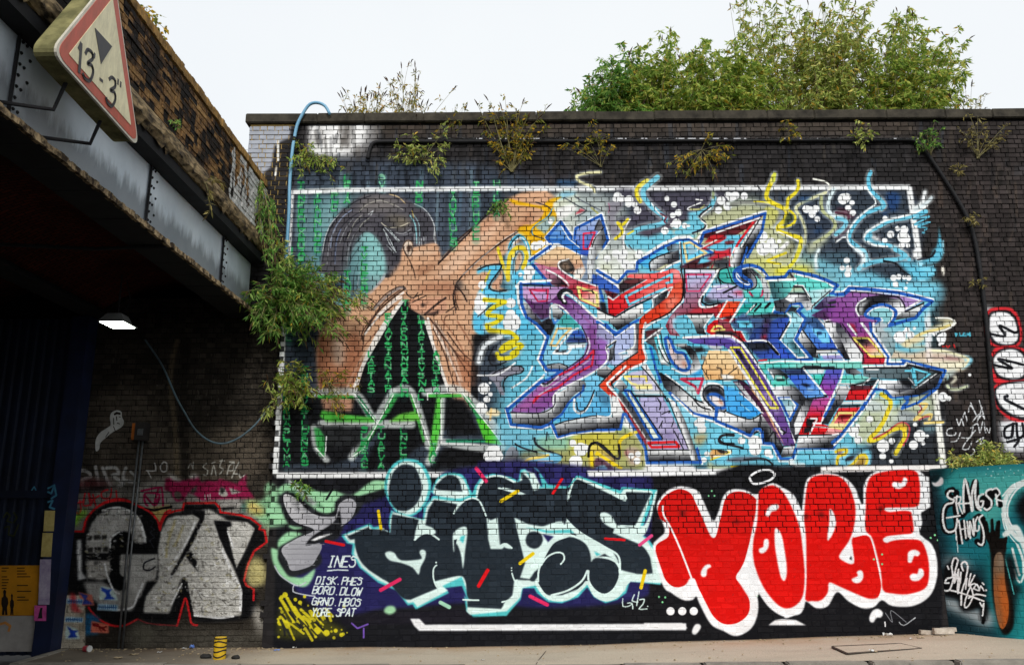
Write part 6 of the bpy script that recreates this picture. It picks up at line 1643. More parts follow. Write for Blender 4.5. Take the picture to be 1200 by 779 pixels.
_R = random.Random(9)
LOW += 't 0 0 1\n' + '\n'.join('l %s %.1f %.1f 0.9 %.0f,%.0f %.0f,%.0f' % (_R.choice(('d2c62c', 'c4b822', 'd8cc2c', '2c2e2c')), _R.uniform(1.6, 3.4), .7, x, y, x+_R.uniform(4, 12), y+_R.uniform(6, 14)) for x, y in [(_R.uniform(326, 390), _R.uniform(712, 738)) for _ in range(34)]) + '\n'
LOW += '\n'.join('d %s 0.4 0.8 %.1f,%.1f,%.1f' % (_R.choice(('d2c62c', 'd8cc2c')), _R.uniform(326, 408), _R.uniform(706, 748), _R.uniform(.7, 2.2)) for _ in range(40)) + '\n'
OVALS = '''
# ---- right: oval heads and tags above the teal wall
t 1100 340 3.71
f d8d8dc 3 0.8 190,70 240,70 225,110 205,110
f c43038 1.5 0.9 270,560 480,560 480,580 320,590
F 7a7a80 3 0.6 270,560 420,560 420,700 280,700
f e2e4e8 2 265,575 310,565 420,560 420,700 290,700
F d83038 0.8 215,90 260,75 320,80 350,120 365,190 350,240 300,252 250,248 215,225 200,160
F 202126 0.8 222,100 265,88 310,92 342,130 355,195 340,235 295,243 250,238 222,210 212,150
F f0f0f2 0.6 232,105 270,96 310,105 335,140 347,200 330,230 290,236 250,225 228,190 222,140
L 202126 3 0.4 225,190 290,200 265,155 330,185 345,180
F d83038 0.8 225,300 250,250 340,245 400,280 410,360 380,400 300,410 245,400 222,350
F 202126 0.8 232,305 260,262 320,250 370,270 395,330 375,385 320,395 260,380 238,340
F f0f0f2 0.6 240,300 265,270 320,258 365,280 380,330 365,375 320,385 265,370 245,335
L 202126 3 0.4 240,325 320,340 260,300 370,325
F d83038 0.8 240,420 300,395 450,400 480,500 440,560 330,570 260,520 245,470
F 202126 0.8 245,430 300,400 420,400 460,480 400,560 330,555 270,520 248,480
F f0f0f2 0.6 252,430 300,408 400,405 440,480 390,545 335,545 280,510 256,470
L 202126 3.4 0.4 300,460 290,475 400,530
L 202126 3 0.4 330,580 290,600 290,640 320,635 325,580 318,640
L 202126 3 0.4 340,580 345,640 370,630 365,580 375,640
L 202126 3 0.4 300,660 350,650 330,680
L d8dade 1.4 0.4 60,600 40,605 38,630 70,630 75,620
L d8dade 1.4 0.4 55,660 80,655 95,620
L d8dade 1.4 0.4 80,560 90,590 100,560 110,590
L d8dade 1.4 0.4 105,560 115,530 125,570
L d8dade 1.4 0.4 130,530 140,500 165,545 140,490
L d8dade 1.4 0.4 150,570 175,540 170,570 190,510
L d8dade 1.4 0.4 178,480 200,560 190,540 175,560
L d8dade 1.4 0.4 140,600 170,580 180,620 195,570 205,620
L d8dade 1.4 0.4 210,600 220,620 225,600
L d8dade 1.4 0.4 100,640 140,640 150,590
L d8dade 1.4 0.4 160,610 120,660 105,690 130,690 145,660
L d8dade 1.4 0.4 165,660 195,640 180,670 200,660
L d8dade 1.4 0.4 140,720 160,700 150,690
'''
SIDE = '''
# ---- teal wall
t 1090 540 4.87
f 1f7480 0 -20,60 80,45 700,0 700,1100 -20,1100
f 222a30 5 -40,60 60,60 40,400 80,600 90,1000 -40,1000
F 16262e 8 0.9 60,150 90,400 130,560 300,600 400,480 340,900 100,1000 20,800 20,300
F 58b8b0 8 0.9 90,90 300,60 560,40 640,120 500,200 420,330 300,420 200,200
F 3aa0a0 6 0.8 60,60 200,50 160,140 80,200
F 12282e 5 0.8 -10,40 100,50 60,120 0,200
F 1d8a90 7 0.9 330,500 600,460 640,900 520,1100 380,1000
F 17323c 7 0.8 60,1000 300,860 420,1000 560,1060 700,1100 700,1200 60,1200
d e8f8f4 0.4 0.8 330,45,4 360,60,3 350,85,5 400,40,4 430,60,3 390,75,3 460,50,3 480,70,4 505,55,3 420,95,3 320,75,3 370,95,2.4 450,85,2.4 530,80,4
F 0f1215 4 490,250 536,180 620,200 620,420 536,360 500,310
L e8f6f4 6 2.5 560,110 470,160 425,250 440,360 500,440 560,470
L f4fbfa 2 0.7 560,125 490,170 445,260 455,350 520,430
L e8f6f4 2 0.7 415,200 470,140 540,110
L e8f6f4 1.4 0.5 410,300 430,390 500,480
L e8f6f4 7 3 430,420 490,380 536,480 560,560
L e8f6f4 3 1.2 470,500 490,580 510,650
L e8f6f4 3 1.2 500,480 530,560 536,640
L e8f6f4 2.5 1 480,620 500,680 520,690 536,650
f 10171a 3 450,520 480,560 500,660 470,700 530,720 560,900 500,1000 460,800 430,560
F 2a9aa0 4 0.9 500,760 536,740 580,900 540,1050 480,980
L 5cc8c8 1.2 0.5 430,560 450,640 480,760
# arm and hand
F 14110f 1.2 345,500 350,650 355,760 380,900 420,990 470,960 480,860 455,700 430,560 430,480 350,480
f 14110f 0.6 300,380 325,420 345,520 430,520 440,430 420,440 395,440 398,340 380,345 372,400 362,400 356,330 345,335 348,405 335,410 322,340 315,350 322,410
L 14110f 2.8 0.4 395,345 392,430
L 14110f 2.8 0.4 355,335 362,430
L 14110f 2.8 0.4 322,350 335,430
L 14110f 2.6 0.4 303,380 330,450 350,480
L 1a1512 3.2 0.4 435,440 425,490 410,520
G 7a6450 b0602c 380,600 430,800 365,560 400,520 420,560 430,700 450,820 440,920 410,960 385,900 365,760
F b8b0a0 3 0.7 395,520 410,530 408,600 400,640
F c86c30 3 0.8 400,650 430,700 445,860 430,940 410,820
F 6a6458 3 0.7 370,760 390,800 410,940 390,920
# white-black lettering
L 0d0e10 7 1.5 130,165 100,180 130,230 90,260 75,330 90,400 150,390 150,330
L 0d0e10 7 1.5 150,180 150,300 200,290 205,130 215,280 
L 0d0e10 7 1.5 230,220 260,120 270,270 300,220 330,200 320,270 340,180
L 0d0e10 7 1.5 350,240 330,270 370,170 400,250
L 0d0e10 7 1.5 160,360 170,460 190,350 210,440 230,350 250,420 260,330 300,330 300,470 270,460
L eef4f4 2.6 0.4 132,172 112,172 98,200 120,218 138,222 128,240 100,245 80,270 74,330 85,385 105,405 135,400 150,380 155,330
L eef4f4 2.2 0.4 95,325 170,312
L eef4f4 2.4 0.4 155,200 150,240 160,300
L eef4f4 2 0.4 138,210 175,205 170,235 150,245
L eef4f4 2 0.4 165,250 185,300
L eef4f4 2.8 0.4 195,290 190,200 200,105 225,200 240,285
L eef4f4 2.2 0.4 165,245 235,240
L eef4f4 2.8 0.4 245,280 240,190 262,110 258,190 268,260 290,280
L eef4f4 2.4 0.4 305,190 280,200 275,250 295,265 305,230 290,230
L eef4f4 2.6 0.4 350,160 325,170 320,195 350,225 350,260 325,280 310,270
L eef4f4 2.4 0.4 375,190 385,255
L eef4f4 2.2 0.4 355,165 380,155 400,185 375,215 430,232
L eef4f4 2.2 0.4 165,340 185,470
L eef4f4 2.2 0.4 195,340 205,440
L eef4f4 1.8 0.4 178,390 205,385
L eef4f4 2.2 0.4 213,345 220,430
L eef4f4 2.2 0.4 230,440 228,345 250,425 248,330
L eef4f4 2.2 0.4 272,320 258,350 262,400 280,390 280,370
L eef4f4 2.4 0.4 300,310 280,330 300,380 308,440 298,480 275,470
l eef4f4 1 0.4 150,400 160,520
l eef4f4 1 0.4 145,390 150,450
F f0f0f2 0.6 10,120 30,125 50,110 60,92 75,100 75,130 50,145 20,142
t 1080 640 5.61
F c8d0d4 5 0.85 130,340 240,350 290,400 380,420 460,430 470,520 400,520 300,470 220,430 150,390
F a0a8ac 5 0.6 140,120 180,60 300,80 330,150 200,180
F 0c0d0f 2 150,140 190,100 210,70 240,80 270,130 320,160 340,190 400,240 430,300 410,340 440,400 420,500 390,480 380,400 340,420 280,430 250,400 240,350 150,320 140,240
l 0c0d0f 4 1 410,480 405,500
L eef2f4 2.2 0.4 150,290 180,290 200,250 225,150 240,90 215,78 200,130 205,200 170,210 155,240 180,240
L eef2f4 2 0.4 225,180 215,240 230,210 245,150 235,290 
L eef2f4 2 0.4 245,200 240,310 260,170 255,240
L eef2f4 2.2 0.4 275,160 262,120 285,100 305,130 290,220 265,300 262,385
L eef2f4 2 0.4 300,210 290,280
L eef2f4 2 0.4 325,180 310,260 350,190
L eef2f4 2.2 0.4 195,290 240,300 330,330 410,360
L eef2f4 2 0.4 320,260 340,320 310,390 285,400 290,350 330,250 360,250
L eef2f4 2 0.4 340,280 365,250 380,290 350,280
L eef2f4 2 0.4 380,290 390,260 410,290
L eef2f4 2.2 0.4 310,340 360,315 420,325
L eef2f4 2 0.4 385,370 400,395 410,375 402,455
l eef2f4 2 0.4 172,130 180,150
l eef2f4 2 0.4 400,240 410,250
d eef2f4 0.4 425,288,7
'''
GW = '''
# ---- under the bridge: sooty brick with layered graffiti (true paint colours; the shade comes from the bridge)
t 0 0 1
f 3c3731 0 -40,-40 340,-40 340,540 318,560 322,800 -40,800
F 6a6056 8 0.6 110,470 170,455 200,520 200,560 120,560
F 6e6458 6 0.7 205,520 300,500 300,560 205,570
L 807058 6 4 0.5 208,400 200,440 205,500 208,560
L 2a2622 10 5 0.7 218,400 216,480 218,570
F 8a8680 5 0.8 75,570 100,560 160,560 190,585 300,590 305,620 200,625 80,650
F a09c96 4 0.8 180,560 300,590 300,610 160,620
f 8a8880 3 0.8 80,600 112,590 110,640 76,690
t 60 530 7.08
L b0aeac 4 1.6 150,160 210,180 250,150 300,160 330,200 260,230 265,290
L b0aeac 4 1.6 370,120 380,180 395,270
L b0aeac 4 1.6 430,130 460,220 490,280
L b0aeac 4 1.6 460,130 540,130 560,180 510,190 600,260 560,280
L b0aeac 4 1.6 620,130 600,220 690,250
L b0aeac 3 1.2 660,160 700,200
f 5a2226 4 0.9 130,270 330,220 500,260 480,290 300,300 140,310
f 1e1c1c 2 120,310 480,280 490,300 130,345
f 2c2a2a 3 0.7 490,290 700,270 700,300 500,310
L c03238 2 0.5 160,360 180,400 200,480 230,510 250,470 240,400 
L c03238 2 0.5 140,440 260,410
L c03238 2 0.5 280,340 270,440 340,420 310,340 330,440
L c03238 2 0.5 350,350 370,440
L c03238 2 0.5 340,400 400,360
L c03238 2 0.5 470,310 420,330 430,380 490,375 500,300
L c03238 2 0.5 540,320 545,370
F 8ac83a 2.5 150,480 200,520 290,470 290,520 230,560 220,600 130,620 110,700 100,600
F 8ac83a 2.5 100,640 140,640 140,720 100,720
F c8b070 1.5 780,470 880,450 990,440 990,480 950,520 910,600 870,560 820,490
L 1b1b1d 2.6 0.5 780,465 860,480 920,465 1000,450
L c8c6c4 1.5 0.4 800,150 830,210
L c8c6c4 1.5 0.4 790,150 870,150 860,90
L c8c6c4 1.5 0.4 935,80 905,120 925,160 960,150 960,90 935,80
f 8c1e44 1 950,220 1000,210 1000,330 940,310
L 9c2450 2.4 0.5 750,320 900,290 920,310 930,440
L 9c2450 2.4 0.5 890,300 860,420 900,350 780,340 780,420 800,440
L 9c2450 2.4 0.5 780,360 860,440 900,380
L e02830 2.2 0.4 100,780 100,740 150,745 160,660 275,655 290,600 330,530 400,440 480,400 560,385 640,400 720,450 820,490 880,560 910,640 900,600 950,500 990,480
t 190 530 7.08
f a02452 1.2 60,210 140,240 240,220 290,190 330,250 380,230 440,240 480,220 560,240 620,260 700,180 700,280 770,380 440,390 330,400 280,360 220,330 180,400 120,410 90,370 60,300
f d0ccc6 1.5 45,190 60,175 120,200 160,240 100,240
f d0ccc6 1.5 220,190 280,175 310,200 290,215 240,220
F 6a5f58 0.8 100,340 130,320 165,350 150,390 115,385
F c8c4bc 0.8 480,300 510,290 550,350 520,370 470,350
F 3c3a3a 0.8 480,290 520,300 500,350
f c8c4bc 0.8 555,290 660,330 580,350
f 5a5450 1 230,320 290,270 290,310 260,350
l c8c6c0 1.2 0.4 380,350 385,390
l c8c6c0 1.2 0.4 355,350 358,390
l c8c6c0 1.2 0.4 400,345 400,385
L b8b6ae 1.5 0.5 370,90 340,120 380,150 370,190 345,185
L b8b6ae 1.5 0.5 410,190 430,110 450,190
L b8b6ae 1.5 0.5 500,60 480,120 510,140 480,180
L b8b6ae 1.5 0.5 540,190 560,110 600,90 590,150 550,150
L b8b6ae 1.5 0.5 640,80 610,140 580,210
L b8b6ae 1.5 0.5 415,90 440,80
L b8b6ae 1.5 0.5 560,80 600,80
L b8b6ae 1.5 0.5 600,180 640,180 650,210 690,185
L b8b6ae 1.2 0.5 220,130 240,90 260,140 260,80
l b8b6ae 1.2 0.4 480,70 520,70
F a0d8a8 2 700,400 830,400 860,350 940,340 960,290 1062,280 1062,560 900,640 860,640 820,580 720,480
F a0d8a8 1.5 850,300 880,250 905,260 900,320 860,340
F a0d8a8 1.5 950,720 1062,690 1062,779 950,779
F e0cc7c 3 700,420 760,400 800,430 850,480 830,520 720,500
F a8a890 4 0.8 840,600 950,640 960,700 860,760
f 3a6a60 2 0.8 655,420 700,420 695,500 660,500
l b8b4b0 3 1.2 500,410 640,420
f b8b4b0 2 470,400 650,390 650,450 480,450
f 1c1b1c 1 490,460 600,450 600,470 500,480
# silver letters
t 70 580 4.72
F 1b1b1d 1.5 55,215 100,200 135,200 150,140 200,80 280,40 360,35 440,60 500,90 545,150 560,190 590,110 680,90 690,55 860,50 890,100 1020,120 1100,170 1140,230 1130,270 1080,300 1040,380 1020,470 1080,520 1080,640 1010,690 760,700 740,620 700,560 650,700 480,710 460,680 400,700 330,720 240,690 160,620 60,540 0,530 5,300
f e4e4e4 1 95,250 120,245 125,430 150,460 100,470
g c8c8c8 e0e0e0 40,300 20,460 35,300 60,300 38,470 8,470
f c8c6c2 1.2 155,225 175,160 220,105 290,72 360,75 420,105 455,160 480,240 470,268 415,265 400,215 370,205 320,200 290,230 275,290 270,320 150,320 145,260
f bcb8b2 1.2 145,360 280,362 285,400 270,460 230,470 150,460
f c4c2be 1.2 335,325 545,325 545,380 530,470 480,480 450,560 380,600 360,470 330,440
f b0aeaa 1.5 130,480 240,478 300,520 390,520 440,560 400,640 320,640 240,620 160,560
L f2f2f2 3 1 240,85 330,70 420,110 460,190 475,260
L f2f2f2 2.4 0.8 280,290 285,235 330,205
L f2f2f2 2.4 0.8 250,380 270,460 300,530 330,545
L f2f2f2 2.6 1 320,635 400,620 430,560 460,490
f 3c3a38 0.7 155,226 180,224 178,248 155,250
f 3c3a38 0.7 188,222 226,218 228,245 190,248
f 3c3a38 0.7 152,292 184,288 184,316 154,318
f 3c3a38 0.7 192,288 230,285 230,314 194,316
f 3c3a38 0.7 240,286 268,284 268,312 240,314
f 3c3a38 0.7 232,222 262,220 258,244 234,246
f 4a4846 0.8 0.8 190,366 216,364 216,384 192,386
F 141416 0.8 285,290 300,240 330,208 370,205 400,240 410,272 540,262 545,320 345,322 330,360 330,430 365,470 350,520 320,525 290,480 280,400
l 141416 1.6 0.5 145,348 285,352
L 3a3c44 1.2 0.5 0.9 500,140 520,150 505,175 525,190 500,205 525,235 500,250 520,290
L 33343a 1.8 0.5 525,350 470,375 465,410 500,415 530,395
# the zigzag letter
f d4d2cc 1 600,130 650,112 760,120 740,180 690,280 620,410 600,470 650,470 690,450 700,470 730,580 745,665 880,675 1000,660 1005,520 980,450 930,350 880,230 850,150 900,170 930,180 920,210 945,300 975,400 1020,320 1075,190 1030,150 930,140 850,90 820,75 790,85 720,90 800,95 790,140 700,300 720,290 770,430 690,440 650,460 620,600 600,650 465,640 480,560 560,500 560,420 545,300 570,200
f d4d2cc 1 560,200 600,130 760,118 730,200 600,470 560,560 540,640 470,650 480,560 545,470
f d4d2cc 1 800,110 860,100 880,150 900,260 985,470 1010,560 1000,665 760,668 730,600 700,470 740,440 770,430 740,330 760,260
f d4d2cc 1 480,560 660,470 620,600 600,655 465,650
f d4d2cc 1 600,130 700,112 790,100 860,100 900,260 985,470 1005,560 1000,660 745,668 705,480 690,440 665,480 610,650 470,648 500,540 560,460 548,300 570,200
f d4d2cc 0.8 930,150 1040,150 1080,185 975,410 950,330 920,200
f 17171a 0.8 730,85 805,85 800,130 740,260 660,390 610,472 615,440 690,300 775,130 740,110
f 17171a 0.8 700,280 740,330 760,370 755,400 772,432 735,390 700,345
f 17171a 0.8 852,140 945,145 952,172 925,178 945,280 985,430 975,410 920,320 885,240
f 17171a 0.8 1085,175 1110,190 1050,340 1010,470 985,440 1040,330
f 17171a 0.8 690,455 705,470 745,690 720,700 700,575 655,700 620,690 640,620 675,540
f 17171a 1 460,655 640,660 620,700 480,705
f 17171a 1 1010,480 1075,510 1070,640 1020,680 1000,600
L f6f6f6 2.6 1 750,150 690,280 600,410
L f6f6f6 2.4 1 675,490 620,600
L f6f6f6 3.2 1.2 900,300 960,440 1000,520 1000,640
L f6f6f6 2.4 1.2 745,665 880,678 960,670
L f6f6f6 2 1 930,200 960,290
L 6a6864 1 0.6 0.8 740,500 800,560 880,570 920,600
L 6a6864 1 0.6 0.8 760,530 790,580
L c8b878 3 2 0.6 640,140 600,260 590,340
L c8b878 3 2 0.5 680,180 640,280
l e02c30 2.4 0.5 10,250 5,540
l e02c30 2.2 0.5 20,255 60,262 62,200 130,202
L e02c30 2.4 0.5 130,202 150,130 210,65 290,33 370,32 440,62 500,95 540,140 555,195 560,165 590,110 640,88 680,82
l e02c30 2.6 0.4 680,82 690,45 860,42 885,70 890,95 1000,110 1060,130 1110,170 1105,190 1135,195 1145,260 1075,310 1040,390 1020,470 1035,500 1075,520 1072,580
L e02c30 2.4 0.5 160,620 210,680 290,720 360,720 430,685
L a83038 1.6 0.6 430,685 500,710 650,722
L e02c30 2.6 0.4 650,722 670,650 695,570 715,640 730,710 760,718
t 0 560 3.557
F dcd090 3 0.9 1030,380 1060,330 1100,350 1110,430 1060,455 1030,430
F b0aca4 4 0.8 1060,540 1110,560 1110,640 1070,660
F d0ccc4 3 0.6 1060,540 1090,560 1090,600 1070,610
F 5c5850 5 0.8 540,620 800,625 1050,640 1150,700 700,720 540,720
F 6a685c 4 0.6 560,600 640,630 620,690 560,700
l 5fb0d8 2 0.5 245,520 250,560 235,600 245,640
f 2a6a9a 2 360,560 415,580 410,650 350,655
t 0 0 1
f c2b8a6 0.5 76,697 100,697 100,760 70,760
f b0a490 0.5 95,715 100,715 99,744 90,744
'''
PASTE = '''
# pasted bird-headed print with words below it, lying figure print
t 60 640 6.49
f d8ece8 0.3 378,300 440,312 480,340 508,400 505,415 370,405 365,330
f 2b4fc0 0.3 378,310 430,330 465,325 445,350 455,380 490,400 400,405 420,380 415,355 385,335
f b4d4e8 0.3 355,435 510,445 505,492 350,485
f d87a68 0.3 205,345 310,370 330,450 240,450
f 3b4aa0 0.3 210,350 280,375 265,400 320,440 240,440 250,400
f b4d4e8 0.3 120,395 245,400 240,440 115,435
f b4d4e8 0.3 108,535 245,540 243,578 105,575
f d8ece8 0.3 115,600 200,625 220,705 110,705 105,650
f 2b4fc0 0.3 118,605 170,640 210,640 180,660 200,690 125,695 150,665
f e88068 0.3 308,565 440,595 438,660 300,655
L 8a2020 1.6 0.3 315,590 350,590 380,620 420,610
L 8a2020 2 0.3 320,600 370,610 410,640
L 8a2020 1 0.3 360,600 380,645
l 1c4a80 0.8 0.2 362,460 500,466
l 1c4a80 0.8 0.2 126,418 236,422
l 1c4a80 0.8 0.2 112,556 238,560
F c83038 1.5 0.8 150,350 190,380 200,460 240,500 160,490 150,420
'''
BIRDBARS = [(355, 440, 500, 480), (122, 400, 240, 435), (110, 540, 240, 573)]
STEN = '''
# pasted paper figure, head turned right on a curling body
t 100 460 5.455
F c4c4c4 0.5 65,360 70,300 90,260 130,230 160,210 158,160 170,125 200,112 230,120 235,150 245,180 240,210 215,230 180,250 130,290 95,320 90,350 80,370
F 3a3a3c 0.6 185,130 200,120 225,125 228,145 205,140 190,145
L 3a3a3c 1 0.4 195,150 205,160 200,180
L 3a3a3c 1 0.4 215,150 225,155
L 3a3a3c 1.2 0.4 205,185 220,195
L 3a3a3c 1 0.4 180,215 190,240
L 3a3a3c 1 0.4 150,250 130,280
L 6a6a6c 1 0.4 200,210 230,205
'''
def scuffs():
    R = random.Random(6)
    for poly, n in (([(100, 620), (112, 600), (140, 594), (165, 604), (170, 636), (150, 640), (132, 648), (130, 680), (100, 680)], 200), ([(190, 640), (198, 610), (225, 608), (212, 650), (230, 612), (250, 612), (262, 650), (282, 690), (282, 720), (230, 720), (216, 690), (200, 716), (172, 714), (176, 696)], 520)):
        k = 0
        while k < n:
            x, y = R.uniform(90, 290), R.uniform(590, 722)
            if not inpoly(x, y, poly): continue
            k += 1; dx = R.uniform(-3, 3); line([(x, y), (x+dx, y+R.uniform(-1.6, 1.6))], R.uniform(.7, 2.6), R.choice(('ffffff', 'c8c6c0', '8f8c86', '6c6862', 'b0a880', '9a9894')), .8, R.uniform(.3, .75))
    for k in range(500):
        x, y = R.uniform(72, 316), R.uniform(400, 757)
        line([(x, y), (x+R.uniform(-1, 1), y+R.uniform(0, 7))], R.uniform(.6, 2), R.choice(('8a847a', '1c1a18', '6c6458', '2a2724')), .8, R.uniform(.15, .4))
def side_text():
    for i in range(9):
        for (x0, y0, x1, y1) in BIRDBARS:
            x = 60+(x0+(x1-x0)*(i+0.7)/9.4)/6.49
            line([(x, 640+(y0+6)/6.49), (x, 640+(y1-3)/6.49)], 0.8, '2c62a0', 0.3)
# ================= spray the canvases =================
paint(MURAL); glow(); paint(WOM); woman_code(); paint(FRM); paint(RIB); paint(LET); paint(LET2); paint(LOW); low_text(); paint(OVALS)
SNAP_MAIN = CAN.copy()
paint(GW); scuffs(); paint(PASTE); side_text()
SNAP_ABUT = CAN.copy()
paint(SIDE)
SNAP_SIDE = CAN.copy()

def paint_mat(name, img, origin, ds, s0, s1, z0, z1, mortar=False, tone=0.18, wear=0.5, seam=None, low=None, rough=0):
    """brick with spray paint: the picture gives the paint, nodes give brick to brick tone, chips, soot and grain"""
    m, nt, b = newmat(name, 0.75, 0.12)
    pos = N(nt, 'NewGeometry').outputs['Position']
    sub = N(nt, 'VectorMath', operation='SUBTRACT'); sub.inputs[1].default_value = origin; nt.links.new(pos, sub.inputs[0])
    dot = N(nt, 'VectorMath', operation='DOT_PRODUCT'); dot.inputs[1].default_value = (ds[0], ds[1], 0); nt.links.new(sub.outputs[0], dot.inputs[0])
    sep = N(nt, 'SeparateXYZ'); nt.links.new(pos, sep.inputs[0])
    U = mth(nt, 'DIVIDE', mth(nt, 'SUBTRACT', dot.outputs['Value'], s0), s1-s0); V = mth(nt, 'DIVIDE', mth(nt, 'SUBTRACT', sep.outputs['Z'], z0), z1-z0)
    cmb = N(nt, 'CombineXYZ'); nt.links.new(U, cmb.inputs[0]); nt.links.new(V, cmb.inputs[1])
    tex = N(nt, 'TexImage', image=img, extension='EXTEND', interpolation='Linear'); nt.links.new(cmb.outputs[0], tex.inputs['Vector'])
    col = tex.outputs['Color']
    # brick to brick tone
    snp = N(nt, 'VectorMath', operation='SNAP'); snp.inputs[1].default_value = (0.1125, 0.4, 0.075); nt.links.new(pos, snp.inputs[0])
    wn_ = N(nt, 'TexWhiteNoise', noise_dimensions='3D'); nt.links.new(snp.outputs[0], wn_.inputs['Vector'])
    t = mth(nt, 'ADD', mth(nt, 'MULTIPLY', wn_.outputs['Value'], tone), 1-tone*0.62)
    if not mortar:
        col = mixc(nt, 1.0, col, t, 'MULTIPLY')
        bw = N(nt, 'RGBToBW'); nt.links.new(col, bw.inputs[0])     # bare dark brick differs more from one to the next
        dk = mth(nt, 'SUBTRACT', 1.0, mth(nt, 'MULTIPLY', bw.outputs[0], 9.0), clamp=True)
        w2 = N(nt, 'TexWhiteNoise', noise_dimensions='4D'); w2.inputs['W'].default_value = 3.3; nt.links.new(snp.outputs[0], w2.inputs['Vector'])
        k2 = ramp(nt, w2.outputs['Value'], [(0.0, 0.55), (0.6, 1.0), (0.95, 1.7)])
        if low is None: dk = mth(nt, 'MULTIPLY', dk, mth(nt, 'ADD', 0.3, mth(nt, 'MULTIPLY', mth(nt, 'GREATER_THAN', sep.outputs['Z'], 1.42), 0.7)))
        col = mixc(nt, dk, col, mixc(nt, 1.0, col, k2, 'MULTIPLY'))
    # grime in drifts and fine speckle
    g = ramp(nt, noise(nt, 1.1, 7, 0.7, stretch=(1, 1, 0.35)), [(0.3, 0.80), (0.62, 1.0)])
    col = mixc(nt, wear, col, g, 'MULTIPLY')
    sp = ramp(nt, noise(nt, 70, 3, 0.7), [(0.30, 0.70), (0.46, 1.0)])
    col = mixc(nt, 0.45, col, sp, 'MULTIPLY')
    # chips where the paint has gone
    ch = ramp(nt, noise(nt, 19, 6, 0.75), [(0.63, 0.0), (0.68, 1.0)])
    col = mixc(nt, mth(nt, 'MULTIPLY', ch, wear), col, hx('34312f'))
    if mortar:
        dark = mixc(nt, ramp(nt, noise(nt, 6, 6, 0.75), [(0.52, 0.03), (0.7, 0.4)]), mixc(nt, 0.06, hx('0d0d0f'), col), mixc(nt, 0.5, hx('4a4540'), col))
        if low is not None:
            f = mth(nt, 'LESS_THAN', sep.outputs['Z'], low)
            dark = mixc(nt, mth(nt, 'MULTIPLY', f, 0.97), dark, mixc(nt, 1.0, col, 0.93, 'MULTIPLY'))
        if seam is not None:
            e = mth(nt, 'ADD', mth(nt, 'MULTIPLY', noise(nt, 9, 3), 0.5), seam)
            f = mth(nt, 'MULTIPLY', mth(nt, 'LESS_THAN', sep.outputs['X'], e), mth(nt, 'GREATER_THAN', sep.outputs['Z'], 5.4))
            dark = mixc(nt, f, dark, hx('b59a5e'))
        col = dark; b.inputs['Roughness'].default_value = 0.95
    nt.links.new(col, b.inputs['Base Color'])
    h = mth(nt, 'ADD', noise(nt, 40, 6, 0.7), mth(nt, 'MULTIPLY', noise(nt, 9, 3), 1.5))
    if rough: h = mth(nt, 'ADD', h, mth(nt, 'MULTIPLY', noise(nt, 14, 5, 0.75), 6.0))
    bump(nt, b, h, 0.5+0.3*rough, 0.006+0.006*rough)
    return m

# a brick: chamfered front, open at the back where it sits in the mortar
def brick_mesh(w, h, name, mat=None, dep=0.05, ch=0.004, seed=0):
    R = random.Random(seed); j = lambda: R.uniform(-0.0034, 0.0034)
    x, z = w/2, h/2
    v = [(-x, dep, -z), (x, dep, -z), (x, dep, z), (-x, dep, z), (-x+j(), ch, -z+j()), (x+j(), ch, -z+j()), (x+j(), ch, z+j()), (-x+j(), ch, z+j()),
         (-x+ch, j(), -z+ch), (x-ch, j(), -z+ch), (x-ch, j(), z-ch), (-x+ch, j(), z-ch)]
    f = [(0, 1, 5, 4), (1, 2, 6, 5), (2, 3, 7, 6), (3, 0, 4, 7), (4, 5, 9, 8), (5, 6, 10, 9), (6, 7, 11, 10), (7, 4, 8, 11), (8, 9, 10, 11)]
    me = bpy.data.meshes.new(name); me.from_pydata(v, [], f); me.update()
    if mat: me.materials.append(mat)
    return me, v, f
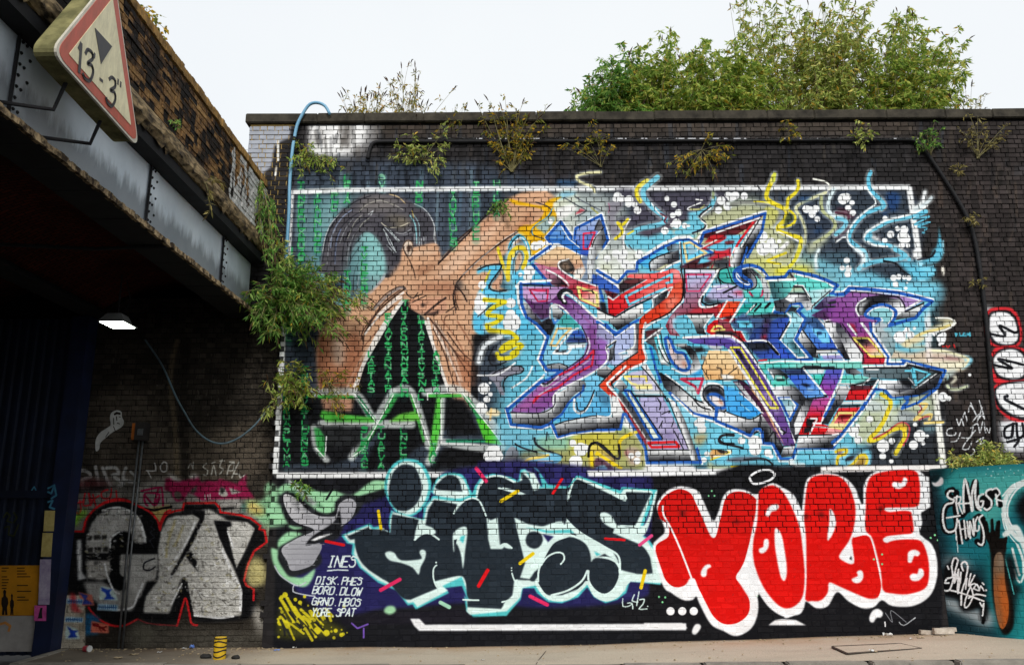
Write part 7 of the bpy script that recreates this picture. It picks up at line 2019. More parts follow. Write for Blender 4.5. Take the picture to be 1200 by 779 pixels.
def brick_wall(parent, mat, A, ds, s0, s1, z0, z1, inside, score, nmax=300, zoff=0.0, joint=0.010, jagged=0.0, proud=0.0015, seed=3):
    """English bond over the wall plane through A running along ds; the bricks that show largest become parts, the rest one part"""
    R = random.Random(seed); nrm = Vector((-ds[1], ds[0], 0)); ds = Vector((ds[0], ds[1], 0)); ang = math.atan2(ds.y, ds.x)
    cells = []; row = 0; z = z0+zoff
    while z+0.065 <= z1+0.002:
        st = row % 2 == 0; pitch = 0.225 if st else 0.1125; s = s0 + (0.0 if st else -0.05625) - 0.003*(row % 3)
        while s < s1:
            a, b_ = max(s, s0), min(s+pitch-joint, s1)
            if b_-a > 0.03 and inside((a+b_)/2, z+0.0325): cells.append((a, b_, z, row))
            s += pitch
        z += 0.075; row += 1
    sc_ = sorted(range(len(cells)), key=lambda i: -score(cells[i])*(cells[i][1]-cells[i][0])); chosen = set(sc_[:nmax])
    protos = {}
    V, Fc = [], []
    for i, (a, b_, z, row) in enumerate(cells):
        c = Vector(A)+ds*((a+b_)/2)+Vector((0, 0, z+0.0325)); tw = R.uniform(-0.010, 0.010); tl = R.uniform(-0.012, 0.012); out = R.uniform(-proud, proud); c.z += R.uniform(-0.0016, 0.0016)
        c -= nrm*out if False else -nrm*(-out)
        key = (round(b_-a, 3), R.randrange(3))
        if key not in protos: protos[key] = brick_mesh(b_-a, 0.065, 'brick', mat, seed=len(protos))
        me, v, f = protos[key]
        M = Matrix.Translation(c) @ Matrix.Rotation(ang, 4, 'Z') @ Matrix.Rotation(tw, 4, 'Z') @ Matrix.Rotation(tl, 4, 'X')
        if i in chosen:
            o = bpy.data.objects.new('brick', me); COL.objects.link(o); o.parent = parent
            o.matrix_local = Matrix.Translation(-Vector(parent.location)) @ M
        else:
            n = len(V); V += [tuple(M @ Vector(p)) for p in v]; Fc += [tuple(n+q for q in g) for g in f]
    me = bpy.data.meshes.new('brickwork'); me.from_pydata(V, [], Fc); me.update(); me.materials.append(mat)
    o = link('brickwork', me, parent); o['kind'] = 'stuff'
    return o
def img_score(A, ds):
    def f(c):
        s = (c[0]+c[1])/2; x, y, z = A[0]+ds[0]*s, A[1]+ds[1]*s, c[2]
        u, v = project(x, y, z)
        if not (5 < u < 1195 and 5 < v < 770): return 0
        return 1.0/((x*x+y*y+(z-CAMZ)**2)**0.5)**2 * (0.3 if (z > 1.9 and False) else 1)
    return f

# heights and edges of the main wall
ZTOP = onY(700, 143, D).z
XL_TOP = onY(291, 170, D).x
XSEAM = onY(318, 600, D).x
def zg(x): return 0.012*(x+3.2)+0.0          # pavement climbs gently to the right
ZLEDGE = onY(1097, 549, D).z
X_TEAL = onY(1100, 640, D).x
BR_Z = onY(300, 395, D).z    # underside level of the bridge at the wall
print('ZTOP', ZTOP, 'XL', XL_TOP, 'seam', XSEAM, 'ledge', ZLEDGE, 'xteal', X_TEAL, 'brz', BR_Z, onY(640,757,D), onY(1080,743,D), onY(320,757,D))
XR = 14.0
# ---- main mural wall
main = thing('brick_wall', 'tall old brick wall with the big framed mural and the painted letters below it', 'wall', (1.5, D, 0))
img = put('mural_paint', SNAP_MAIN, (0, D), (1, 0), -4.4, 7.6, -0.4, 7.6, 170)
m_brick = paint_mat('painted_brick', img, (0, D, 0), (1, 0), -4.4, 7.6, -0.4, 7.6)
m_mort = paint_mat('wall_joint', img, (0, D, 0), (1, 0), -4.4, 7.6, -0.4, 7.6, mortar=True, seam=-3.62, low=1.42)
def in_main(s, z):
    if z < BR_Z+0.3: return s > XSEAM + 0.06*math.sin(int(z/0.075)*2.4)
    return s > XL_TOP
brick_wall(main, m_brick, (0, D, 0), (1, 0), XL_TOP, XR, -0.3, ZTOP, in_main, img_score((0, D), (1, 0)), proud=0.0028)
mb = MB(); mb.box((XSEAM-0.02, D+0.013, 1.42), (XR, D+0.6, BR_Z+0.3)); mb.box((XL_TOP+0.01, D+0.013, BR_Z+0.3), (XR, D+0.6, ZTOP)); mb.box((XSEAM-0.02, D+0.0022, -0.4), (XR, D+0.6, 1.42))
mb.build('mortar', m_mort, main)
# left end return of the wall, seen from the side only
# ---- coping
m_cope = simple('coping_stone', '1d1b18', '4f4a40', 4.5, 0.9, 0.2, 0.5)
x = XL_TOP-0.06; R = random.Random(5); protos = {}
cz = onY(700, 130.5, D-0.05).z-ZTOP
while x < XR:
    L = R.choice((0.72, 0.9, 1.1, 0.82))
    if L not in protos:
        q = MB(); q.box((0.002, -0.055, 0.0), (L-0.002, 0.42, cz)); me = q.mesh('coping_stone', m_cope)
        bm = bmesh.new(); bm.from_mesh(me); bmesh.ops.recalc_face_normals(bm, faces=bm.faces); bmesh.ops.bevel(bm, geom=list(bm.edges), offset=0.012, segments=2, affect='EDGES'); bm.to_mesh(me); bm.free(); protos[L] = me
    o = link('coping_stone', protos[L], main, (x, D+R.uniform(-0.004, 0.004), ZTOP+R.uniform(0.001, 0.006)))
    o.rotation_euler = (0, R.uniform(-0.004, 0.004), R.uniform(-0.006, 0.006)); x += L
# ---- abutment wall under the bridge
XG = onY(66, 640, D).x
abut = thing('brick_wall', 'sooty brick wall in shade under the bridge with silver letters at its foot', 'wall', (-5, D+0.06, 0))
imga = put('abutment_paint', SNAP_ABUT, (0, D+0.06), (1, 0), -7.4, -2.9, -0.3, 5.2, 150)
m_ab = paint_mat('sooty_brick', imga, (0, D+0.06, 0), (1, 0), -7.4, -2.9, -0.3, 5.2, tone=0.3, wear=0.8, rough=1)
m_abm = paint_mat('sooty_joint', imga, (0, D+0.06, 0), (1, 0), -7.4, -2.9, -0.3, 5.2, mortar=True, low=1.7, wear=0.8)
brick_wall(abut, m_ab, (0, D+0.06, 0), (1, 0), XG-0.1, XSEAM+0.12, -0.3, BR_Z+0.62, lambda s, z: s < XSEAM+0.06*math.sin(int(z/0.075)*2.4)+0.06, img_score((0, D), (1, 0)), seed=8, proud=0.005)
MB().box((XG-0.1, D+0.072, -0.4), (XSEAM+0.1, D+0.7, BR_Z+0.62)).build('mortar', m_abm, abut)
# ---- teal wing wall coming forward at the right
TD = Vector((onY(1200, 543, D).x-X_TEAL, 0, 0))
tp0 = Vector((X_TEAL, D, 0)); dpt = 1.03
tp1 = onZ(1200, 543, ZLEDGE); tp1.z = 0
tdir = (tp1-tp0); tlen = tdir.length; tdir.normalize()
print('teal', tp0, tp1, tlen)
teal = thing('brick_wall', 'low wing wall painted teal with a dark raised hand, coming forward at the right', 'wall', (tp0.x, tp0.y, 0))
imgt = put('teal_paint', SNAP_SIDE, (tp0.x, tp0.y), (tdir.x, tdir.y), 0.0, tlen*1.12, -0.3, 2.9, 190)
m_te = paint_mat('teal_brick', imgt, (tp0.x, tp0.y, 0), (tdir.x, tdir.y), 0.0, tlen*1.12, -0.3, 2.9, tone=0.06, wear=0.3)
m_tem = paint_mat('teal_joint', imgt, (tp0.x, tp0.y, 0), (tdir.x, tdir.y), 0.0, tlen*1.12, -0.3, 2.9, mortar=True, low=9, wear=0.3)
TL = tlen+1.6
brick_wall(teal, m_te, (tp0.x, tp0.y, 0), (tdir.x, tdir.y), 0.0, TL, -0.2, ZLEDGE-0.01, lambda s, z: True, img_score((tp0.x, tp0.y), (tdir.x, tdir.y)), seed=9, proud=0.001)
nr = Vector((-tdir.y, tdir.x, 0))
P = [tp0, tp0+tdir*TL, tp0+tdir*TL+nr*0.4, tp0+nr*0.4]
q = MB(); pts = [p+nr*0.0035 if i < 2 else p for i, p in enumerate(P)]
q.prism([(p.x, p.y, -0.3) for p in pts], (0, 0, ZLEDGE+0.3)); q.build('mortar', m_tem, teal)
# ================= ground =================
def gprof(x): return max(0.0, x-0.3)*0.024
m_pave = newmat('pavement_concrete', 0.92, 0.2); m_, nt, b = m_pave
c = ramp(nt, noise(nt, 0.9, 8, 0.7, stretch=(0.5, 1.6, 1)), [(0.30, '978c7d'), (0.5, 'b5a894'), (0.7, 'c3b7a3')])
c = mixc(nt, 0.5, c, ramp(nt, noise(nt, 90, 3, 0.7), [(0.3, '7a7065'), (0.6, 'cfc4b2')]))
sepp = N(nt, 'SeparateXYZ'); nt.links.new(N(nt, 'NewGeometry').outputs['Position'], sepp.inputs[0])
rust = mth(nt, 'MULTIPLY', mth(nt, 'SUBTRACT', sepp.outputs['Y'], 10.45, clamp=True), 1.2, clamp=True)
c = mixc(nt, mth(nt, 'MULTIPLY', rust, ramp(nt, noise(nt, 1.7, 6, 0.7), [(0.35, 0.1), (0.6, 0.9)])), c, hx('a07c58'))
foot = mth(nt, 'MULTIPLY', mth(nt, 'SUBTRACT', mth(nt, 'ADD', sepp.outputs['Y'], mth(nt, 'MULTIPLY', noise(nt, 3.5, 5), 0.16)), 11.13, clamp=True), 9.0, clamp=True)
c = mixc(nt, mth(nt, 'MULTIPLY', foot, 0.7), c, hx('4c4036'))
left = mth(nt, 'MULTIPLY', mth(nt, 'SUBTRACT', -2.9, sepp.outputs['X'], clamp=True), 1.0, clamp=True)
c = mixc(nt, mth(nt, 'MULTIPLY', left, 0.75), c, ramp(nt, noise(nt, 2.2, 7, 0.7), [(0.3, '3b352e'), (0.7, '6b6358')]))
c = mixc(nt, ramp(nt, noise(nt, 5.5, 7, 0.8), [(0.62, 0.0), (0.7, 0.5)]), c, hx('4a423a'))
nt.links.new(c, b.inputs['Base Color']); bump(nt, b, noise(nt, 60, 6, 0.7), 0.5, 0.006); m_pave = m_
m_road = simple('road_asphalt', '2c2b2a', '4a4846', 1.3, 0.9, 0.2, 0.6)
m_kerb = simple('kerb_stone', '6f6b64', 'a39d92', 3.0, 0.9, 0.2, 0.4)
m_soil = simple('soil', '2d2620', '4d4335', 3.0, 0.95, 0.1, 0.6)
XPL = onZ(42, 770, 0.02).x      # left edge of the pavement
K0, K1 = onZ(770, 777.5, gprof(2.0)), onZ(1100, 773.6, gprof(5.0))
ky = lambda x: K0.y+(K1.y-K0.y)*(x-K0.x)/(K1.x-K0.x)-0.05*max(0.0, K0.x-x)
print('KERB', K0[:], K1[:])
q = MB(); xs = [XPL, -5, -4, -3, -2, -1, 0, 0.3, 1, 2, 3, 4, 5, 6, 7, 8, 9.5, 14]
for i in range(len(xs)-1):
    a, c_ = xs[i], xs[i+1]
    n = 6
    for j in range(n):
        def P(x, t): return (x, ky(x)+0.12+(D+0.25-ky(x)-0.12)*t, gprof(x)+0.006*math.sin(3*x+9*t)*(0 < t < 1))
        q.poly([P(a, j/n), P(c_, j/n), P(c_, (j+1)/n), P(a, (j+1)/n)])
q.poly([(XPL, ky(XPL)+.12, 0), (XPL, D+0.25, 0), (XPL, D+0.25, -0.2), (XPL, ky(XPL)+.12, -0.2)])
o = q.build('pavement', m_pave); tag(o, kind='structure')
o = MB().poly([(-300, -300, -0.11), (300, -300, -0.11), (300, 300, -0.11), (-300, 300, -0.11)]).build('road', m_road, fix=False); tag(o, kind='structure')
kb = thing('kerb', 'row of pale kerb stones along the front edge of the pavement', 'kerb', (0, 9.98, 0))
x = XPL; R = random.Random(2)
while x < 13:
    L = 0.88; z = gprof(x+L/2)
    qb = MB().box((x+0.004, ky(x+L/2)-0.03, z-0.2), (x+L-0.004, ky(x+L/2)+0.12, z+0.004+R.uniform(0, .006))); qb.build('kerb_stone', m_kerb, kb, bevel=0.014); x += L
sk = thing('kerb', 'short sunken kerb at the left end of the pavement by the blue gate', 'kerb', (XPL, 10.5, 0))
y = 10.06
while y < D: MB().box((XPL-0.14, y+0.003, -0.2), (XPL-0.004, min(y+0.6, D)-0.003, 0.006)).build('kerb_stone', m_kerb, sk, bevel=0.014); y += 0.6
o = MB().box((-3.98, D+0.6, -0.2), (13.9, D+30, ZTOP-0.35)).build('embankment', m_soil); tag(o, kind='structure')
o = MB().prism([(tp0.x+0.1, D-0.0, -0.2), (tp0.x+0.5, D-0.0, -0.2)][:0]+[(p.x, p.y, -0.2) for p in (tp0+nr*0.39-nr*0+tdir*.02, tp0+nr*.39+tdir*(TL-.02), Vector((13.9, (tp0+tdir*TL).y+.02, 0)), Vector((13.9, D-.002, 0)), Vector((tp0.x+.45, D-.002, 0)))], (0, 0, ZLEDGE-0.05+0.2)).build('raised_bank', m_soil); tag(o, kind='structure')
# inspection cover
m_iron = simple('cast_iron', '2b2724', '4b3f35', 20, 0.8, 0.4, 0.4)
cv = [onZ(u, v, gprof(4.7)+0.004) for u, v in ((975, 756.6), (1055, 753.2), (1080, 759), (993, 764.6))]
ic = thing('inspection_cover', 'rectangular inspection cover with concrete infill set in the pavement', 'manhole cover', tuple(cv[0]))
q = MB()
for i in range(4): q.tube([cv[i]-Vector((0, 0, .010)), cv[(i+1) % 4]-Vector((0, 0, .010))], 0.014, 4)
q.build('frame', m_iron, ic)
MB().prism([(p.x, p.y, p.z-0.004) for p in cv], (0, 0, -0.03)).build('infill', m_pave, ic)
f = [cv[1], cv[2], onZ(1083, 755.6, gprof(4.7)+0.004)]
MB().prism([(p.x, p.y, p.z-0.001) for p in f], (0, 0, -0.02)).build('patch', m_iron, ic)

ck = MB(); P_ = [onZ(u, v, gprof(0)+0.003) for u, v in ((641, 757.6), (640, 762), (636, 767), (631, 773), (627, 780))]
for i in range(4): a, c_ = P_[i], P_[i+1]; ck.poly([a-Vector((.005, 0, 0)), c_-Vector((.006, 0, 0)), c_+Vector((.005, 0, 0)), a+Vector((.005, 0, 0))])
ck.build('crack', m_iron, bpy.data.objects['pavement'], fix=False)
# ================= railway bridge =================
XP = onY(306, 340, D).x
def bridge_paint():
    m, nt, b = newmat('parapet_brick', 0.9, 0.2)
    pos = N(nt, 'NewGeometry').outputs['Position']
    f = noise(nt, 1.5, 7, 0.75, stretch=(1, 1.2, 2.2)); c = ramp(nt, f, [(0.38, '1d1814'), (0.46, '3c2c20'), (0.53, '80603c'), (0.70, 'b08c58')])
    snp = N(nt, 'VectorMath', operation='SNAP'); snp.inputs[1].default_value = (0.4, 0.1125, 0.075); nt.links.new(pos, snp.inputs[0])
    w = N(nt, 'TexWhiteNoise', noise_dimensions='3D'); nt.links.new(snp.outputs[0], w.inputs['Vector'])
    c = mixc(nt, mth(nt, 'GREATER_THAN', w.outputs['Value'], 0.66), c, hx('1d1815'))
    sep = N(nt, 'SeparateXYZ'); nt.links.new(pos, sep.inputs[0])
    e = mth(nt, 'GREATER_THAN', mth(nt, 'ADD', sep.outputs['Y'], mth(nt, 'MULTIPLY', noise(nt, 4, 3), 0.9)), 10.1)
    st = ramp(nt, noise(nt, 2.6, 3, 0.5, stretch=(1, 2, 1)), [(0.46, 0.0), (0.5, 1.0)])
    c = mixc(nt, mth(nt, 'MULTIPLY', e, st), c, hx('c9c9c6'))
    c = mixc(nt, 0.8, c, ramp(nt, noise(nt, 30, 6, 0.75), [(0.3, 0.35), (0.6, 1.0)]), 'MULTIPLY')
    nt.links.new(c, b.inputs['Base Color']); bump(nt, b, noise(nt, 30, 6, 0.7), 0.7, 0.01); return m
m_par = bridge_paint()
m_parj = simple('parapet_joint', '241d16', '5d4526', 6, 0.95, 0.1, 0.3)
m_pcope = simple('rusty_coping', '4a3822', 'b08a50', 7, 0.9, 0.2, 0.5)
m_ledge = simple('weathered_ledge', '2a241d', '94805f', 7, 0.92, 0.2, 0.8, stretch=(1, 0.8, 2.4), p=(0.38, 0.66))
m_web = newmat('girder_paint', 0.55, 0.4); m_, nt, b = m_web
c = ramp(nt, noise(nt, 1.6, 6, 0.6), [(0.3, 'bcc8d2'), (0.7, 'dce6ee')])
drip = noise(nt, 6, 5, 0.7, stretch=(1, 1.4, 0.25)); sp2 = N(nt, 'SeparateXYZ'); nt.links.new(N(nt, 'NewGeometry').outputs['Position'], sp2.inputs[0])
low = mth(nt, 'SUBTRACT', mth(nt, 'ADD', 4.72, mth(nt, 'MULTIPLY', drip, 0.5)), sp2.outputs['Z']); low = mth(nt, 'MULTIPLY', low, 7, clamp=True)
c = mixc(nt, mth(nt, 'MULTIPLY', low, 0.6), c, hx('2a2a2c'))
c = mixc(nt, ramp(nt, noise(nt, 3.2, 6, 0.8, stretch=(1, 1, 0.4)), [(0.62, 0.0), (0.76, 0.45)]), c, hx('40444a'))
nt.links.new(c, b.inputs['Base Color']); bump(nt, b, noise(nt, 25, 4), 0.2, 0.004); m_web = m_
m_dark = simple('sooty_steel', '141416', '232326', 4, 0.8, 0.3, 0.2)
m_edge = simple('flaking_edge', '3a3128', 'b09a78', 12, 0.95, 0.1, 0.8, p=(0.42, 0.62))
m_arch = newmat('arch_brick', 0.95, 0.1); m_, nt, b = m_arch
bt = N(nt, 'TexBrick'); bt.inputs['Scale'].default_value = 4.4; bt.inputs['Color1'].default_value = hx('5c2a1e'); bt.inputs['Color2'].default_value = hx('47201a'); bt.inputs['Mortar'].default_value = hx('241a17'); bt.inputs['Mortar Size'].default_value = 0.03
nt.links.new(N(nt, 'NewGeometry').outputs['Position'], bt.inputs['Vector']); nt.links.new(mixc(nt, 0.7, bt.outputs['Color'], ramp(nt, noise(nt, 1.2, 5), [(0.35, 0.25), (0.65, 1.0)]), 'MULTIPLY'), b.inputs['Base Color']); m_arch = m_
Y0, Y1, XB = -2.5, D-0.02, -14.0
ZL0, ZL1, ZP1, ZF = 5.36, 5.68, 6.46, 4.50
br = thing('railway_bridge', 'steel girder railway bridge with sooty brick parapet crossing overhead at the left', 'bridge', (XP-2, 4, 4.5))
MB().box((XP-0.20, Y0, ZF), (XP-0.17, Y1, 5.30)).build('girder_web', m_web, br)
q = MB(); n = 60
for i in range(n):
    a = Y0+(Y1-Y0)*i/n; c_ = Y0+(Y1-Y0)*(i+1)/n; R_ = random.Random(i)
    q.box((XP-0.005-R_.uniform(0, .014), a, ZF-0.028-R_.uniform(0, .006)), (XP-0.42, c_, ZF+0.006))
q.build('bottom_flange', m_dark, br)
q = MB()
for i in range(220):
    a = Y0+(Y1-Y0)*i/220; c_ = Y0+(Y1-Y0)*(i+1)/220; R_ = random.Random(i+900)
    q.box((XP-0.03, a, ZF-0.030-R_.uniform(0, .010)), (XP+0.004+R_.uniform(0, .014), c_, ZF+0.010+R_.uniform(0, .018)))
q.build('flange_edge', m_edge, br)
MB().box((XP-0.45, Y0, 5.28), (XP+0.02, Y1, 5.40)).build('top_flange_shadow', m_dark, br)  # flange made deep and dark to stand for the shadow under the ledge
for yy in (onX(178, 225, XP-.17).y, onX(261, 318, XP-.17).y, 5.6, 3.0, 0.5):
    st = MB().box((XP-0.168, yy-0.11, ZF+0.012), (XP-0.158, yy+0.11, 5.275)).build('cover_plate', m_web, br)
    MB().box((XP-0.157, yy-0.125, ZF+0.012), (XP-0.135, yy-0.105, 5.275)).build('edge_angle', m_dark, st)
    q = MB()
    for k in range(8):
        for dy in (-0.055, 0.0 if k % 2 else 0.06):
            z = ZF+0.09+k*0.095; q.tube([(XP-0.160, yy+dy, z), (XP-0.148, yy+dy, z), (XP-0.142, yy+dy, z)], [0.016, 0.013, 0.005], 6)
    rv = q.build('rivets', m_dark, st); rv['kind'] = 'stuff'
q = MB(); n = 190; R = random.Random(77)
prof_ = [(0.045, 5.402), (0.085, 5.46), (0.075, 5.54), (0.05, 5.60), (0.006, ZL1)]
rows = [[(XP+px+R.uniform(-.014, .014)*(k < 4), Y0+(Y1-Y0)*i/n, pz+R.uniform(-.012, .012)*(k < 4)-(0.05 if k == 0 and R.random() < .12 else 0)) for k, (px, pz) in enumerate(prof_)] for i in range(n+1)]
for i in range(n):
    for k in range(4): q.poly([rows[i][k], rows[i+1][k], rows[i+1][k+1], rows[i][k+1]])
q.poly([(XP+0.04, Y0, 5.402), (XP+0.04, Y1, 5.402), (XP-0.4, Y1, 5.402), (XP-0.4, Y0, 5.402)])
q.poly([rows[-1][k] for k in range(5)]+[(XP-0.4, Y1, ZL1), (XP-0.4, Y1, 5.402)])
q.build('stone_ledge', m_ledge, br, fix=False)
brick_wall(br, m_par, (XP, 0, 0), (0, 1), -2.3, Y1, ZL1+0.006, ZP1, lambda s, z: True, img_score((XP, 0), (0, 1)), seed=21, proud=0.006)
MB().box((XP-0.34, Y0, ZL1), (XP-0.012, Y1, ZP1-0.005)).build('mortar', m_parj, br)
q = MB(); y = Y0; R = random.Random(8)
while y < Y1-0.08:
    q.box((XP-0.36, y, ZP1), (XP+0.012+R.uniform(-.008, .008), y+0.068, ZP1+0.10+R.uniform(-.008, .008))); y += 0.076
o = q.build('coping_bricks', m_pcope, br); o['kind'] = 'stuff'
# deck: brick arches springing between inner girders
q = MB(); gx = XP-0.42
q2 = MB(); k = 0
while gx > XB:
    w = 1.9; m = 8
    for i in range(m):
        t0, t1 = i/m, (i+1)/m
        h = lambda t: ZF+0.12+0.42*math.sin(math.pi*t)
        q.poly([(gx-w*t0, Y0, h(t0)), (gx-w*t0, Y1+0.4, h(t0)), (gx-w*t1, Y1+0.4, h(t1)), (gx-w*t1, Y0, h(t1))])
    q2.box((gx-w-0.16, Y0, ZF-0.02), (gx-w+0.16, Y1+0.4, ZF+0.02)); q2.box((gx-w-0.015, Y0, ZF+0.02), (gx-w+0.015, Y1+0.4, ZF+0.7))
    gx -= w
q.build('jack_arches', m_arch, br, fix=False); q2.build('inner_girder', m_dark, br)
MB().box((XB, Y0, ZF+0.75), (XP-0.35, Y1+0.4, ZL1-0.03)).build('deck', m_dark, br)
MB().box((XB, D+0.36, 4.2), (XP-0.3, D+0.8, ZL1-0.04)).build('bearing_wall', m_arch, br)
MB().box((XB-0.4, Y0, 0-0.1), (XB, D+0.5, ZL1)).build('unseen_end_wall', m_arch, br)  # unseen wall added to close the far side and keep the underside dark
MB().box((XB, Y0-0.4, -0.1), (XP-0.1, Y0, ZL1)).build('unseen_abutment', m_arch, br)  # unseen opposite abutment, added so less light gets under the deck
q = MB(); R = random.Random(19)
for i in range(420):
    y = R.uniform(4.6, 7.6) if i % 2 else R.uniform(7.6, 10.6); a = R.uniform(-.9, .9); x = XP-0.03-R.uniform(0, .1)
    L = R.uniform(.06, .12)*(1 if y < 7.6 else .5); q.poly([(x, y-.0012, ZF+.01), (x, y+.0012, ZF+.01), (x+.03*a, y+a*L*.6, ZF+L)])
o = q.build('bird_spikes', m_dark, br, fix=False); o['kind'] = 'stuff'
# hanger brackets below the sign, cable along the soffit
cb = [onX(u, v, XP-0.25) for u, v in ((-40, 262), (30, 265), (90, 265), (130, 264))]+[onX(150, 262, XP-0.1), onX(171, 254, XP+0.02)]
tag(MB().tube([(-9, 7.0, 4.43), (-7, 7.4, 4.42), (-5.5, 7.75, 4.40), (-4.4, 8.0, 4.42), (XP-0.02, 8.05, 4.46)], 0.02, 6).build('cable', m_dark), 'dark cable strung under the bridge towards its girder edge', 'cable')

# ================= height sign =================
XS = -3.30
def sg(u, v): p = onX(u, v, XS); return np.array((p.y, p.z))
A_, B_, C_ = sg(130, -32), sg(62, 60.5), sg(162, 172)
# square it up: base level, apex above its middle
by = (B_[1]+C_[1])/2; half = (C_[0]-B_[0])/2; cy = (B_[0]+C_[0])/2; slope = (C_[1]-B_[1])/(C_[0]-B_[0])
def S(a, h): # a along the base -1..1, h height 0..1
    return (cy+a*half + 0.0*h, by+slope*a*half + h*(A_[1]-by))
def tri(sc_, rad, x):
    c = np.array((cy, by+(A_[1]-by)/3)); V = [np.array(S(-1, 0)), np.array(S(1, 0)), np.array((A_[0]*0.35+cy*0.65, A_[1]))]; V = [c+(v-c)*sc_ for v in V]
    pts = []
    for i in range(3):
        p, a, d = V[i], V[i-1], V[(i+1) % 3]
        ua = (a-p)/np.linalg.norm(a-p); ud = (d-p)/np.linalg.norm(d-p)
        for t in range(7):
            w = t/6; e = p+ua*rad*(1-w)**2+ud*rad*w**2; pts.append((x, e[0], e[1]))
    return pts
def worn(name, c, rough=0.5, amt=0.35):
    m, nt, b = newmat(name, rough, 0.4)
    k = mixc(nt, amt, hx(c), ramp(nt, noise(nt, 7, 7, 0.8, stretch=(1, 2, 0.6)), [(0.35, '5a4a34'), (0.6, c)]))
    nt.links.new(k, b.inputs['Base Color']); return m
m_sbox = simple('mossy_casing', '4a4a30', '8f8a5e', 5, 0.9, 0.2, 0.5, p=(0.35, 0.7)); m_swhite = worn('sign_rim', 'd6d2c2'); m_sred = worn('sign_red', 'c05a48', amt=0.4); m_scream = worn('sign_cream', 'e6deb8', amt=0.3); m_sblk = worn('sign_black', '35353a', amt=0.2)
sgn = thing('height_sign', 'triangular low bridge sign reading 13 feet 3 inches hung on the girder', 'road sign', (XS, cy, by))
MB().prism(tri(1.015, 0.16, XS-0.004), (-0.17, 0, 0)).build('casing', m_sbox, sgn)
MB().prism(tri(1.03, 0.16, XS+0.002), (-0.02, 0, 0)).build('rim', m_swhite, sgn)
MB().prism(tri(0.975, 0.15, XS+0.006), (-0.008, 0, 0)).build('red_border', m_sred, sgn)
MB().prism(tri(0.74, 0.02, XS+0.010), (-0.008, 0, 0)).build('face', m_scream, sgn)
def sp_(pts): return [onX(u, v, XS+0.014) for u, v in [(x/3.893, y/3.893) for x, y in pts]]
MB().prism(sp_([(434, 128), (512, 213), (462, 293)]), (-0.004, 0, 0)).build('arrowhead', m_sblk, sgn)
def ribbon(q, pts, w):
    P = [np.array((p.y, p.z)) for p in sp_(pts)]
    for i in range(len(P)-1):
        d = P[i+1]-P[i]; d /= np.linalg.norm(d); nn = np.array((-d[1], d[0]))*w; e = d*w*0.5
        qd = [P[i]-nn-e, P[i+1]-nn+e, P[i+1]+nn+e, P[i]+nn-e]; k = 0.0004*(i % 2)
        q.prism([(XS+0.013+k, a[0], a[1]) for a in qd], (-0.003, 0, 0))
def glyph(*rs):
    q = MB()
    for p_, w_ in rs: ribbon(q, p_, w_)
    q.build('glyph', m_sblk, sgn)
glyph(([(362, 224), (372, 200), (363, 330)], 0.016))
glyph((smooth_pts([(392, 245), (402, 228), (420, 240), (424, 268), (402, 290), (420, 300), (426, 330), (412, 368), (390, 358), (380, 338)], False), 0.014))
glyph(([(434, 246), (431, 262)], 0.011)); glyph(([(458, 362), (469, 371)], 0.012))
glyph((smooth_pts([(500, 362), (512, 354), (526, 368), (526, 396), (506, 412), (524, 424), (527, 455), (512, 484), (492, 468), (486, 448)], False), 0.014))
glyph(([(541, 364), (539, 384)], 0.010)); glyph(([(553, 376), (551, 396)], 0.010))
for (u, v) in ((112, 140), (70, 98)):
    p = onX(u, v, XS-0.16); MB().tube([(XS-0.1, p.y, p.z+0.05), (XS-0.18, p.y, p.z-0.22), (XP-0.18, p.y-0.12, p.z-0.22)], 0.016, 6).build('bracket', m_dark, sgn)

# ================= lamp under the bridge =================
LP = onY(137, 379, 9.5)
m_lamp, nt, b = newmat('lamp_glass', 0.3, 0.5); b.inputs['Emission Color'].default_value = (0.93, 1.0, 0.9, 1); b.inputs['Emission Strength'].default_value = 22.0
m_case = simple('grey_lamp_case', '5a5c5c', '7b7d7c', 8, 0.5, 0.5, 0.1)
lf = thing('flood_light', 'lit floodlight hanging under the bridge', 'lamp', tuple(LP))
MB().prism([(LP.x-0.09, LP.y-0.09, LP.z+0.11), (LP.x+0.08, LP.y-0.09, LP.z+0.11), (LP.x+0.15, LP.y-0.12, LP.z+0.01), (LP.x-0.17, LP.y-0.12, LP.z+0.01)], (0, 0.2, 0.0)).build('housing', m_case, lf)
MB().prism([(LP.x-0.17, LP.y-0.13, LP.z+0.008), (LP.x+0.15, LP.y-0.13, LP.z+0.008), (LP.x+0.20, LP.y+0.12, LP.z-0.022), (LP.x-0.10, LP.y+0.12, LP.z-0.022)], (0, 0, -0.012)).build('rim', m_case, lf)
MB().poly([(LP.x-0.155, LP.y-0.12, LP.z-0.007), (LP.x+0.135, LP.y-0.12, LP.z-0.007), (LP.x+0.18, LP.y+0.10, LP.z-0.037), (LP.x-0.09, LP.y+0.10, LP.z-0.037)]).build('glass', m_lamp, lf, fix=False)
MB().tube([(LP.x, LP.y, LP.z+0.1), (LP.x, LP.y, 4.6)], 0.010, 6).build('bracket', m_dark, lf)
MB().tube([(LP.x+.03, LP.y+.05, LP.z+0.1), (LP.x+.10, LP.y+.08, LP.z+.3), (LP.x+.04, LP.y+.05, 4.55)], 0.007, 5).build('flex', m_dark, lf)

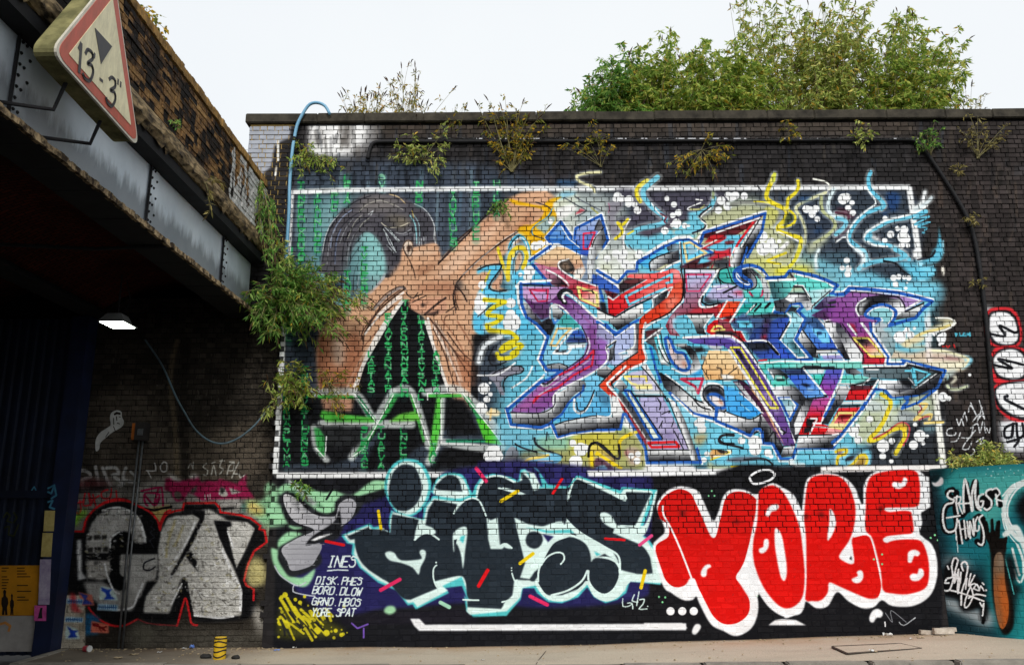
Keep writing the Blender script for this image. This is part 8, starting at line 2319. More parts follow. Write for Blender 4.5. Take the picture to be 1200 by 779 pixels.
# ================= pipes, cables, box =================
m_blue = simple('blue_pipe', '5a94b6', '7aaecc', 3, 0.45, 0.5, 0.05); m_blk = simple('black_pipe', '0f0f11', '1f1f22', 5, 0.7, 0.3, 0.2)
q = MB(); pts = smooth_pts([(386.5, 134), (381, 124.5), (372, 120.6), (363, 122.5), (356, 131.5), (348.5, 146), (345, 162), (342.5, 178), (339.5, 216), (338.5, 250), (336, 290), (334, 335)], False)
q.tube([onY(u, v, D-0.10) for u, v in pts], 0.024, 8)
bp = thing('hose_pipe', 'pale blue pipe arching over the wall top and running down beside the frame', 'pipe', tuple(onY(342, 178, D-.1)))
q.build('pipe', m_blue, bp, smooth=True)
p = onY(344.5, 163, D-0.1); MB().tube([p+Vector((0.002, 0, -.03)), p+Vector((-0.002, 0, .03))], 0.034, 8).build('clip', m_blk, bp)
q = MB(); pts = smooth_pts([(431, 186), (433, 176), (438, 167.5), (452, 166)], False)+[(600, 165.6), (760, 165), (900, 164.6), (1040, 164)]+smooth_pts([(1066, 164), (1077, 168), (1092, 188), (1112, 218), (1131, 250), (1141, 276), (1149, 320), (1156, 380), (1161, 440), (1165, 500), (1167, 548)], False)
dp = thing('drain_pipe', 'black pipe along the wall top that bends down towards the oval faces', 'pipe', tuple(onY(700, 165, D-.04)))
q.tube([onY(u, v, D-0.035) for u, v in pts], 0.029, 8); q.build('pipe', m_blk, dp, smooth=True)
m_lit = simple('pale_lit_edge', 'a8aab0', 'd8dade', 9, 0.8, 0.2, 0.4); q = MB(); R = random.Random(4)  # pale strips along the pipe's top, coloured as its lit edge
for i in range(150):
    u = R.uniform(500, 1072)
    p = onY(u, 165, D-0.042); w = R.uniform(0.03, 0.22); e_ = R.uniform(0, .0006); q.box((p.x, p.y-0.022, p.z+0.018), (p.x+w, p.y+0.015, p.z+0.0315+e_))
o = q.build('lit_edge_flecks', m_lit, dp); o['kind'] = 'stuff'
for u in (520, 680, 860, 1010): p = onY(u, 165.2, D-0.035); MB().tube([p-Vector((.02, 0, 0)), p+Vector((.02, 0, 0))], 0.036, 8).build('collar', m_blk, dp)
for u, v, w, z in ((1136, 263, .05, .07), (1160, 420, .05, .07)): p = onY(u, v, D-0.035); MB().tube([p-Vector((0, 0, .035)), p+Vector((0, 0, .035))], 0.037, 8).build('collar', m_blk, dp)
m_gcab = simple('grey_cable', '2e3234', '5a7480', 2.5, 0.5, 0.4, 0.05)
q = MB(); pts = smooth_pts([(170, 398), (190, 428), (206, 464), (217, 484), (228, 502), (243, 515), (259.5, 519.6), (276, 515), (292, 504), (304, 492), (316, 476)], False)
tag(q.tube([onY(u, v, D-0.03-0.12*math.sin(math.pi*i/len(pts))) for i, (u, v) in enumerate(pts)], 0.014, 6).build('cable', m_gcab, smooth=True), 'bluish grey cable sagging in a loop across the shaded brick wall', 'cable')
jb = thing('junction_box', 'small rusty electrical box on the shaded wall with two conduits below it', 'electrical box', tuple(onY(165, 506, D)))
a, c_ = onY(156.5, 516.5, D), onY(175, 495.5, D)
m_jb = simple('dark_box', '1b1a1a', '2f2b29', 9, 0.7, 0.3, 0.3); m_or = simple('rust_orange', '6b3a18', 'a85f26', 9, 0.8, 0.2, 0.3); m_galv = simple('galvanised', '3e4042', '6f7274', 12, 0.4, 0.6, 0.05, metal=0.4)
MB().box((a.x+0.045, D-0.10, a.z), (c_.x, D+0.04, c_.z)).build('box', m_jb, jb, bevel=0.006)
MB().box((a.x, D-0.085, a.z+0.01), (a.x+0.045, D+0.04, c_.z-0.01)).build('side_cover', m_or, jb)
MB().box((a.x+0.09, D-0.108, a.z+0.07), (c_.x-0.03, D-0.099, c_.z-0.09)).build('label_plate', m_galv, jb)
for u in (162, 166.5):
    p = onY(u, 517, D-0.02); MB().tube([(p.x, D-0.0, p.z+.03), (p.x-0.01, D-0.0, 1.2), (p.x+0.0, D-0.0, 0.0)], 0.014, 6).build('conduit', m_galv, jb, smooth=True)
# ================= blue gate, post, posters =================
m_gate = simple('blue_gate', '070d1a', '101c34', 2, 0.6, 0.4, 0.2); m_post = simple('blue_post', '0a1228', '121f42', 2.5, 0.6, 0.4, 0.2)
GY = D-0.22
pl, pr = onY(40, 740, GY).x, onY(61, 740, GY).x
cp = thing('gate_post', 'dark blue steel post covered in scraps of posters, standing beside the gate', 'post', ((pl+pr)/2, GY, 0))
MB().box((pl, GY, -0.11), (pr, GY+0.26, 4.46)).build('post', m_post, cp)
def patch(par, name, mat, u0, v0, u1, v1, Y, th=0.003, skew=0):
    P = [onY(u0, v1, Y), onY(u1, v1, Y), onY(u1+skew, v0, Y), onY(u0+skew, v0, Y)]; return MB().prism(P, (0, -th, 0)).build(name, mat, par)
m_yel = simple('ochre_paper', '9a8a4e', 'c9b878', 6, 0.9, 0.1, 0.1); m_pink = simple('pink_paper', 'a23a78', 'd060a0', 9, 0.9, 0.1, 0.1); m_lil = simple('torn_paper', '7a6a8c', 'b0a8b8', 9, 0.9, 0.1, 0.2)
patch(cp, 'yellow_poster', m_yel, 48, 624, 60, 652, GY-0.001, skew=2); patch(cp, 'yellow_poster', m_yel, 51, 598, 63, 622, GY-0.001, skew=1.5)
patch(cp, 'torn_poster', m_lil, 45, 655, 58, 708, GY-0.001, skew=2); patch(cp, 'pink_poster', m_pink, 40, 709, 54, 727, GY-0.001, skew=0.5)
p0, p1 = onY(47, 724, GY-.005), onY(50, 712, GY-.005); MB().prism([(p0.x-.03, p0.y, p0.z), (p0.x+.03, p0.y, p0.z), (p0.x+.012, p0.y, p0.z+.09), (p0.x+.018, p0.y, p0.z+.13), (p0.x-.012, p0.y, p0.z+.13)], (0, -.002, 0)).build('printed_figure', m_dark, cp)
m_cy = simple('cyan_spray', '2c5a74', '4888a4', 9, 0.8, 0.2, 0.1)
def spray(par, name, mat, strokes, Y, w=0.012):
    q = MB()
    for s in strokes:
        P = [onY(u, v, Y) for u, v in s]
        for i in range(len(P)-1):
            d = (P[i+1]-P[i]); d.normalize(); nn = Vector((-d.z, 0, d.x))*w; k = Vector((0, -0.0004*(i % 2), 0))
            q.poly([P[i]-nn-d*w*.4+k, P[i+1]-nn+d*w*.4+k, P[i+1]+nn+d*w*.4+k, P[i]+nn-d*w*.4+k])
    return q.build(name, mat, par, fix=False)
spray(cp, 'spray_tag', m_cy, [[(56, 572), (64, 568), (60, 578), (56, 576)], [(64, 570), (66, 580), (60, 584)], [(56, 588), (62, 586), (58, 594), (64, 596)]], GY-0.002)
gt = thing('sheet_gate', 'tall dark blue corrugated gate with an orange poster at its foot', 'gate', (pl-1.5, D, 0))
q = MB(); x = pl-0.005; prof = []
while x > -12.5:
    prof += [(x, 0.0), (x-0.05, 0.0), (x-0.065, 0.035), (x-0.115, 0.035)]; x -= 0.13
Yg = GY+0.06
for i in range(len(prof)-1):
    (xa, da), (xb, db) = prof[i], prof[i+1]; q.poly([(xa, Yg+da, -0.05), (xb, Yg+db, -0.05), (xb, Yg+db, 4.44), (xa, Yg+da, 4.44)])
q.build('corrugated_sheet', m_gate, gt, fix=False)
zr = onY(20, 579, Yg).z; MB().box((-12.5, Yg-0.03, zr-0.05), (pl-0.004, Yg-0.002, zr+0.05)).build('rail', m_gate, gt)
m_orp = simple('orange_poster', '9c6a14', 'c8871a', 3, 0.8, 0.2, 0.05); m_wht = simple('whitewashed_board', '77736f', 'a8a4a0', 2, 0.9, 0.2, 0.2); m_ink = simple('poster_ink', '1c1612', '2a221c', 4, 0.9, 0.1, 0)
def oy(u, v): return onY(u, v, Yg-0.012)
a0 = oy(-14, 721); a1 = oy(44, 662); xl, xr = -8.2, pl-0.02
pp = MB().box((xl, Yg-0.012, a0.z), (xr, Yg-0.004, a1.z)).build('poster', m_orp, gt)
bd = MB().box((xl, Yg-0.014, 0.0), (xr, Yg-0.004, a0.z-0.004)).build('base_board', m_wht, gt)
q = MB(); R = random.Random(12)
for col_, (u0, u1) in enumerate(((2, 12), (20, 37))):
    for r in range(13 if col_ else 8):
        v = 665+r*3.4
        if R.random() < 0.22: continue
        A0, A1 = oy(u0, v), oy(R.uniform(u0+(u1-u0)*.5, u1), v)
        q.box((A0.x, Yg-0.0135, A0.z-0.008), (A1.x, Yg-0.0122, A0.z+0.004))
q.build('printed_lines', m_ink, pp)
def figp(uc, vb, h, s=1):     # printed musician silhouettes
    sh = [(-4, 0), (-3.2, 10), (-5, 16), (-4.4, 24), (-2, 27), (-1.8, 30), (-2.4, 34), (0, 37), (2.4, 34), (1.8, 30), (2, 27), (4.6, 24), (5.4, 17), (3.4, 11), (4, 0), (0.8, 0), (0.2, 8), (-0.6, 0)]
    return MB().prism([onY(uc+x*s*h/37, vb-y*h/37, Yg-0.0125) for x, y in sh], (0, -.0012, 0))
figp(5.5, 720, 30).build('printed_figure', m_ink, pp); figp(14, 720, 25, .7).build('printed_figure', m_ink, pp)
spray(bd, 'spray_tag', simple('orange_spray', 'a8703a', 'c98a4c', 8, .9, .1, 0), [[(0, 731), (6, 729), (12, 733), (10, 739)]], Yg-0.0145, 0.016)
m_ys = simple('olive_spray', '2c3020', '3c4028', 8, .9, .1, 0)
spray(gt, 'spray_tag', m_ys, [[(4, 606), (8, 600), (12, 604), (8, 610), (14, 612)], [(5, 618), (11, 616), (10, 626), (16, 628), (22, 614)], [(16, 600), (20, 606), (16, 612)]], Yg-0.002, 0.010)
spray(gt, 'spray_tag', m_cy, [[(36, 576), (40, 570), (43, 576), (38, 580)]], Yg-0.002, 0.008)
# pasted figure on the shaded wall, as flat paper
m_pap = simple('pasted_paper', '9a9a98', 'c8c8c6', 8, 0.9, 0.1, 0.1)
def c6(pts): return [onY(100+x/5.455, 460+y/5.455, D+0.052) for x, y in pts]
pf = thing('paper_figure', 'pale pasted paper figure, a head on a curling body, on the dark wall', 'poster', tuple(onY(125, 505, D)))
MB().prism(c6(smooth_pts([(66, 365), (68, 300), (95, 255), (135, 228), (162, 205), (158, 160), (168, 128), (200, 112), (230, 122), (234, 155), (246, 182), (238, 212), (212, 232), (175, 252), (128, 290), (96, 322), (90, 355), (78, 372)], True)), (0, -0.003, 0)).build('paper', m_pap, pf)
q = MB()
for s in ([(182, 135), (200, 122), (226, 128), (226, 142), (204, 138), (186, 145)],): q.prism(c6(s), (0, -0.0045, 0))
for s in ([(196, 152), (202, 150), (206, 178), (200, 180)], [(216, 152), (228, 152), (226, 157), (217, 157)], [(204, 190), (222, 196), (220, 202), (204, 197)], [(178, 215), (183, 213), (194, 242), (189, 244)], [(150, 250), (155, 250), (132, 284), (127, 284)], [(178, 160), (182, 160), (186, 205), (180, 205)]): q.prism(c6(s), (0, -0.0045, 0))
q.build('printed_lines', m_ink, pf)
# ================= things on the pavement =================
G = lambda u, v: onZ(u, v, gprof((u-600)/937*10.6)+0.002)
bl = G(257, 771.5); bs = thing('bollard_stub', 'short yellow bollard stump with black stripes on the pavement', 'bollard', tuple(bl))
m_by = simple('bollard_yellow', 'b08d14', 'e0b81e', 14, 0.6, 0.4, 0.2); m_bk = simple('bollard_black', '141414', '262524', 8, 0.7, 0.3, 0.2)
MB().tube([bl, bl+Vector((0, 0, .235)), bl+Vector((0, 0, .25))], [0.074, 0.074, 0.066], 20).build('post', m_by, bs, smooth=False)
for k, (z, tl) in enumerate(((0.03, .3), (0.085, .22), (.135, -.1), (.185, .25), (.228, 0))):
    q = MB(); n = 20
    for i in range(n):
        a, c_ = 2*math.pi*i/n, 2*math.pi*(i+1)/n; rr = 0.0755
        za, zc = z+tl*.05*math.cos(a*2+k), z+tl*.05*math.cos(c_*2+k); hh = 0.017
        q.poly([bl+Vector((rr*math.cos(a), rr*math.sin(a), za)), bl+Vector((rr*math.cos(c_), rr*math.sin(c_), zc)), bl+Vector((rr*math.cos(c_), rr*math.sin(c_), zc+hh)), bl+Vector((rr*math.cos(a), rr*math.sin(a), za+hh))])
    q.build('stripe', m_bk, bs, fix=False)
def rubble(u, v, w, d, h, mat, name, label, cat, seed):
    p = G(u, v); R = random.Random(seed); P = []
    bm = bmesh.new(); bmesh.ops.create_icosphere(bm, subdivisions=2, radius=0.5)
    for vv in bm.verts: vv.co = Vector((vv.co.x*w*R.uniform(.85, 1.15), vv.co.y*d*R.uniform(.85, 1.15), max(-0.3, vv.co.z)*h*R.uniform(.8, 1.2)+h*0.3))
    me = bpy.data.meshes.new(name); bm.to_mesh(me); bm.free(); me.materials.append(mat); o = link(name, me, None, tuple(p)); tag(o, label, cat); return o
rubble(241, 771, .15, .07, .07, m_bk, 'asphalt_lump', 'flat black lump left of the yellow bollard stump', 'rubble', 1)
rubble(276, 771.5, .11, .06, .06, m_bk, 'asphalt_lump', 'small black lump right of the yellow bollard stump', 'rubble', 2)
m_red = simple('red_plastic', 'a8323c', 'd8485a', 9, 0.4, 0.5, 0.05); m_white = simple('white_plastic', 'b8b8b6', 'e2e2e0', 9, 0.5, 0.4, 0.1)
cp_ = G(102, 763); can = thing('crushed_cup', 'crushed red and white cup lying at the foot of the wall', 'litter', tuple(cp_))
ax = Vector((0.9, -.4, 0)).normalized()
MB().tube([cp_+Vector((0, 0, .035))-ax*.05, cp_+Vector((0, 0, .035))+ax*.025], [.036, .040], 10).build('cup', m_red, can); MB().tube([cp_+Vector((0, 0, .036))+ax*.026, cp_+Vector((0, 0, .036))+ax*.045], [.041, .041], 10).build('lid', m_white, can)
def scrap(u, v, w, d, mat, label, seed, name='paper_scrap', h=.02):
    p = G(u, v); R = random.Random(seed); q = MB(); n = 5; g = [[Vector((p.x+(i/n-.5)*w+R.uniform(-.1, .1)*w/n, p.y+(j/3-.5)*d, p.z+R.uniform(.003, h))) for i in range(n+1)] for j in range(4)]
    for j in range(3):
        for i in range(n): q.poly([g[j][i], g[j][i+1], g[j+1][i+1], g[j+1][i]])
    o = q.build(name, mat, None, fix=False); tag(o, label, 'litter'); return o
m_bluel = simple('blue_wrapper', '3a62b8', '8fb0e8', 9, .5, .4, .1); m_yelw = simple('yellow_scrap', '8f8a3a', 'c8c25a', 9, .8, .2, .1); m_kraft = simple('buff_scrap', '8a7a62', 'b8a88a', 9, .9, .2, .1)
scrap(90, 758.5, .12, .05, m_yelw, 'yellow green scrap beside the crushed red cup', 1); scrap(225, 759.5, .06, .05, m_bluel, 'blue and white wrapper against the shaded wall', 2, 'wrapper', .05)
scrap(324, 762, .09, .04, m_bluel, 'flat pale blue wrapper near the yellow spray', 3, 'wrapper'); scrap(628, 756, .06, .04, m_bluel, 'small lilac wrapper under the long white painted bar', 4, 'wrapper', .05)
scrap(1041, 745.5, .12, .05, m_white, 'white crumpled scrap below the red E', 5, h=.05); scrap(1068, 748.5, .05, .03, m_white, 'tiny white scrap behind the inspection cover', 6); scrap(1079, 747, .09, .04, m_kraft, 'buff torn scrap lying before the white board', 7)
scrap(138, 771, .10, .05, m_kraft, 'buff scrap on the dark pavement below the silver letters', 8); scrap(157, 767, .12, .05, m_kraft, 'torn pale paper near the conduits', 9); scrap(187, 764.5, .06, .03, m_white, 'small white scrap at the foot of the silver letters', 10)
scrap(216, 760, .05, .03, m_white, 'little white scrap left of the blue wrapper', 11); scrap(345, 759, .05, .03, m_white, 'white crumb at the wall below the yellow spray', 12)
scrap(1021, 763, .05, .04, m_white, 'white blob on the front rim of the inspection cover', 13, h=.03); scrap(566, 773.5, .05, .03, m_white, 'white scrap on the bare pavement before the dark letters', 14)
scrap(8, 762, .22, .12, m_white, 'white crumpled sheet at the foot of the gate', 15, h=.09)
lit = MB(); R = random.Random(31)
for i in range(420):
    u = R.uniform(60, 1190) if i % 3 else R.uniform(60, 330); v = (758 if u < 600 else 758-(u-600)*.031)+abs(R.gauss(0, 2.4)) if i % 4 else R.uniform(758, 776)
    p = G(u, v)
    if p.y > D-0.02: p.y = D-0.02-R.random()*.06
    s = R.uniform(.004, .014); a = R.random()*3; lit.box((p.x-s, p.y-s*.6, p.z-.002), (p.x+s, p.y+s*.6, p.z+s*.6), Matrix.Rotation(a, 3, 'Z'))
o = lit.build('grit', m_kraft); tag(o, 'pale grit and crumbs scattered along the foot of the wall', 'grit', kind='stuff')
bp_ = G(1100, 744); wb = thing('broken_board', 'broken whitish board lying along the foot of the wall beside the teal wall', 'board', tuple(bp_))
m_wb = simple('peeling_board', '8a7a6a', 'd8d0c4', 8, .9, .2, .4)
for k, (ua, ub, v, h) in enumerate(((1076, 1104, 742.5, .05), (1094, 1124, 743.5, .07), (1100, 1122, 741, .05))):
    a, c_ = G(ua, v), G(ub, v+.8); a.y -= .02; MB().box((a.x, min(a.y, D-.1)-.03+k*.012, a.z+k*.012), (c_.x, min(a.y, D-.1)+.03+k*.012, a.z+h+k*.012), Matrix.Rotation(RD(4-3*k), 3, 'Y')).build('plank', m_wb, wb)
# wire mesh fence behind the bridge end
m_wire = simple('wire', '9a9ea2', 'b8bcc0', 5, .5, .5, 0); q = MB(); fx0, fx1 = -5.6, -4.05; fy = D+0.5
wf = thing('wire_fence', 'faint wire mesh fence between the bridge parapet and the wall end', 'fence', (-4.8, fy, 6.4))
z = 6.3
while z < 7.4: q.tube([(fx0, fy, z), (fx1, fy, z)], .0022, 3, False); z += .075
x = fx0
while x < fx1: q.tube([(x, fy, 6.3), (x, fy, 7.35)], .0022, 3, False); x += .05
o = q.build('mesh', m_wire, wf, fix=False); MB().tube([(fx0-.03, fy, 5.4), (fx0-.03, fy, 7.4)], .02, 6).build('post', m_wire, wf)
# ================= plants =================
def leaf_mat(name, stops, trans=0.5):
    m = bpy.data.materials.new(name); m.use_nodes = True; nt = m.node_tree; b = nt.nodes['Principled BSDF']; out = nt.nodes['Material Output']
    b.inputs['Roughness'].default_value = 0.55; b.inputs['Specular IOR Level'].default_value = 0.3
    r = N(nt, 'NewGeometry'); c = ramp(nt, r.outputs['Random Per Island'], stops)
    c = mixc(nt, 0.5, c, ramp(nt, noise(nt, 2.2, 3), [(0.35, 0.75), (0.55, 1.0)]), 'MULTIPLY')
    nt.links.new(c, b.inputs['Base Color']); t = N(nt, 'BsdfTranslucent'); nt.links.new(c, t.inputs['Color'])
    mx = N(nt, 'MixShader'); mx.inputs[0].default_value = trans; nt.links.new(b.outputs[0], mx.inputs[1]); nt.links.new(t.outputs[0], mx.inputs[2]); nt.links.new(mx.outputs[0], out.inputs['Surface'])
    return m
LM = dict(green=leaf_mat('leaf_green', [(0.0, '5c7a30'), (0.35, '8eae48'), (0.65, 'b8c860'), (0.88, 'd8da74'), (0.97, 'b89a34')]),
          olive=leaf_mat('leaf_olive', [(0.0, '728838'), (0.35, 'a0b458'), (0.65, 'c0ca70'), (0.88, 'd8d47c'), (0.97, 'd8b040')], 0.3),
          yellow=leaf_mat('leaf_yellow', [(0.0, '5c6a2c'), (0.4, '8a8f3c'), (0.7, 'c0a838'), (0.9, 'd8a82c')]),
          deep=leaf_mat('leaf_deep', [(0.0, '426a2a'), (0.4, '66983e'), (0.75, '90ba5a'), (0.93, 'b8cc6a'), (0.99, 'c0a030')]),
          dry=leaf_mat('leaf_dry', [(0.0, '6a5c3c'), (0.4, '8f8850'), (0.8, 'b8a868')]))
m_stem = simple('shrub_stem', '5a5236', '9a9468', 8, 0.9, 0.2, 0.2); m_spike = simple('seed_spike', '2e241c', '5a4434', 9, 0.95, 0.1, 0.3)
def add_leaf(Vv, Ff, p, d, l, w, R):
    s = d.cross(Vector((R.uniform(-1, 1), R.uniform(-1, 1), R.uniform(0.2, 1)))); s = s.normalized() if s.length > 1e-3 else Vector((1, 0, 0))
    up = d.cross(s); n = len(Vv); bend = Vector((0, 0, -l*R.uniform(0.05, 0.35)))
    Vv += [tuple(p), tuple(p+d*l*.45+s*w/2+up*w*.15+bend*.3), tuple(p+d*l+bend), tuple(p+d*l*.45-s*w/2+up*w*.15+bend*.3)]
    Ff += [(n, n+1, n+2), (n, n+2, n+3)]
def shrub(label, group, base, tips, mat, leaf=(0.10, 0.026), twigs=5, tl=0.28, nl=9, spikes=0.3, stem_r=0.012, cat='shrub', name='shrub', sag=0.12, start=0.35, droop=0.5, seed=0, stems_every=1, cutoff=None):
    R = random.Random(seed*31+len(tips)); root = thing(name, label, cat, tuple(base), group)
    st = MB(); Vv, Ff = [], []; sp = MB()
    for i, tp in enumerate(tips):
        bp = Vector(base)+Vector((R.uniform(-1, 1)*stem_r*3, R.uniform(-1, 1)*stem_r*3, 0)); tp = Vector(tp)
        L = (tp-bp).length; mid = (bp+tp)/2+Vector((R.uniform(-.12, .12)*L, R.uniform(-.1, .1)*L, L*sag))
        n = 7; cv = [bp*(1-t)**2+mid*2*t*(1-t)+tp*t*t for t in [k/n for k in range(n+1)]]
        if i % stems_every == 0: st.tube(cv, [stem_r*(1-.75*k/n) for k in range(n+1)], 5, False)
        ntw = twigs
        for k in range(ntw):
            t = start+(1-start)*(k+R.random())/ntw; f = t*n; a = min(int(f), n-1); p = cv[a].lerp(cv[a+1], f-a); d0 = (cv[a+1]-cv[a]).normalized()
            d = (d0*R.uniform(.4, 1.1)+Vector((R.gauss(0, .7), R.gauss(0, .7), R.gauss(.1, .5)))).normalized(); l = tl*R.uniform(.5, 1.2)*(1-.3*t)
            e = p+d*l*.6+Vector((0, 0, .02)); e2 = p+d*l+Vector((0, 0, -l*.25*droop))
            st.tube([p, e, e2], [stem_r*.35, stem_r*.22, stem_r*.12], 3, False)
            for j in range(nl):
                s = (j+R.random())/nl; q = p.lerp(e, s*2) if s < .5 else e.lerp(e2, s*2-1)
                dd = (d*.6+Vector((R.gauss(0, .6), R.gauss(0, .6), R.gauss(-.1-droop*.6, .4)))).normalized(); k_ = R.uniform(.55, 1.15)
                add_leaf(Vv, Ff, q, dd, leaf[0]*k_, leaf[1]*k_, R)
            if R.random() < spikes*.5: sp.tube([e2, e2+(d+Vector((0, 0, .2)))*.05, e2+(d*.9+Vector((0, 0, -.3)))*.11], [.007, .009, .003], 4, False)
        if R.random() < spikes:
            d = (cv[-1]-cv[-2]).normalized(); sp.tube([tp, tp+d*.06, tp+d*.13+Vector((0, 0, -.02))], [.006, .011, .003], 5, False)
    st.build('stem', m_stem, root, fix=False)
    me = bpy.data.meshes.new('foliage'); me.from_pydata(Vv, [], Ff); me.update(); me.materials.append(LM[mat]); o = link('foliage', me, root); o['kind'] = 'stuff'
    if sp.v: o = sp.build('flower_spikes', m_spike, root, fix=False); o['kind'] = 'stuff'
    return root
def sample(P, n, Y, dy, seed):
    R = random.Random(seed); out = []; xs = [p[0] for p in P]; ys = [p[1] for p in P]
    while len(out) < n:
        u, v = R.uniform(min(xs), max(xs)), R.uniform(min(ys), max(ys))
        if inpoly(u, v, P): out.append(onY(u, v, Y+R.uniform(-dy, dy)))
    return out
TG = 'buddleia bushes growing on top of the wall'
zb = ZTOP-0.35
def top(label, ub, poly, n, mat, seed, Y=12.2, **k):
    if seed < 7: k['leaf'] = (.115, .036); k['nl'] = k['nl']+6; k['droop'] = .9; k['stem_r'] = .009; k['stems_every'] = max(2, k.get('stems_every', 2)); n = int(n*1.45); k['spikes'] = k['spikes']*.5
    b = onY(ub, 128, Y); b.z = zb; return shrub(label, TG, b, sample(poly, n, Y, .45, seed), mat, seed=seed, **k)
top('low leafy bush at the left end of the green clump on the wall', 715, [(664, 128), (670, 112), (688, 96), (702, 84), (714, 66), (728, 56), (742, 58), (756, 80), (766, 130)], 66, 'deep', 1, tl=.30, nl=10, twigs=6, stems_every=3, spikes=.4)
top('rounded green bush with a drooping tip, second from the left on the wall', 760, [(728, 128), (734, 70), (744, 46), (760, 42), (776, 46), (786, 36), (794, 40), (800, 66), (814, 130)], 74, 'green', 2, tl=.30, nl=10, twigs=6, stems_every=3, spikes=.4)
top('wide green bush in the middle of the clump on the wall', 840, [(788, 130), (790, 66), (812, 50), (830, 44), (846, 42), (866, 40), (886, 48), (912, 90), (925, 130)], 105, 'green', 3, tl=.3, nl=10, twigs=6, stems_every=3, spikes=.35, Y=12.0)
top('tallest yellowish bush rising out of the picture at the middle of the clump', 900, [(856, 0), (872, -14), (930, -20), (945, 20), (950, 70), (935, 110), (905, 100), (888, 60), (874, 28), (850, 4)], 50, 'olive', 4, tl=.34, nl=7, twigs=5, stem_r=.016, spikes=.6, Y=12.5)
top('thin olive bush with many upright stems right of the tallest one', 965, [(925, 128), (928, 60), (940, 10), (965, -10), (1000, -6), (1018, 4), (1025, 40), (1015, 128)], 120, 'olive', 5, tl=.32, nl=8, twigs=5, stem_r=.015, spikes=.5, Y=12.3)
top('leafy bush with an arm reaching right, at the right end of the clump', 1035, [(1000, 128), (1010, 40), (1040, 14), (1066, 10), (1088, 18), (1080, 36), (1100, 44), (1122, 34), (1138, 42), (1136, 78), (1140, 100), (1136, 122), (1110, 130)], 125, 'green', 6, tl=.3, nl=9, twigs=5, stem_r=.014, spikes=.4, Y=12.1)
top('small wispy dry plant trailing right of the bushes on the coping', 1135, [(1110, 118), (1130, 100), (1150, 104), (1176, 108), (1160, 124), (1130, 130)], 12, 'yellow', 7, tl=.18, nl=5, twigs=3, spikes=.4, Y=11.6, stem_r=.006, leaf=(.07, .018))
top('tufty pale green weed at the far left of the wall top', 428, [(388, 122), (396, 112), (412, 106), (430, 104), (446, 102), (462, 112), (468, 134), (400, 134)], 34, 'yellow', 8, tl=.2, nl=6, twigs=4, spikes=.5, Y=11.5, stem_r=.006, leaf=(.08, .02))
top('tall thin weed with dark seed spikes standing on the wall top', 478, [(450, 88), (456, 80), (476, 74), (486, 76), (492, 96), (488, 122), (510, 102), (522, 108), (536, 104), (500, 130), (470, 130)], 26, 'yellow', 9, tl=.2, nl=6, twigs=4, spikes=.9, Y=11.5, stem_r=.007, leaf=(.08, .02))
top('low weed with orange leaves on the coping left of centre', 530, [(510, 128), (522, 120), (544, 122), (546, 134), (512, 136)], 10, 'yellow', 10, tl=.14, nl=6, twigs=3, spikes=.2, Y=11.3, stem_r=.005, leaf=(.07, .024))
WG = 'weeds rooted in the joints of the mural wall'
def wallp(label, ub, vb, tips, mat, seed, out=.22, **k):
    b = onY(ub, vb, D-.01); R = random.Random(seed); T = [onY(u, v, D-R.uniform(.06, out)) for u, v in tips]
    k.setdefault('tl', .14); k.setdefault('nl', 6); k.setdefault('twigs', 4); k.setdefault('spikes', .12); k.setdefault('stem_r', .0045); k.setdefault('leaf', (.075, .028))
    return shrub(label, WG, b, T, mat, name='wall_plant', cat='plant', seed=seed, **k)
wallp('straggly weed hanging below the coping above the painted hair', 496, 188, [(462, 168), (458, 186), (480, 158), (500, 172), (512, 200), (524, 150), (530, 168), (520, 186), (478, 188), (468, 180), (508, 205), (484, 170), (522, 142), (490, 176), (515, 192)], 'olive', 20, twigs=5)
wallp('tall yellowing weed on a single stalk in the upper wall', 600, 202, [(570, 152), (578, 136), (588, 128), (604, 126), (618, 138), (630, 140), (640, 148), (624, 158), (600, 150), (582, 165), (612, 178), (596, 182), (575, 168), (608, 140), (622, 180), (560, 124), (592, 114), (612, 122), (640, 128), (572, 118), (584, 190), (606, 160)], 'yellow', 21, twigs=5, nl=7, stem_r=.008, spikes=.5)
wallp('bright yellow sprig in the wall above the first blue spire', 704, 196, [(664, 168), (658, 172), (676, 166), (694, 140), (695, 152), (710, 162), (716, 172), (690, 165), (703, 170)], 'yellow', 22)
wallp('yellow and green weed spread flat on the wall above the bubbles', 822, 176, [(784, 192), (790, 200), (800, 190), (806, 204), (822, 198), (838, 204), (846, 182), (858, 186), (856, 170), (830, 160), (828, 190), (812, 196), (846, 192)], 'yellow', 23, twigs=5)
wallp('dried rosette just below the coping right of the yellow weed', 926, 160, [(924, 140), (930, 150), (920, 162), (932, 158)], 'yellow', 24, twigs=3)
wallp('small green weed on the black pipe between two dry tufts', 1010, 168, [(1000, 158), (1008, 142), (1018, 150), (1022, 160), (1004, 166), (1014, 170)], 'olive', 25)
wallp('fresh green weed at the bend of the black pipe', 1090, 182, [(1072, 160), (1080, 158), (1096, 142), (1100, 156), (1086, 152), (1094, 168), (1082, 170), (1102, 166)], 'deep', 26)
wallp('big thin brown weed high on the wall at the right', 1146, 186, [(1130, 160), (1134, 132), (1146, 136), (1160, 158), (1180, 156), (1174, 164), (1166, 170), (1152, 150), (1138, 150), (1176, 150), (1124, 152)], 'dry', 27, twigs=4, nl=4, stem_r=.006)
wallp('little dry tuft below the big thin weed', 1121, 204, [(1116, 196), (1126, 194), (1122, 202)], 'dry', 28, twigs=3, tl=.09)
wallp('small dry tuft stuck to the slanting part of the black pipe', 1138, 258, [(1132, 256), (1142, 254), (1144, 262)], 'dry', 29, twigs=3, tl=.08)
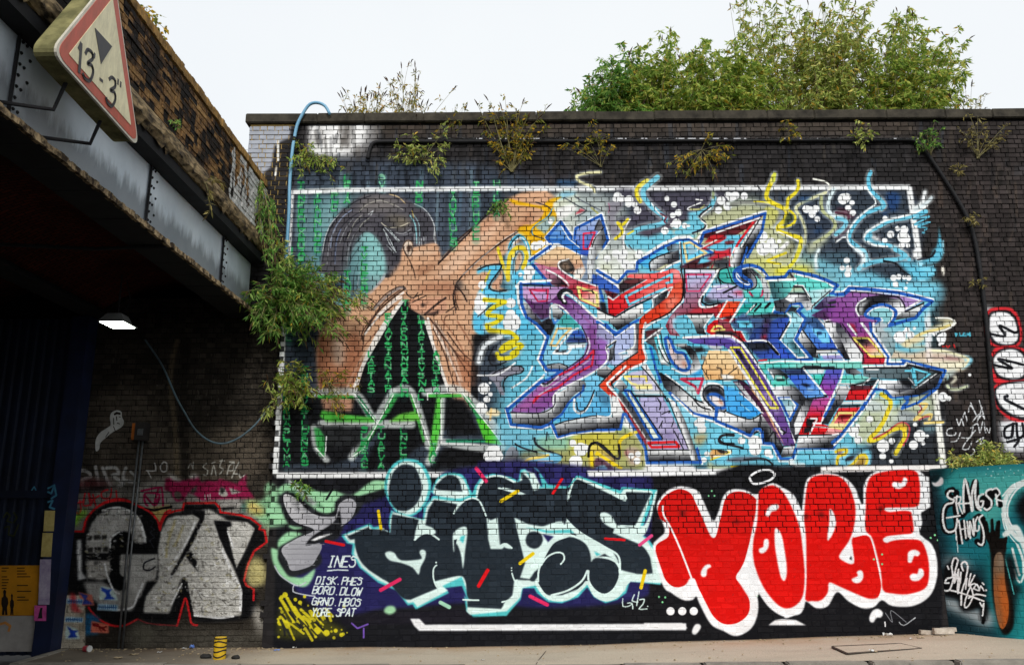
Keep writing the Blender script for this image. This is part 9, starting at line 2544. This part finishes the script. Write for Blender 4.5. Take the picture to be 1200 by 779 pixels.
wallp('tiny buff tuft beside the black pipe above the oval faces', 1146, 334, [(1140, 330), (1150, 328), (1152, 336)], 'dry', 30, twigs=2, tl=.07)
wallp('small ivy sprig hanging over the painted forearm', 586, 236, [(576, 248), (584, 244), (594, 240), (600, 254), (590, 246), (578, 240)], 'deep', 31, twigs=4, leaf=(.05, .035))
wallp('green weed with brown tips beside the top of the blue pipe', 352, 180, [(350, 168), (362, 178), (370, 186), (384, 192), (396, 186), (392, 198), (376, 202), (360, 196), (354, 206), (366, 170), (388, 206), (346, 186), (400, 196)], 'green', 32, twigs=5)
wallp('low weed at the lower left corner of the painted frame', 352, 575, [(346, 568), (356, 566), (362, 572), (350, 582), (358, 580)], 'deep', 33, twigs=3, tl=.09)
BG = 'greenery hanging where the bridge meets the wall'
def hang(label, b, tips, mat, seed, **k):
    k.setdefault('tl', .2); k.setdefault('nl', 8); k.setdefault('twigs', 6); k.setdefault('spikes', .2); k.setdefault('stem_r', .008); k.setdefault('leaf', (.095, .026))
    return shrub(label, BG, b, tips, mat, seed=seed, name='hanging_plant', cat='plant', **k)
R = random.Random(3)
pl_ = [(276, 346), (284, 340), (300, 334), (318, 318), (330, 308), (352, 300), (372, 306), (392, 322), (404, 346), (408, 368), (396, 388), (372, 402), (350, 408), (330, 400), (312, 396), (296, 384), (282, 366)]
hang('dense green bush bursting from the corner of bridge and wall', onY(322, 345, D-.02), sample(pl_, 62, D-.45, .35, 41), 'deep', 41, nl=10, tl=.26, leaf=(.105, .026), twigs=6)
hang('arching sprays reaching right over the painted back', onY(340, 340, D-.02), sample([(380, 310), (400, 330), (430, 345), (444, 352), (440, 366), (412, 380), (404, 402), (390, 396), (386, 340)], 30, D-.5, .2, 42), 'green', 42, nl=6, twigs=4, spikes=.7)
hang('long leaves hanging down the end of the brick parapet', onY(304, 210, D-.35), [onY(u, v, D-.4-R.random()*.2) for u, v in ((300, 225), (306, 240), (310, 262), (316, 280), (322, 300), (318, 250), (326, 318), (312, 310), (306, 225), (328, 290), (318, 330), (330, 338), (308, 280), (322, 268))], 'deep', 43, tl=.2, droop=1.5, nl=7, sag=0)
hang('thin sprigs growing beside the frame above the bright bush', onY(336, 300, D-.02), sample([(318, 270), (340, 290), (352, 300), (340, 320), (322, 310)], 10, D-.25, .1, 44), 'olive', 44, nl=5, twigs=4)
hang('sparse green plant with drooping leaves on the lower left of the frame', onY(338, 450, D-.02), sample([(322, 440), (340, 420), (362, 432), (372, 456), (366, 470), (352, 480), (330, 474), (318, 462)], 30, D-.22, .12, 45), 'green', 45, nl=6, twigs=4, tl=.16)
hang('loose yellowish sprigs over the first green block letter', onY(385, 450, D-.02), sample([(374, 430), (410, 428), (424, 446), (414, 470), (400, 490), (384, 486), (376, 460)], 13, D-.2, .1, 46), 'yellow', 46, nl=4, twigs=3, tl=.12, spikes=0)
hang('drooping sprig at the dark seam left of the frame', onY(322, 478, D-.02), [onY(u, v, D-.2) for u, v in ((314, 446), (318, 450), (312, 478), (308, 490), (316, 484), (326, 470))], 'olive', 47, nl=5, twigs=3, tl=.13, droop=1.2)
hang('dry brown stems lying along the bridge ledge near its end', onX(240, 215, XP+.08), [onX(u, v, XP+.12) for u, v in ((246, 250), (252, 212), (264, 214), (246, 228))], 'dry', 48, nl=4, twigs=3, tl=.12, stem_r=.005)
shrub('leafy trailing sprig against the sky on top of the bridge parapet', None, onX(168, 12, XP-.1), [onX(u, v, XP-.05) for u, v in ((176, 22), (186, 34), (196, 50), (204, 66), (182, 20), (198, 40), (170, 8), (192, 62))], 'yellow', name='hanging_plant', cat='plant', leaf=(.06, .034), twigs=3, tl=.09, nl=5, spikes=0, stem_r=.004, seed=50, sag=-.05, start=.2)
shrub('little green tuft in the brickwork of the bridge parapet', None, onX(206, 147, XP+.02), [onX(u, v, XP+.08) for u, v in ((202, 143), (210, 144), (206, 150))], 'deep', name='wall_plant', cat='plant', leaf=(.05, .02), twigs=3, tl=.07, nl=4, spikes=0, stem_r=.003, seed=51)
shrub('low leafy bush on the ledge behind the top of the teal wall', None, (tp0.x+.75, D-.28, ZLEDGE-.05), sample([(1100, 538), (1114, 530), (1136, 522), (1152, 516), (1172, 520), (1192, 532), (1196, 546), (1104, 546)], 46, D-.28, .15, 52), 'olive', name='shrub', leaf=(.07, .022), twigs=5, tl=.14, nl=7, spikes=0, stem_r=.006, seed=52, stems_every=2)
